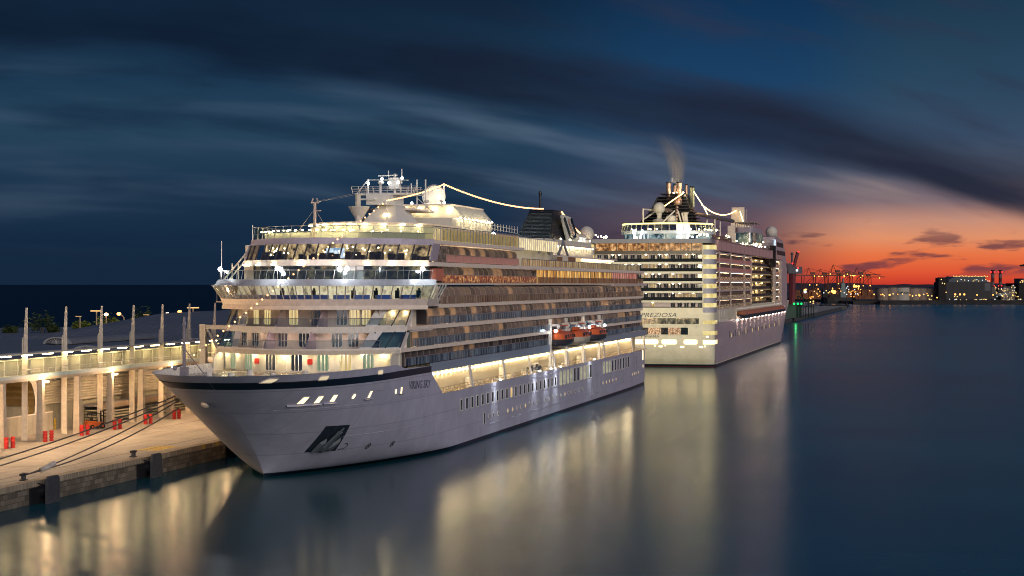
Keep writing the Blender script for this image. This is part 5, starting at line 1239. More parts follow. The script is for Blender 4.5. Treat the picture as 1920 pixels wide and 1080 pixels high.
# --- festoon lights strung from the bow over the mast to the funnel and aft
def festoon(pts, sag, step, label, r=.11):
    base_ = Vector(pts[0]); fr = thing('festoon_lights', label, 'string lights', (XC + base_.x, Y0 + base_.y, base_.z))
    for a, c in zip(pts, pts[1:]):
        a, c = Vector(a), Vector(c); n = max(2, int((c - a).length / step)); P = []
        for i in range(n + 1):
            k = i / n; v = a.lerp(c, k); v.z -= sag * 4 * k * (1 - k); P.append(v - base_)
        MB().tube(P, .02, 4).build('cable', black, fr)
        for i, v in enumerate(P):
            if not hasattr(festoon, 'bulb'):
                bb = MB(); bb.sphere((0, 0, 0), .115, 6, 4); festoon.bulb = bb.build('bulb', bulb, fr); festoon.bulb.location = v
            else: copy_of(festoon.bulb, v, fr).scale = (r / .11,) * 3
festoon([(-4.2, -12.0, 15.4), (6.4, 31.0, 35.3)], -.15, 1.25, 'string of warm bulbs rising from the bow past the bridge to the mast')
festoon([(6.4, 31, 35.3), (2.2, 77, 40.0)], .3, 1.2, 'short string of warm bulbs passing the mast to the big radome')
festoon([(2.2, 77, 40.0), (0.0, 165, 39.5)], 1.0, 1.3, 'long sagging string of warm bulbs from the radome pole to the dark funnel', .14)
festoon([(2.6, 172, 39.0), (2.0, 195.5, 35.2)], .3, .75, 'string of warm bulbs sloping from the funnel to the aft radome', .19)
# spots and fixtures added on the aft rail to light the far stern
for x, z in ((-9.5, 27.2), (0.5, 29.6), (10.5, 27.2)):
    b = MB(); b.tube([(x, 213.6, z - 1.3), (x, 213.6, z)], .06, 5); b.box(x - .35, x + .35, 213.7, 213.9, z - .2, z + .25); b.build('floodlight', [white], ship)
    ld = bpy.data.lights.new('aft_fill_spot', 'SPOT'); ld.energy = 80000; ld.color = (1.0, .87, .58); ld.spot_size = rad(70); ld.spot_blend = .6; ld.shadow_soft_size = .3
    lo = bpy.data.objects.new('aft_fill_spot', ld); COL.objects.link(lo); lo.parent = ship; lo.location = (x, 214.3, z); lo.rotation_euler = Vector((-.02, 1, -.18)).to_track_quat('-Z', 'Y').to_euler()

for x, y in ((-2.5, 74.4), (3.0, 74.2)):
    b = MB(); b.tube([(x, y, 36.4), (x, y, 36.7)], .06, 5); b.sphere((x, y, 36.85), .2, 8, 6, 1); b.build('floodlight', [white, lamp_cool], ship)
b = MB(); b.tube([(4.4, 195.0, 31.8), (4.4, 195.0, 33.2)], .06, 5); b.sphere((4.4, 195.0, 33.4), .16, 8, 6, 1); b.build('floodlight', [white, lamp_warm], ship)
for s in (156, 166, 176):
    b = MB(); b.sphere((5.6, s, 32.95), .16, 8, 6); b.build('floodlight', emit('funnel_flood', LAMP_W, 60), ship)

ld = bpy.data.lights.new('dome_lamp', 'SPOT'); ld.energy = 10000; ld.color = (1.0, .84, .62); ld.spot_size = rad(80); ld.spot_blend = .7; ld.shadow_soft_size = .15
lo = bpy.data.objects.new('dome_lamp', ld); COL.objects.link(lo); lo.parent = ship; lo.location = (3.4, 71.0, 37.0); lo.rotation_euler = Vector((-3.1, 6.7, 1.3)).to_track_quat('-Z', 'Y').to_euler()
b = MB(); b.tube([(3.4, 70.9, 36.4), (3.4, 70.9, 36.9)], .06, 5); b.box(3.2, 3.6, 70.7, 70.95, 36.85, 37.15); b.build('floodlight', white, ship)

b = MB(); cwall(b, fcurve(L0 + 5.2, LK, LW - 1.6, 30), D9, D9 + 1.0); b.build('bounce_wall', lit_wall, ship)  # low wall and lamps added to make the windscreen glow
for i in range(15):
    t = -12.0 + 1.15 * i; o = copy_of(sl, (t, L0 + 4.4 + LK * t * t, D9 + 1.25), ship); o.scale = (.55, .8, .8)
# ================================================================== the larger cruise ship behind, stern towards the lens
MX, MY, MB2 = -82.0, 531.0, 18.9
FS = 40
msc = thing('cruise_ship', 'larger white cruise ship behind, its balconied stern and smoking funnel facing the camera', 'cruise ship', (MX, MY, 0))
stern_m = seamed('stern_lit', (.70, .65, .49), .45, .2, mortar=.004, dark=.85, bw=3, rh=.6, var=.03, bump=.1, axes='xz', streak=.0)  # white hull tinted: warm light put into the stern colour
side_m = seamed('side_shaded', (.44, .36, .39), .42, .2, mortar=.006, dark=.75, bw=2, rh=.55, var=.05, bump=.15, streak=.2)  # same white hull, darker and pinker to paint its dimmer light
lit_y = litglass('stair_pane', [(.3, (.70, .52, .16)), (.55, (.95, .78, .34)), (.8, (1.05, .95, .55))], (.6, .6, .5), 1.0, .06, sample=True)
R = 3.2
def plan(w_, n=6, r=R, s0=0.0): return [(-w_ + r - r * math.cos(math.pi / 2 * i / n) * 1.0, s0 + r - r * math.sin(math.pi / 2 * i / n)) for i in range(n + 1)] + [(w_ - r + r * math.sin(math.pi / 2 * i / n), s0 + r - r * math.cos(math.pi / 2 * i / n)) for i in range(n + 1)]
def mhb(s, z):
    s1 = 223 + 45 * min(max(z, 0) / 17, 1) ** 1.2; tipp = 300 + 24 * min(max(z, 0) / 17, 1)
    if s <= s1: return MB2
    u = min((s - s1) / (tipp - s1), 1); return MB2 * max(1 - u ** 1.9, 0.001)
b = MB(); zs = [-2.5, -.5, 0, .9, 1.6, 3, 6, 9, 11.5, 13, 15, 17]
def st0(z): return 0 if z > 3 else (3 - z) * .75
ss = [0, 3, 8, 15, 30, 60, 100, 150, 190, 215, 230, 245, 258, 270, 282, 292, 300, 310, 318, 324]
P0 = plan(MB2)
rows = []
for z in zs:
    r_ = [(x, y + st0(z), z) for x, y in P0]
    right = [(mhb(s, z), s, z) for s in ss if s > 8]; left = [(-x, y, zz) for x, y, zz in right]
    rows.append(left[::-1] + r_ + right)
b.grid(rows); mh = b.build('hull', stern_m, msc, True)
# pinker, dimmer light on the white flank, put into a coloured strip just outside
b = MB()
b.grid([[(mhb(s, z) + .03, s, z) for s in ss if s >= 3.0] for z in (1.0, 3, 6, 9, 11.5, 12.9)]); b.build('flank_tint', side_m, mh, True)
b = MB()
b.grid([[(x * 1.002, y + st0(z) - .04, z) for x, y in P0] + [(mhb(s, z) + .05, s, z) for s in ss if s > 3.0] for z in (-.6, 0, .75)]); b.build('boot_topping', navy, mh, True)
b = MB(); b.grid([[(x * 1.004, y + st0(z) - .06, z) for x, y in P0] for z in (-.6, .22)]); b.build('boot_topping', mat('dark_red', (.12, .02, .015), .6), mh, True)
# superstructure core
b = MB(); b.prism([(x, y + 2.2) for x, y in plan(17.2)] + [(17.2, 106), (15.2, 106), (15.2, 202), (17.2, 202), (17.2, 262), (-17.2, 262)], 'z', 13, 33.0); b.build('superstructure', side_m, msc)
DZ = [16.55, 19.3, 22.0, 24.8, 27.6, 30.35]                               # balcony floors
slab_s = mat('stern_slab', (.64, .60, .49), .5, var=.05)
rail_dark = mat('stern_rail', (.014, .017, .020), .75, spec=.1)
for i, z in enumerate(DZ):
    b = MB(); b.prism([(x, y) for x, y in plan(MB2 - .1)][:0] + [(-15.7, .25), (15.7, .25), (15.7, 3.4), (-15.7, 3.4)], 'z', z - .85, z); b.build('deck_slab', slab_s, msc)
    b = MB(); b.box(-15.6, 15.6, .12, .22, z - .22, z + .72); b.build('balcony_rail', rail_dark, msc)
    b = MB(); b.box(-15.7, 15.7, 2.3, 2.4, z, z + 2.0); wl = b.build('balcony_wall', slab_s, msc)
    rnd = random.Random(100 + i); nb = 16
    for k in range(nb):
        x = -15.6 + 31.2 * (k + .5) / nb
        if i == 0 and k < 11 and k != 8: continue
        lit = rnd.random() < .2
        b = MB(); b.box(x - .62, x + .62, 2.2, 2.28, z + .12, z + 1.78); b.box(x - .03, x + .03, 2.17, 2.2, z + .12, z + 1.78, 1)
        b.build('window', [win_warm if lit else win_dark, white], wl, fix=False)
    b = MB()
    for k in range(nb + 1):
        if i == 0 and k < 11: continue
        x = -15.6 + 31.2 * k / nb
        if k % 2 == 0 or True: b.box(x - .05, x + .05, .5, 2.3, z, z + 1.9)
    if i: tag(b.build('balcony_partition', slab_s, msc), kind='stuff')
    for k in rnd.sample(range(nb), 7 if i else 2):
        x = -15.6 + 31.2 * (k + .5) / nb; b = MB(); b.box(x - .2, x + .2, 2.0, 2.15, z + 1.8, z + 1.9); b.build('balcony_lamp', emit('balcony_lamp', LAMP_W, 55), msc)
# rounded stair corners: lit bands between grey ones, on both quarters
grey_band = mat('grey_band', (.30, .30, .36), .4)
def cband(z0, z1, m, off, name, s_out=6.5):
    for sg in (1, -1):
        pl = [(x, y) for x, y in plan(MB2 + off) if x > 15.0] ; pl = [(15.75, -off * 1.0)] + pl[1:] + [(MB2 + off, s_out)]
        bb = MB(); bb.grid([[(sg * x, y, z) for x, y in pl] for z in (z0, z1)]); bb.build(name, m, msc, True)
for i, z in enumerate(DZ + [33.1]):
    cband(z - .95, z + .55, grey_band, .02, 'corner_band'); cband(z + .55, z + 1.85, lit_y, -.02, 'corner_window')
    for sg in (1,):
        b = MB(); x = sg * 15.72; b.box(x - .12, x + .12, -.05, .4, z - .95, z + 1.85); b.build('corner_pilaster', slab_s, msc)
for z0, z1 in ((12.35, 13.35), (9.15, 10.35)): cband(z0, z1, lit_y, .03, 'corner_window', 8)
cband(6.55, 7.75, emit('mooring_glow', (1.0, .74, .34), 3.2), .03, 'mooring_opening', 8)
# name, lower windows, mooring openings on the transom
letters('ship_name', 'MSC PREZIOSA', 1.75, mat('name_grey_ink', (.10, .10, .11), .5), msc, (-7.6, -.04, 14.3), (1, 0, 0), (0, 0, 1), .02, .25, 15.6)
letters('home_port', 'PANAMA', .95, mat('name_black', (.03, .03, .035), .5), msc, (-2.1, -.04, 8.4), (1, 0, 0), (0, 0, 1), .02, 0, 5.2)
def rwin(x0, x1, z0, z1, m, name, r=.4, y=-.03, fm=None):
    bb = MB(); P = [((x0 + x1) / 2 + p[0], y, (z0 + z1) / 2 + p[1]) for p in rounded(x1 - x0, z1 - z0, r)]; Fp = [((x0 + x1) / 2 + p[0], y + .05, (z0 + z1) / 2 + p[1]) for p in rounded(x1 - x0 + .3, z1 - z0 + .3, r + .1)]
    bb.poly(P, 0); bb.poly(Fp, 1); return bb.build(name, [m, fm or slab_s], mh, fix=False)
band_w = litglass('stern_restaurant', [(.35, (.02, .022, .025)), (.5, (.16, .14, .09)), (.6, (.42, .34, .18)), (.72, (.22, .12, .30))], (.9, .5, .5), 1.0, .15)
for k in range(6): rwin(-13.2 + 4.65 * k, -13.2 + 4.65 * k + 4.6, 12.3, 14.0, band_w, 'window', .15)
for k in range(4):
    x = -11.5 + 5.75 * k; rwin(x, x + 3.6, 9.3, 11.3, litglass('stern_saloon', [(.35, (.05, .03, .02)), (.5, (.6, .34, .18)), (.66, (1.0, .75, .5))], (2.2, .5, 1.6), 1.0, .1), 'window', .1); rwin(x + 3.7, x + 5.7, 9.3, 11.3, dark_glass, 'window', .1)
glow = emit('mooring_glow', (1.0, .74, .34), 3.2)
for x0, x1 in ((-13.5, -8.5), (-7, -1.8), (-3.5 + 1.0, 2.9), (3.8, 8.3), (10.2, 14.2)):
    rwin(x0, x1, 6.5, 7.9, glow, 'mooring_opening', .65)
for x, z, w_ in ((3.6, 5.9, 1.2), (4.9, 6.2, .5), (9.8, 5.8, 1.2), (15.2, 5.8, 1.2), (2.0, 6.1, .5), (16.3, 6.0, .5), (17.0, 8.7, .8)): rwin(x - w_ / 2, x + w_ / 2, z - .25, z + .25, glow, 'fairlead', .2)
b = MB()
for k in range(5): b.tube([(1.5 + 3.1 * k, -.02, 11.75), (1.5 + 3.1 * k, -.3, 11.75)], .1, 6)
tag(b.build('deck_scuppers', steel, mh), kind='stuff')
# aft restaurant deck, overhang, bar terrace, oval glass lounge
b = MB(); b.box(-15.6, 15.6, .6, .7, 33.2, 35.45); b.build('restaurant_window', litglass('aft_restaurant', [(.33, (.08, .035, .012)), (.48, (.40, .17, .05)), (.6, (.80, .42, .15)), (.72, (1.2, .85, .5))], (1.1, .4, 1.0), 1.0, .1), msc)
b = MB()
for k in range(11): x = -15.5 + 3.1 * k; b.box(x - .1, x + .1, .5, .62, 33.2, 35.5)
b.box(-15.7, 15.7, .45, .6, 33.0, 33.35); b.box(-15.7, 15.7, .3, 3, 32.4, 33.0); b.build('restaurant_frame', mat('dark_frame', (.04, .03, .025), .4), msc)
b = MB(); b.prism([(x * 1.0, y - .2) for x, y in plan(18.2, r=2)] + [(18.2, 40), (-18.2, 40)], 'z', 35.5, 36.7); b.build('deck_slab', mat('slate_grey', (.20, .20, .23), .5), msc)
b = MB(); b.box(-18.0, -15.9, .4, 6, 33, 35.3); b.build('corner_bar', mat('yellow_cream', (.62, .52, .25), .5), msc)
blue_w = litglass('bar_pane', [(.4, (.03, .05, .06)), (.5, (.22, .32, .34)), (.62, (.55, .62, .52)), (.72, (.1, .12, .1))], (.5, .4, .4), 1.0, .15, sample=True)
oval = [(3.6 + 13.6 * math.cos(a), 14 + 12 * math.sin(a)) for a in [2 * math.pi * i / 40 for i in range(40)]]
b = MB(); b.prism([(3.6 + (x - 3.6) * .94, 14 + (y - 14) * .94) for x, y in oval], 'z', 36.7, 38.3); b.build('oval_bar', blue_w, msc)
b = MB(); b.prism(oval, 'z', 38.3, 39.2); b.build('oval_slab', mat('bluish_white', (.62, .68, .72), .4), msc)
b = MB(); k1, k2 = 1.0, .97
rw0 = [(x, y, 39.2) for x, y in oval]; rw1 = [(3.6 + (x - 3.6) * .965, 14 + (y - 14) * .965, 41.0) for x, y in oval]
b.grid([rw0, rw1], 0, True)
for p, q_ in zip(rw0, rw1): b.tube([p, q_], .09, 4, 1)
b.build('oval_screen', [glass('screen_tint', (.5, .55, .5), .7), warm_white], msc)
b = MB(); b.tube([(3.6 + (x - 3.6) * .97, 14 + (y - 14) * .97, 41.25) for x, y in oval + oval[:1]], .22, 6); b.build('light_ring', emit('ring_light', (1.0, .78, .25), 3.2), msc)
b = MB(); b.prism([(3.6 + (x - 3.6) * .93, 14 + (y - 14) * .93) for x, y in oval], 'z', 40.9, 41.1); b.build('oval_roof', mat('slate_grey', (.20, .20, .23), .5), msc)
for x in (-4.2, -2.6, 9.2, 11.0):
    b = MB(); b.prism([(x - .3, 36.9), (x + .3, 36.9), (x + (.1 if x in (-4.2, 9.2) else .9), 39.4), (x - (.7 if x in (-4.2, 9.2) else -.4), 39.4)], 'y', 1.6, 1.8); b.build('light_fin', emit('cool_tube', LAMP_C, 5), msc)
lampw = None
def mlamp(x, y, z, r=.22, m=None):
    global lampw
    if lampw is None: bb = MB(); bb.sphere((0, 0, 0), .22, 6, 4); lampw = bb.build('deck_lamp', emit('deck_lamp_warm', (1.0, .78, .42), 70), msc); lampw.location = (x, y, z)
    else: copy_of(lampw, (x, y, z), msc)
rnd = random.Random(5)
for i in range(16): mlamp(rnd.choice([-15, -14, -12.5, 13, 15, 16.5]) + rnd.uniform(-1, 1), rnd.uniform(.8, 4), 37.2 + rnd.uniform(0, .8))
for i in range(12): a = rnd.uniform(math.pi, 2 * math.pi); mlamp(3.6 + 13.2 * math.cos(a), 14 + 11.6 * math.sin(a), 39.4 + rnd.uniform(0, .4))
for i in range(40): mlamp(rnd.uniform(10, 17.5), rnd.uniform(125, 215), 37.4 + rnd.uniform(0, 2.2))
for i in range(8): mlamp(rnd.uniform(12, 17), rnd.uniform(20, 80), 37.4 + rnd.uniform(0, 2.5))
for x, y in ((-7, FS - 4), (-3, FS - 6), (1, FS - 7), (5, FS - 7), (9, FS - 5), (11, FS), (-8, FS + 3), (4, FS - 8)): bb = MB(); bb.sphere((x, y, 41.6), .22, 6, 4); bb.build('floodlight', emit('funnel_lamp', (1.0, .72, .40), 240), msc)
# side: balcony decks between pilasters, coral rails, gold recess
pil = [14.0, 44, 86, 108, 200, 226]
for s in pil: b = MB(); b.box(18.3, MB2 + .12, s - (.5 if s < 150 else 3.0), s + (.5 if s < 150 else 3.0), 13, 33.4); b.build('pilaster', mat('pilaster', (.62, .50, .40), .5), msc)
pink = mat('coral_rail', (.58, .26, .24), .4); rail_glints = litglass('glint_rail', [(.42, (.06, .05, .05)), (.58, (.4, .26, .16)), (.7, (.9, .7, .4))], (1, .7, 2), .9, .2)  # lower rails glow in patches to paint glittering light
recess = mat('recess_gold', (.62, .46, .22), .5)
for i, z in enumerate(DZ + [33.1]):
    b = MB()
    for k in range(30): b.box(18.2, 18.45, 11 + 3.3 * k, 11.35 + 3.3 * k, z - .55, z - .46)
    for k in range(10): b.box(18.2, 18.45, 204 + 4.5 * k, 204.35 + 4.5 * k, z - .55, z - .46)
    tag(b.build('balcony_lamps', emit('side_dot', (1.0, .66, .34), 20), msc), kind='stuff')
    b = MB(); b.box(17.2, MB2 + .02, 8, 108, z - .45, z - .02); b.build('deck_slab', mat('pinkish_paint', (.60, .50, .48), .45), msc); b = MB(); b.box(17.2, MB2 + .02, 200, 258, z - .45, z - .02); b.build('deck_slab', mat('pinkish_paint', (.60, .50, .48), .45), msc)
    if i < 6:
        b = MB(); b.box(MB2 - .1, MB2, 9, 44, z, z + 1.1); b.box(MB2 - .1, MB2, 44, 108, z, z + 1.1); b.build('balcony_rail', pink if i > 3 else rail_glints, msc)
        b = MB(); b.box(17.25, 17.3, 9, 108, z, z + 2.25); b.build('window', win_dark, msc)
        b = MB()
        for k in range(30): s = 10 + 3.3 * k; b.box(17.3, MB2 - .15, s - .06, s + .06, z, z + 2.25)
        tag(b.build('balcony_partition', mat('side_partition_brown', (.12, .08, .07), .6), msc), kind='stuff')
        b = MB(); b.box(15.5, 17.4, 108, 200, z - .5, z - .02); b.build('deck_slab', recess, msc)
        b = MB(); b.box(17.0, 17.1, 122, 198, z, z + 1.05); b.build('balcony_rail', dark_steel, msc)
        for s in (118, 140, 160):
            if rnd.random() < .8: b = MB(); b.box(15.42, 15.5, s, s + rnd.uniform(6, 14), z + .1, z + 2.0); b.build('window', litglass('recess_pane', [(.3, (.5, .36, .14)), (.7, (1.1, .85, .4))], (1, .3, .5), 1.0, .05), msc)
        b = MB(); b.box(17.4, MB2 - .1, 204, 222 + (5 - i) * 2, z, z + 1.0); b.build('balcony_rail', rail_glints, msc)
        b = MB(); b.box(17.32, 17.4, 203, 250, z + .3, z + 1.9); b.build('window', win_dark, msc)
b = MB(); b.box(15.3, 15.4, 108, 200, 13, 33); b.build('recess_wall', recess, msc)
for i, z in enumerate(DZ):
    for s in (112, 135, 158, 180): b = MB(); b.box(15.6, 15.9, s - .2, s + .2, z + 2.1, z + 2.2); b.build('recess_lamp', emit('recess_lamp', LAMP_Y, 160), msc)
b = MB(); b.box(17.0, MB2 + .1, 10, 232, 33.4, 36.6); b.build('facade_band', mat('coral_paint', (.55, .34, .33), .45, var=.08), msc)
b = MB()
s = 18.0
while s < 225: b.box(MB2 + .1, MB2 + .16, s - .06, s + .06, 33.6, 36.4); s += 13
b.box(MB2 + .1, MB2 + .18, 10, 232, 36.3, 36.7); b.box(MB2 + .1, MB2 + .18, 10, 232, 33.4, 33.7); b.build('panel_joints', mat('joint_rose', (.30, .17, .17), .5), msc)
b = MB(); b.box(17.3, 17.4, 10, 60, 36.7, 38.2); s = 10
b.build('windscreen', glass('screen_tint', (.5, .55, .5), .7), msc)
# lower side: boat deck
b = MB(); b.box(17.3, 17.4, 34, 240, 13, 16.1); b.build('boat_deck_wall', mat('boat_deck_paint', (.60, .46, .36), .5), msc)
for k in range(26):
    s = 40 + 7.4 * k; b = MB(); b.box(17.45, 17.75, s - .3, s + .3, 15.5, 15.65)
    if k == 0: bl0 = b; blo = b.build('boat_deck_lamp', emit('boat_deck_lamp', LAMP_W, 45), msc); b0 = s
    else: copy_of(blo, (0, s - b0, 0), msc)
for k in range(14):
    s = 62 + 14 * k; b = MB(); b.box(MB2 + .05, MB2 + .5, s - .12, s + .12, 12.3, 12.45)
    o = b.build('flank_lamp', emit('flank_lamp', (1, .75, .58), 900), msc)
for k in range(34): s = 40 + 5.4 * k; b = MB(); b.box(MB2 + .04, MB2 + .08, s - .5, s + .5, 7.4, 8.6 if k % 3 else 9.4); b.build('window', w_lit if k % 4 == 1 else w_dark, mh)
b = MB(); b.box(MB2 - .2, MB2 + .1, 13, 32, 12.6, 16.2); b.build('lobby', warm_white, msc)
for s in (19, 26):
    b = MB(); b.tube([(MB2 + .1, s, 14.6), (MB2 + .25, s, 14.6)], 1.15, 14); b.build('vent_cover', slab_s, msc)
# mooring lifeboats of the larger ship
proto = None
lbl = ['sternmost', 'second from the stern', 'third from the stern', 'fourth from the stern', 'fifth from the stern', 'sixth from the stern', 'seventh from the stern', 'eighth from the stern', 'ninth from the stern', 'tenth from the stern', 'eleventh from the stern', 'foremost']
for k in range(12):
    s = 66 + 13.2 * k
    if proto is None:
        proto = thing('lifeboat', 'x', 'lifeboat', (MX + MB2 + 1.2, MY + s, 12.6), 0, 'lifeboats of the far ship')
        b = MB(); rws = []
        for i in range(9):
            u = -1 + i / 4; wv = 1.9 * (1 - abs(u) ** 3) ** .6 + .05
            rws.append([(wv * c, u * 5.2, z) for c, z in ((0, 0), (.7, .3), (1, 1.2), (1, 1.5))] + [(-wv * c, u * 5.2, z) for c, z in ((1, 1.5), (1, 1.2), (.7, .3), (0, 0))])
        b.grid(rws); b.build('hull', lb_dk, proto, True)
        b = MB(); b.grid([[(1.85 * (1 - abs(u) ** 3) ** .6 * math.cos(a) , u * 5.1, 1.5 + 1.3 * math.sin(a)) for a in [math.pi * j / 8 for j in range(9)]] for u in [-1 + i / 4 for i in range(9)]]); b.build('canopy', mat('canopy_rust', (.40, .14, .07), .4), proto, True)
        b = MB(); b.prism([(-2.6, 3.6), (.6, 3.6), (.6, 3.2), (-2.6, 3.2)], 'y', -3.6, -3.3); b.build('davit', white, proto)
        r = proto
    else: r = dup(proto, (MX + MB2 + 1.2, MY + s, 12.6))
    r['label'] = 'dark lifeboat with rusty canopy on the far ship, %s of its row' % lbl[k]
# funnel: lattice cone, exhaust stacks, cross arms, light strips
lat = mat('lattice_black', (.022, .022, .026), .5)
b = MB()
for k in range(12):
    z = 41.2 + .92 * k; kk = k / 11; b.box(-2.2 - 6.2 * (1 - kk), 6.6 + 3.6 * (1 - kk) - 1.6 * kk, FS - 6 + 4 * kk, FS + 10 - 4 * kk, z, z + .26)
b.add([(-5.5, FS - 4, 41), (8.6, FS - 4, 41), (8.6, FS + 9, 41), (-5.5, FS + 9, 41), (1.6, FS - 1, 51.5), (5.6, FS - 1, 51.5), (5.6, FS + 5, 51.5), (1.6, FS + 5, 51.5)], [(0, 3, 2, 1), (4, 5, 6, 7), (0, 1, 5, 4), (1, 2, 6, 5), (2, 3, 7, 6), (3, 0, 4, 7)])
b.build('funnel', lat, msc)
b = MB(); b.prism([(-10.6, 41.2), (-5.6, 46.5), (-3.6, 50.6), (-.6, 50.2), (2.4, 46.0), (0, 41.2)], 'y', FS + 1, FS + 2); b.build('funnel_wing', lat, msc)
b = MB()
for i in range(7):
    for j in range(5):
        x = -4.6 + 1.05 * i; z = 43 + 1.5 * j
        if z < 41.5 + (x + 10) * 1.25 and z < 50: b.box(x - .3, x + .3, FS + .9, FS + .98, z, z + .8)
tag(b.build('wing_panels', mat('panel_grey', (.10, .10, .11), .4), msc), kind='stuff')
brz = mat('stack_bronze', (.52, .36, .26), .35, .6)
for x, y, r_, z1 in ((.2, 0, .78, 55.1), (3.6, -1, .88, 55.1), (1.7, 3, .5, 54.6), (5.4, 2, .42, 54.6), (6.7, 4, .55, 54.0), (7.4, 3, .35, 53.8)):
    b = MB(); b.tube([(x, FS + y, 47.5), (x, FS + y, z1 - .35)], r_, 14); b.build('exhaust_stack', brz if x < 6 else mat('stack_green', (.50, .52, .34), .4), msc, True)
    b = MB(); b.tube([(x, FS + y, z1 - .35), (x, FS + y, z1)], r_ * 1.12, 14); b.build('stack_rim', black, msc)
b = MB(); b.tube([(3.2, FS - 5.5, 41), (3.2, FS - 2.5, 49.0)], .45, 8); b.lathe((3.4, FS - 3, 48), [(1.2, 0), (1.4, .6), (1.4, 1.2), (1.1, 1.8)], 14); b.build('funnel_trim', brz, msc)
b = MB()
b.tube([(.4, FS - 7, 46.2), (7, FS + 20, 45.9), (13.5, FS + 60, 45.0)], .62, 8); b.build('slide_tube', mat('slide_brown', (.16, .13, .12), .4), msc)
b = MB()
for p_, q_ in (((-2.4, 6, 41), (-2.4, 6, 45.6)), ((-2.4, 6, 42.5), (0.5, 22, 46.6)), ((-2.4, 6, 45.5), (0.5, 22, 45.7)), ((3, 4, 41), (6.5, 8, 45)), ((7.5, 8, 45), (8.5, 8, 41.2)), ((9.2, 9, 41.2), (8.5, 9, 44.5)), ((12, 40, 37), (12, 40, 43.5)), ((14.2, 42, 37), (14.2, 42, 43.8)), ((15.6, 44, 37), (15.6, 44, 43)), ((12, 40, 42), (15.6, 44, 40))): b = MB(); b.tube([p_, q_], .24, 6); b.build('cross_arm', warm_white, msc)
b = MB(); b.sphere((1.4, 12, 46.0), 1.75, 20, 14); b.lathe((1.4, 12, 39.4), [(2.0, 0), (1.9, 3.2), (.6, 3.6), (.9, 5.4)], 16); b.build('radome', radm, msc, True)
b = MB(); b.lathe((5.2, 10, 41), [(1.6, 0), (1.4, 2.6), (.3, 3.0)], 12); b.lathe((9.4, 10, 41), [(.9, 0), (.6, 2.8), (1.0, 3.6)], 10); b.build('deck_vents', warm_white, msc)
strip = emit('amber_strip', (1.0, .55, .18), 9)
b = MB(); b.tube([(.2, FS - 9, 47.4), (2.7, FS - 7, 49.4), (5.3, FS - 5, 51.4)], .15, 6); b.build('light_strip', strip, msc)
for x, y in ((2.0, -1.6), (5.0, -2.6)):  # spots and fixtures added to light the smoke and stacks
    b = MB(); b.tube([(x, FS + y, 51.6), (x, FS + y, 51.9)], .25, 8); b.build('stack_fill', emit('funnel_lamp', (1.0, .72, .40), 240), msc)
    ld = bpy.data.lights.new('smoke_fill_spot', 'SPOT'); ld.energy = 6000; ld.color = (1.0, .82, .6); ld.spot_size = rad(60); ld.spot_blend = .7; ld.shadow_soft_size = .2
    lo = bpy.data.objects.new('smoke_fill_spot', ld); COL.objects.link(lo); lo.parent = msc; lo.location = (x, FS + y, 52.0); lo.rotation_euler = Vector((-.15, .25, 1)).to_track_quat('-Z', 'Y').to_euler()
b = MB(); b.tube([(7.8, FS + 1, 52.2), (9.2, FS + 2, 49.9), (10.5, FS + 3, 47.8), (11.7, FS + 4, 45.2)], .14, 6); b.build('light_strip', emit('yellow_strip', (1.0, .80, .32), 6), msc)
P = []
for i in range(21):
    k = i / 20; v = Vector((9.9, FS + 4, 48.3)).lerp(Vector((5.2, 186, 52.0)), k); v.z -= 4 * 2.4 * k * (1 - k); P.append(v)
b = MB(); b.tube(P, .17, 6); b.build('light_strip', strip, msc)
b = MB(); b.box(2.5, 11, 182, 192, 37, 46); b.prism([(183, 46), (191, 46), (189, 52), (186, 53.2)], 'x', 3.6, 8.4); b.build('signal_mast', warm_white, msc)
b = MB(); b.tube([(7.2, 182, 51.4), (8.8, 181.6, 46.5)], .2, 6); b.build('light_strip', emit('yellow_strip', (1.0, .80, .32), 6), msc)
# upper glass pavilion and bridge tower forward
b = MB(); b.prism([(x * .27 + 15.5, 116 + y) for x, y in plan(13, r=6)] + [(19.0, 150), (12.0, 150)], 'z', 41.6, 43.4); b.build('pavilion_band', mat('mauve_grey_paint', (.38, .33, .38), .45), msc)
b = MB(); b.prism([(x * .27 + 15.5, 116.4 + y) for x, y in plan(12.4, r=6)] + [(18.85, 150), (12.15, 150)], 'z', 38.2, 41.6); b.build('pavilion_window', litglass('pavilion_pane', [(.45, (.02, .04, .045)), (.6, (.12, .17, .15)), (.74, (.5, .5, .35))], (.4, .4, .4), 1.0, .25), msc)
b = MB()
for i in range(9): x = 12.2 + .82 * i; b.tube([(x, 116.8 + abs(x - 15.5) * .4, 43.4), (x, 118.4 + abs(x - 15.5) * .4, 45.2)], .14, 5)
b.prism([(12, 118), (18.9, 118), (18.9, 140), (12, 140)], 'z', 45.1, 45.4); b.build('pavilion_roof', mat('bronze_frame', (.45, .36, .30), .4), msc)
b = MB(); b.prism([(196, 36.6), (196, 42.0), (206, 42.6), (236, 41.5), (250, 36.0), (258, 28), (258, 13), (232, 13), (232, 36.6)], 'x', -17, MB2 + .05); b.build('deck_house', side_m, msc)
b = MB()
for z, s0, s1 in ((38.6, 208, 236), (35.4, 208, 246)): b.box(MB2 + .06, MB2 + .2, s0, s1, z, z + 1.7)
b.build('bridge_window', mat('bridge_dark', (.03, .028, .03), .5, spec=.3), msc)
b = MB(); b.box(MB2 - 1, MB2 + .4, 190, 199, 30.4, 38.6); b.build('glass_lift', mat('lift_black', (.02, .018, .016), .7, spec=.2), msc)
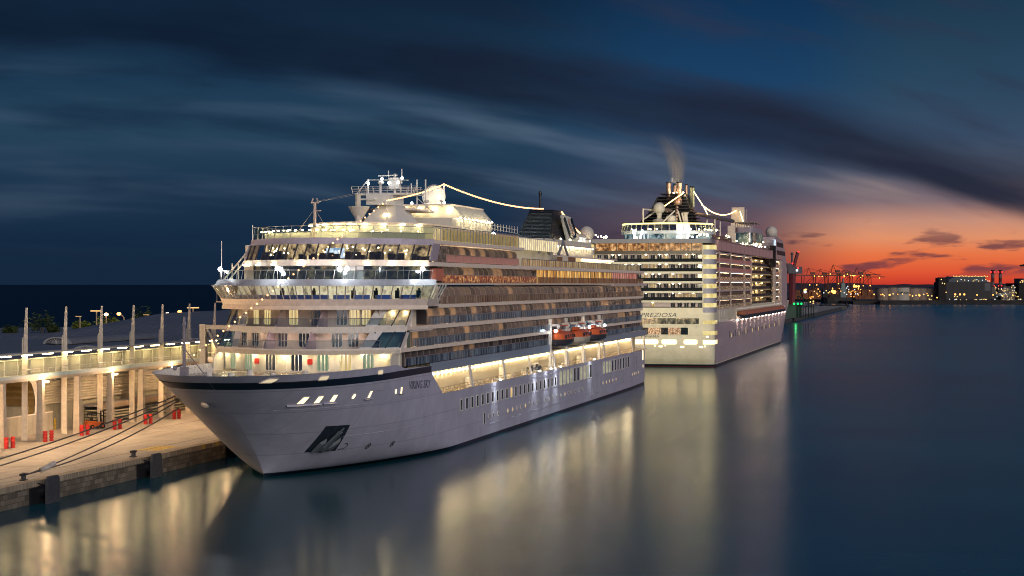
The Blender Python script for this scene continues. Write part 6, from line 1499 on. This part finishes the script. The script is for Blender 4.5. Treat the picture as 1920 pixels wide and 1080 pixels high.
b = MB(); b.box(MB2 + .4, MB2 + .5, 190, 198, 38.7, 41); b.build('video_screen', litglass('screen_blue', [(.4, (.2, .35, .55)), (.6, (.8, .9, 1.0))], (1, .5, .8), 1.4, 0), msc)
for x, y, z, r_ in ((17.0, 206, 44.2, 2.35), (16.5, 228, 43.4, .9)):
    b = MB(); b.sphere((x, y, z), r_, 20, 14); b.lathe((x, y, z - r_ - 2.5), [(r_ * .7, 0), (r_ * .5, 2.9)], 14); b.build('radome', radm, msc, True)
b = MB(); b.tube([(13, 150, 43), (13, 150, 51)], .08, 4); b.tube([(14, 226, 41), (14, 226, 46)], .2, 5); b.build('whip_antenna', white, msc)
# white deck floodlights washing the stern
for x in ():
    ld = bpy.data.lights.new('stern_lamp', 'SPOT'); ld.energy = 1500; ld.color = (1.0, .86, .55); ld.spot_size = rad(120); ld.spot_blend = .9; ld.shadow_soft_size = .2
    lo = bpy.data.objects.new('stern_lamp', ld); COL.objects.link(lo); lo.parent = msc; lo.location = (x, -3.2, 15.8); lo.rotation_euler = Vector((0, .42, -1)).to_track_quat('-Z', 'Y').to_euler()

# smoke from the stacks
def smoke():
    b = MB(); base_ = Vector((MX + 2.5, MY + FS + 1, 55.0)); rws = []
    path = [((0, 0, 0), 3.0), ((-.2, 3, 3), 3.4), ((-1.2, 7, 7), 4.2), ((-3.2, 11.5, 11.5), 5.6), ((-6.4, 16, 16), 7.0), ((-9, 20, 19), 8.0)]
    for (x, y, z), r_ in path: rws.append([(x + r_ * math.cos(2 * math.pi * j / 16), y + r_ * math.sin(2 * math.pi * j / 16), z) for j in range(16)])
    b.grid(rws, 0, True); b.poly([p for p in rws[0]][::-1]); b.poly([p for p in rws[-1]])
    m = bpy.data.materials.new('smoke'); m.use_nodes = True; t = NT(m.node_tree)
    tcn = t.node('ShaderNodeTexCoord'); sp = t.node('ShaderNodeSeparateXYZ'); t.l.new(tcn.outputs['Object'], sp.inputs[0])
    z = sp.outputs[2]
    cx = t.m('MULTIPLY', t.m('MULTIPLY', z, z), -0.025); cy = t.m('MULTIPLY', z, 1.02)
    dx = t.m('SUBTRACT', sp.outputs[0], cx)
    d = t.m('ABSOLUTE', dx)
    rr = t.m('ADD', 2.3, t.m('MULTIPLY', z, 0.27))
    core = t.m('SUBTRACT', 1.0, t.smooth(t.m('DIVIDE', d, rr), .0, 1.0))
    n = t.noise(t.xyz(t.m('MULTIPLY', dx, .6), t.m('MULTIPLY', sp.outputs[1], .3), t.m('MULTIPLY', z, .10)), 1.0, 3.0, .6)
    fade = t.m('SUBTRACT', 1.0, t.smooth(z, 0.0, 18.0))
    dens = t.m('MULTIPLY', t.m('MULTIPLY', core, t.m('MULTIPLY', t.smooth(n, .25, .65), .17)), fade)
    v = t.node('ShaderNodeVolumePrincipled'); v.inputs['Color'].default_value = (.86, .78, .62, 1); t.l.new(dens, v.inputs['Density'])
    o = t.node('ShaderNodeOutputMaterial'); t.l.new(v.outputs[0], o.inputs['Volume'])
    ob = b.build('smoke', m, weld=True); ob.location = base_; tag(ob, kind='stuff')
smoke()
# ================================================================== far shore, pier, cranes, tanks
far_dark = mat('far_dark', (.016, .014, .016), .8, var=.4, vscale=.05)
land_m = mat('shore_ground', (.05, .042, .035), .9, var=.4, vscale=.02)
def block(px0, px1, py0, py1, D, depth):
    """world box seen between two pixel columns and rows at D metres"""
    a = at(px0, py1, D); c = at(px1, py0, D); return a, c
FD = 2250.0
fx = Vector((math.cos(TH), math.sin(TH), 0)); fy = Vector((-math.sin(TH), math.cos(TH), 0))
def fl(px, D=FD): return (px - 960) / 3500.0 * D                       # metres to the side of the lens axis
def fbox(bb, px0, px1, z0, z1, D=FD, dep=30, mi=0):
    x0, x1 = fl(px0, D), fl(px1, D); vs = []
    for z in (z0, z1):
        for x, d in ((x0, D), (x1, D), (x1, D + dep), (x0, D + dep)): v = fx * x + fy * d; vs.append((v.x, v.y, z))
    bb.add(vs, [(0, 3, 2, 1), (4, 5, 6, 7), (0, 1, 5, 4), (1, 2, 6, 5), (2, 3, 7, 6), (3, 0, 4, 7)], mi)
def fp(px, z, D=FD): v = fx * fl(px, D) + fy * D; return Vector((v.x, v.y, z))
def zof(py, D=FD): return EYE_Z - (py - 533) * D / 3500.0
b = MB(); fbox(b, 1600, 2300, -3, 3.4, FD - 20, 900); fbox(b, 1460, 1640, -3, 3.0, FD + 500, 900); tag(b.build('shore', land_m), kind='structure')
b = MB(); fbox(b, 1650, 2300, -3, 4.6, FD - 40, 16)
o = b.build('breakwater', mat('breakwater_rock', (.03, .028, .028), .9, var=.5, vscale=.1)); tag(o, kind='structure')
# low hills behind the tanks
b = MB(); rows = [[], []]
for i in range(60):
    px = 1475 + 14 * i; z = 15 + 2.2 * math.sin(i * .31) + 1.2 * math.sin(i * .83 + 1) + .8 * math.sin(i * 2.1)
    p = fp(px, 0, 5200); q_ = fp(px, z * 1.25 + 6.5, 5600); rows[0].append(tuple(p)); rows[1].append(tuple(q_))
b.grid(rows); tag(b.build('hills', mat('hill_haze', (.06, .035, .045), .9, var=.3, vscale=.004)), kind='structure')
def far_lamp(px, py, r, m, parent, D=FD - 3, name='lamp'):
    p = at(px, py, D) - Vector(parent.location); key = m.name + '%.2f' % r
    if key not in far_lamp.c: bb = MB(); bb.sphere((0, 0, 0), r, 6, 4); far_lamp.c[key] = bb.build(name, m, parent); far_lamp.c[key].location = p
    else: copy_of(far_lamp.c[key], p, parent)
far_lamp.c = {}
em_o = emit('far_orange', (1.0, .40, .07), 1.7, sample=False); em_y = emit('far_yellow', (1.0, .66, .22), 1.6, sample=False); em_w = emit('far_white', (.85, .95, 1.0), 1.3, sample=False); em_r = emit('far_red', (1.0, .03, .03), 3, sample=False); em_g = emit('far_green', (.02, 1.0, .22), 1.3, sample=False)
em_ob = emit('far_orange_bright', (1.0, .42, .08), 4, sample=False)
# storage tanks in a row, one with its name in dark letters
tank_m = seamed('tank_paint', (.30, .22, .17), .6, .3, mortar=.02, dark=.7, bw=3, rh=.8, var=.1, bump=0, axes='xz')
tanks = [(1655, 9), (1672, 10), (1690, 12), (1712, 11), (1728, 10), (1744, 11)]
names = ['leftmost brown tank beside the moored freighter', 'brown tank left of the lettered one', 'pale lettered oil tank', 'brown tank right of the lettered one', 'brown tank two places right of the lettered one', 'brown tank touching the big dark hall']
for i, ((px, r_), nm) in enumerate(zip(tanks, names)):
    c = fp(px, 0, FD + 30); r = thing('storage_tank', nm + ' on the far shore', 'tank', c, 0, 'tanks on the far shore'); h = zof(539) + (1 if i in (1, 2) else 0)
    b = MB(); b.lathe((0, 0, 3), [(r_ * .98, 0), (r_ * .98, h - 4)], 28); b.build('shell', tank_m if i != 2 else mat('tank_pale', (.42, .40, .34), .6), r)
    b = MB(); b.lathe((0, 0, h - 1), [(r_ * 1.0, -.3), (r_ * .99, .1), (r_ * .5, 1.2), (.01, 1.6)], 28); b.build('roof', mat('tank_roof', (.10, .085, .075), .7), r)
    if i == 2:
        letters('lettering', 'LUKOIL', 3.4, mat('letter_dark', (.05, .05, .055), .6), r, tuple(-fx * 7.5 - fy * (r_ + .3) + Vector((0, 0, h - 8.5))), fx, (0, 0, 1), .15, 0, 15)
    for k in range(2): far_lamp(px - 5 + 9 * k + random.uniform(-2, 2), 552 + random.uniform(-2, 3), .8, em_y if k else em_o, r, FD + 8)
# sodium mast lamps along the shore road
for i, (px, py) in enumerate([(1639, 552), (1655, 552), (1668, 553), (1724, 554), (1740, 554), (1791, 552), (1800, 552), (1808, 552), (1832, 553), (1862, 553), (1880, 555), (1899, 554), (1757, 558), (1711, 555)]):
    p = at(px, py, FD - 25); r = thing('street_lamp', 'x', 'street lamp', (p.x, p.y, 3), 0, 'lamps along the far shore')
    r['label'] = 'far orange lamp %s' % ['first right of the freighter', 'before the leftmost tank', 'second before the brown tanks', 'left of two before the plain tanks', 'right of two before the plain tanks', 'left of three close lamps before the dark hall', 'middle of three close lamps before the dark hall', 'right of three close lamps before the dark hall', 'lone one before the dark hall', 'below the left striped chimney', 'right of the striped chimneys', 'nearest the right picture edge', 'low one at the left corner of the dark hall', 'between tanks and lettered tank'][i]
    b = MB(); b.tube([(0, 0, 0), (0, 0, p.z - 3.6)], .14, 5); b.build('pole', dark_steel, r)
    far_lamp(px, py, 1.15 if i in (2, 5, 6, 7, 3) else .8, em_ob, r, FD - 25, 'lamp_head')
# the big dark tank hall with lit roof
hall = thing('tank_hall', 'huge dark industrial hall with a lamp-lit domed roof on the far shore', 'hall', fp(1810, 3, FD + 10))
hl = Vector(hall.location)
def hb_(name, parts, m, par, org_):
    bb = MB()
    for px0, px1, py0, py1, D, dep in parts: fbox(bb, px0, px1, zof(py1, D), zof(py0, D), D, dep)
    bb.v = [tuple(Vector(v) - org_) for v in bb.v]; return bb.build(name, m, par)
hb_('wall', [(1772, 1860, 529, 561, FD + 10, 60)], ribbed('hall_cladding', (.032, .030, .034), .12, 'x', .7, depth=.2), hall, hl)
hb_('tower', [(1760, 1774, 521, 561, FD + 4, 18)], far_dark, hall, hl); hb_('tower_top', [(1762, 1772, 520, 523, FD + 4, 12), (1776, 1779, 518, 529, FD + 8, 3)], far_dark, hall, hl)
hb_('panel', [(1846, 1857, 531, 545, FD + 9.6, .3)], mat('hall_panel', (.09, .10, .11), .6), hall, hl)
bb = MB(); c0, c1 = fl(1776), fl(1858); P = [(c0, zof(529)), (c1, zof(529)), (c1 - 3, zof(523)), (c1 - 3.5, zof(518)), (c0 + 13, zof(518.5)), (c0 + 6, zof(524))]
vs = [fx * x + fy * (FD + d) + Vector((0, 0, z)) - hl for d in (14, 60) for x, z in P]; n = len(P)
bb.add([tuple(v) for v in vs], [tuple(range(n - 1, -1, -1)), tuple(range(n, 2 * n))] + [(i, (i + 1) % n, n + (i + 1) % n, n + i) for i in range(n)]); bb.build('roof', mat('hall_roof', (.05, .07, .09), .5), hall)
rnd = random.Random(3)
for i in range(24): far_lamp(1788 + i * 2.75, 518 + rnd.uniform(-.7, .7), .55, em_y, hall, FD + 11)
for i in range(12): far_lamp(1778 + rnd.uniform(0, 80), 526 + rnd.uniform(-2, 1.2), .6, em_y if rnd.random() < .7 else em_w, hall, FD + 7)
for px, py in ((1767, 531), (1771, 532), (1765, 524), (1774, 548), (1790, 556), (1795, 556)): far_lamp(px, py, .7, em_y, hall, FD + 2)
for i in range(30): far_lamp(1738 + 178 * rnd.random(), 562 + rnd.uniform(-1.5, .6), .5, em_y if rnd.random() < .75 else em_w, hall, FD - 22)
# two red and white banded chimneys
for px, nm in ((1861.5, 'left of the two tall banded chimneys with red lamps'), (1875.5, 'right of the two tall banded chimneys with red lamps')):
    c = fp(px, 3, FD + 40); r = thing('chimney', nm + ' on the far shore', 'chimney', c, 0, 'banded chimneys'); zt = zof(506) - 3; b = MB(); n = 8
    for k in range(n): b.lathe((0, 0, 0), [(1.95, zt * k / n), (1.95, zt * (k + 1) / n)], 14, k % 2)
    b.build('shaft', [mat('chimney_pale', (.14, .11, .12), .7), mat('chimney_red', (.10, .02, .02), .7)], r)
    MB().lathe((0, 0, zt), [(2.1, -1.6), (2.3, -.8), (2.3, .2), (1.6, .2)], 14).build('rim', far_dark, r)
    for k in (-3.4, 3.4): far_lamp(px + k, 510, .9, em_r, r, FD + 36)
    for k in (-3, 3): far_lamp(px + k, 536, .6, em_r, r, FD + 36)
# process plant to the right
pl = thing('process_plant', 'low tangle of lit pipework right of the banded chimneys', 'plant', fp(1890, 3, FD + 20)); plo = Vector(pl.location)
hb_('block', [(1858, 1868, 538, 561, FD + 20, 20), (1872, 1884, 541, 561, FD + 22, 20), (1885, 1902, 537, 561, FD + 26, 20), (1878, 1896, 547, 561, FD + 14, 10), (1903, 1912, 545, 561, FD + 20, 14)], mat('plant_steel', (.10, .09, .085), .6, var=.5, vscale=.2), pl, plo)
bb = MB()
for i in range(26):
    px = rnd.uniform(1878, 1904); z0, z1 = 4, zof(rnd.uniform(533, 552)); bb.tube([tuple(fp(px, z0, FD + 12) - plo), tuple(fp(px, z1, FD + 12) - plo)], .35, 4)
for i in range(10):
    z = zof(rnd.uniform(538, 556)); bb.tube([tuple(fp(1866 + rnd.uniform(0, 10), z, FD + 12) - plo), tuple(fp(1890 + rnd.uniform(0, 14), z, FD + 12) - plo)], .35, 4)
tag(bb.build('pipework', steel, pl), kind='stuff')
for i in range(44): far_lamp(rnd.uniform(1864, 1908), rnd.uniform(535, 560), rnd.uniform(.45, .5) and .5, em_y if rnd.random() < .8 else em_w, pl, FD + 8)
th = thing('tank_hall', 'second dark industrial block cut by the right picture edge', 'hall', fp(1930, 3, FD + 5)); tho = Vector(th.location)
hb_('wall', [(1911, 1990, 531, 561, FD + 5, 60)], far_dark, th, tho); hb_('roof', [(1918, 1990, 522, 531, FD + 12, 40)], mat('hall_roof', (.05, .07, .09), .5), th, tho)
for px, py in ((1916, 526), (1913, 529), (1918, 527), (1909, 556), (1914, 561), (1917, 529)): far_lamp(px, py, .7, em_y, th, FD)
# jib of a crane cut by the right edge
cj = thing('tower_crane', 'crane jib tip with lamps entering at the right picture edge', 'crane', fp(1975, 3, FD - 200)); cjo = Vector(cj.location)
bb = MB(); bb.tube([tuple(fp(1912, zof(498, FD - 200), FD - 200) - cjo), tuple(fp(2040, zof(498, FD - 200), FD - 200) - cjo)], 1.0, 4); bb.tube([tuple(fp(1912, zof(498, FD - 200), FD - 200) - cjo), tuple(fp(1975, zof(480, FD - 200), FD - 200) - cjo)], .4, 4); bb.build('jib', far_dark, cj)
bb = MB(); bb.tube([(0, 0, 0), (0, 0, zof(480, FD - 200) - 3)], 1.4, 4); bb.build('tower', far_dark, cj)
# container cranes
crm = mat('crane_red', (.14, .06, .035), .6, var=.3, vscale=.1)
def gantry_crane(px, D, h, jl, jr, apex, label, m=crm):
    r = thing('container_crane', label, 'crane', fp(px, 3, D), TH, 'container cranes across the water')
    b = MB()
    for x in (-9, 9):
        for y in (-11, 11): b.tube([(x, y, 0), (x * .86, y, h)], .5, 4)
        b.tube([(x, -11, h * .38), (x, 11, h * .38)], .4, 4)
    for y in (-11, 11): b.tube([(-9, y, h * .42), (9, y, h * .42)], .5, 4); b.tube([(-9, y, h * .42), (8, y, h)], .35, 4)
    b.build('legs', m, r)
    b = MB(); b.box(-jl, jr, -1.2, 1.2, h - .5, h + .7); b.build('boom', m, r)
    b = MB(); b.tube([(-3, 0, h), (0, 0, apex)], .35, 4); b.tube([(5, 0, h), (0, 0, apex)], .35, 4); b.tube([(0, 0, apex), (-jl * .8, 0, h + .6)], .2, 4); b.tube([(0, 0, apex), (jr * .85, 0, h + .6)], .2, 4); b.tube([(0, 0, apex), (-jl * .45, 0, h + .6)], .2, 4); b.build('a_frame', m, r)
    b = MB(); b.box(3, 9, -2.5, 2.5, h + 1.2, h + 4.5); b.build('machine_house', m, r)
    rr = random.Random(int(px)); 
    for i in range(5): 
        bb = copy_of(gantry_crane.lamp, (rr.uniform(-9, 9), -12.5, h * rr.choice([.1, .25, .38, .42, .6, .97])), r) if gantry_crane.lamp else None
        if bb is None: q_ = MB(); q_.sphere((0, 0, 0), .8, 6, 4); gantry_crane.lamp = q_.build('lamp', em_ob, r); gantry_crane.lamp.location = (rr.uniform(-9, 9), -12.5, h * .4)
    for i in range(1): copy_of(gantry_crane.lamp, (rr.uniform(-jl, jr), -2.6, h - 1.4), r)
    return r
gantry_crane.lamp = None
for px, D, h, jl, jr, ap, lab in ((1516, 2600, 33, 22, 42, 43, 'leftmost container crane, brightly lit, just right of the far ship'), (1538, 2650, 33, 18, 40, 42, 'container crane second from the left behind the freighter'), (1562, 2600, 36, 8, 34, 48, 'container crane with a raised head behind the freighter bow'), (1582, 2620, 34, 10, 28, 41, 'container crane above the freighter bridge'), (1606, 2640, 34, 6, 34, 44, 'container crane right of the freighter stern'), (1620, 2660, 31, 8, 30, 41, 'rightmost container crane, its boom drooping towards the tanks')):
    gantry_crane(px, D, h, jl, jr, ap, lab)
# floodlit container yard behind the freighter
yd = thing('container_stack', 'orange floodlit container yard under the cranes', 'containers', fp(1550, 3, 2560), TH, None)
b = MB(); rr = random.Random(8)
for i in range(60): x = rr.uniform(-44, 70); hh = 2.6 * rr.randint(1, 5); b.box(x - 3, x + 3, rr.uniform(-6, 0), rr.uniform(2, 8), 0, hh)
b.build('containers', mat('container_rust', (.22, .08, .03), .7, var=.5, vscale=.1), yd)
for i in range(34): far_lamp(rr.uniform(1510, 1632), rr.uniform(544, 560), .8 , em_o if rr.random() < .7 else em_y, yd, 2545)
for px in (1600, 1604, 1609): far_lamp(px, 537, 1.6, em_ob, yd, 2545)
far_lamp(1502, 547, 2.2, em_w, yd, 2545); far_lamp(1501, 544, 1.6, em_y, yd, 2545)
# dark freighter moored across the water
fr = thing('freighter', 'dark hulled freighter with a glaring orange deck lamp, moored across the water', 'freighter', fp(1572, 0, 2330), TH); FR = 2330 / 3500.0
b = MB(); L_ = 32 * FR; b.grid([[(-L_ - 1.0, 0, zz) if False else (x * L_ * (1 + .02 * zz / 8), 9 * sg * (1 - abs(x) ** 5) ** .5, zz) for x in (-1, -.9, -.7, -.3, .3, .7, .9, .97, 1) for sg in (-1,)] for zz in (-1, 2, 5, 7.3)]); b.grid([[(x * L_, 9 * sg * (1 - abs(x) ** 5) ** .5, 7.0) for x in (-1, -.9, -.7, -.3, .3, .7, .9, .97, 1)] for sg in (-1, 1)]); b.build('hull', mat('freighter_hull', (.010, .010, .012), .5), fr)
b = MB(); b.box(3 * FR, 14 * FR, -4, 6, 7, 19); b.box(5 * FR, 12 * FR, -3, 5, 19, 25); b.box(8 * FR, 10 * FR, -1, 3, 25, 31); b.build('deckhouse', mat('deckhouse_green', (.20, .25, .24), .6), fr)
b = MB(); b.box(-30 * FR, -18 * FR, -3, 6, 7, 18); b.box(-18 * FR, 3 * FR, -5, 6, 7, 11); b.build('cargo', mat('cargo_dark', (.03, .028, .03), .8), fr)
b = MB(); b.tube([(-4 * FR, 0, 7), (-2 * FR, 0, 26)], .5, 5); b.tube([(18 * FR, 0, 7), (18 * FR, 0, 24)], .4, 5); b.build('deck_crane', crm, fr)
far_lamp(1553, 546, 2.0, em_ob, fr, 2310); far_lamp(1556, 547.5, 2.4, em_ob, fr, 2310)
for px, py, m_ in ((1584, 537, em_w), (1582, 540, em_w), (1586, 543, em_w), (1577, 549, em_w), (1582, 552, em_w), (1590, 551.5, em_w), (1598, 543, em_w), (1586, 547, em_y), (1591, 547, em_o), (1600, 547, em_o), (1604, 551, em_w), (1600, 551, em_w), (1536, 549, em_w), (1545, 549, em_y), (1541, 545, em_y), (1570, 546, em_o), (1567, 541, em_o)): far_lamp(px, py, .75, m_, fr, 2312)
# pier continuing beyond the far ship, with its harbour crane and green lamps
pr_ = [(-93.0, 960), (-90.0, 1850), (-260, 1850), (-260, 960)]
b.poly([(x, y, 2.4) for x, y in pr_], 0)
for (x0, y0), (x1, y1) in zip(pr_, pr_[1:] + pr_[:1]): b.poly([(x0, y0, -4), (x1, y1, -4), (x1, y1, 2.4), (x0, y0, 2.4)], 1)
tag(b.build('pier', [concrete, quay_stone]), kind='structure')
b = MB(); fbox(b, 1540, 1592, -2, 2.0, 1980, 12); tag(b.build('mole', mat('breakwater_rock', (.03, .028, .028), .9, var=.5, vscale=.1)), kind='structure')
b = MB(); b.lathe((0, 0, 0), [(1.2, 0), (1.0, 2.0), (.5, 2.2), (.4, 5), (.8, 5.2), (.01, 6.2)], 10); o = b.build('harbour_beacon', far_dark); o.location = fp(1587, 2, 1985); tag(o, 'small dark beacon at the tip of the low mole', 'beacon')
rr = random.Random(4); tyre = None
for k in range(44):
    y = 985 + 17.5 * k; x = -93.0 + 3.0 * (y - 960) / 890
    if tyre is None: q_ = MB(); q_.box(-.2, 1.3, -1.5, 1.5, -.6, 2.7); tyre = q_.build('quay_fender', rubber); o = tyre
    else: o = copy_of(tyre)
    o.location = (x, y, 0); tag(o, 'dark block fender in the long row on the pier beyond the far ship', 'fender', 'block fenders on the far pier')
hc = thing('harbour_crane', 'tall red harbour crane standing on the pier just right of the far ship', 'crane', fp(1486, 2.4, 1300), TH); HZ = lambda py: zof(py, 1300) - 2.4; q = 1300 / 3500.0
hr = mat('crane_dark_red', (.16, .03, .035), .6); hg = mat('crane_grey', (.10, .10, .11), .6)
b = MB(); b.tube([(-2 * q, 0, 0), (0, 0, HZ(512))], 1.9, 6, r2=2.6); b.tube([(-8 * q, 0, 0), (-3 * q, 0, HZ(540))], .6, 5); b.tube([(4 * q, 0, 0), (0, 0, HZ(540))], .6, 5); b.build('tower', hr, hc)
b = MB(); b.box(-9 * q, 17 * q, -3, 3, HZ(513), HZ(500)); b.box(-11 * q, -3 * q, -2.5, 2.5, HZ(508), HZ(494)); b.build('machine_house', hg, hc)
b = MB(); b.tube([(2 * q, 0, HZ(502)), (10 * q, 0, HZ(473))], 1.2, 5); b.build('boom', hr, hc)
b = MB(); b.tube([(-1 * q, 0, HZ(502)), (-1 * q, 0, HZ(477))], .7, 5); b.sphere((-1 * q, 0, HZ(476)), 1.1, 8, 6); b.build('mast', hg, hc)
b = MB(); b.box(5 * q, 9 * q, -3.4, -3.0, HZ(509), HZ(505)); b.build('cab_window', em_w, hc)
for px, py in ((1494, 472), (1482, 494), (1493, 502)): far_lamp(px, py, .6, em_r, hc, 1294)
gs = thing('pier_shed', 'dark steel frames and shed with three green lamps on the pier', 'shed', fp(1490, 2.4, 1180), TH); q = 1180 / 3500.0
b = MB(); b.box(-18 * q, 12 * q, -3, 5, 0, 8.5); b.build('wall', mat('shed_green', (.05, .07, .06), .7), gs)
b = MB()
for i in range(7): x = (4 + 5 * i) * q; b.tube([(x, -4, 0), (x, -4, 14 - i * .8)], .3, 4)
b.tube([(4 * q, -4, 14), (30 * q, -4, 10)], .3, 4); b.tube([(4 * q, -4, 8), (32 * q, -4, 7)], .3, 4); b.build('steel_frame', dark_steel, gs)
for px in (1484.5, 1492, 1499): far_lamp(px, 569.5, .75, em_g, gs, 1174)
for px, py in ((1523, 565), (1523, 569), (1517, 566)): far_lamp(px, py, .5, em_y, gs, 1174)
ld = bpy.data.lights.new('green_lamp', 'POINT'); ld.energy = 400; ld.color = (.1, 1, .3); ld.shadow_soft_size = .5; lo = bpy.data.objects.new('green_lamp', ld); COL.objects.link(lo); lo.location = fp(1492, 8.5, 1168)
b = MB()
for i in range(60): x = (14 + i * .62) * q; b.tube([(x, 0, 0), (x, 0, 3)], .09, 4)
b.tube([(14 * q, 0, 3), (51 * q, 0, 3)], .08, 4); o = b.build('fence', steel); o.location = fp(1490, 2.4, 1400); o.rotation_euler = (0, 0, TH); tag(o, 'thin pale fence along the end of the pier', 'fence')
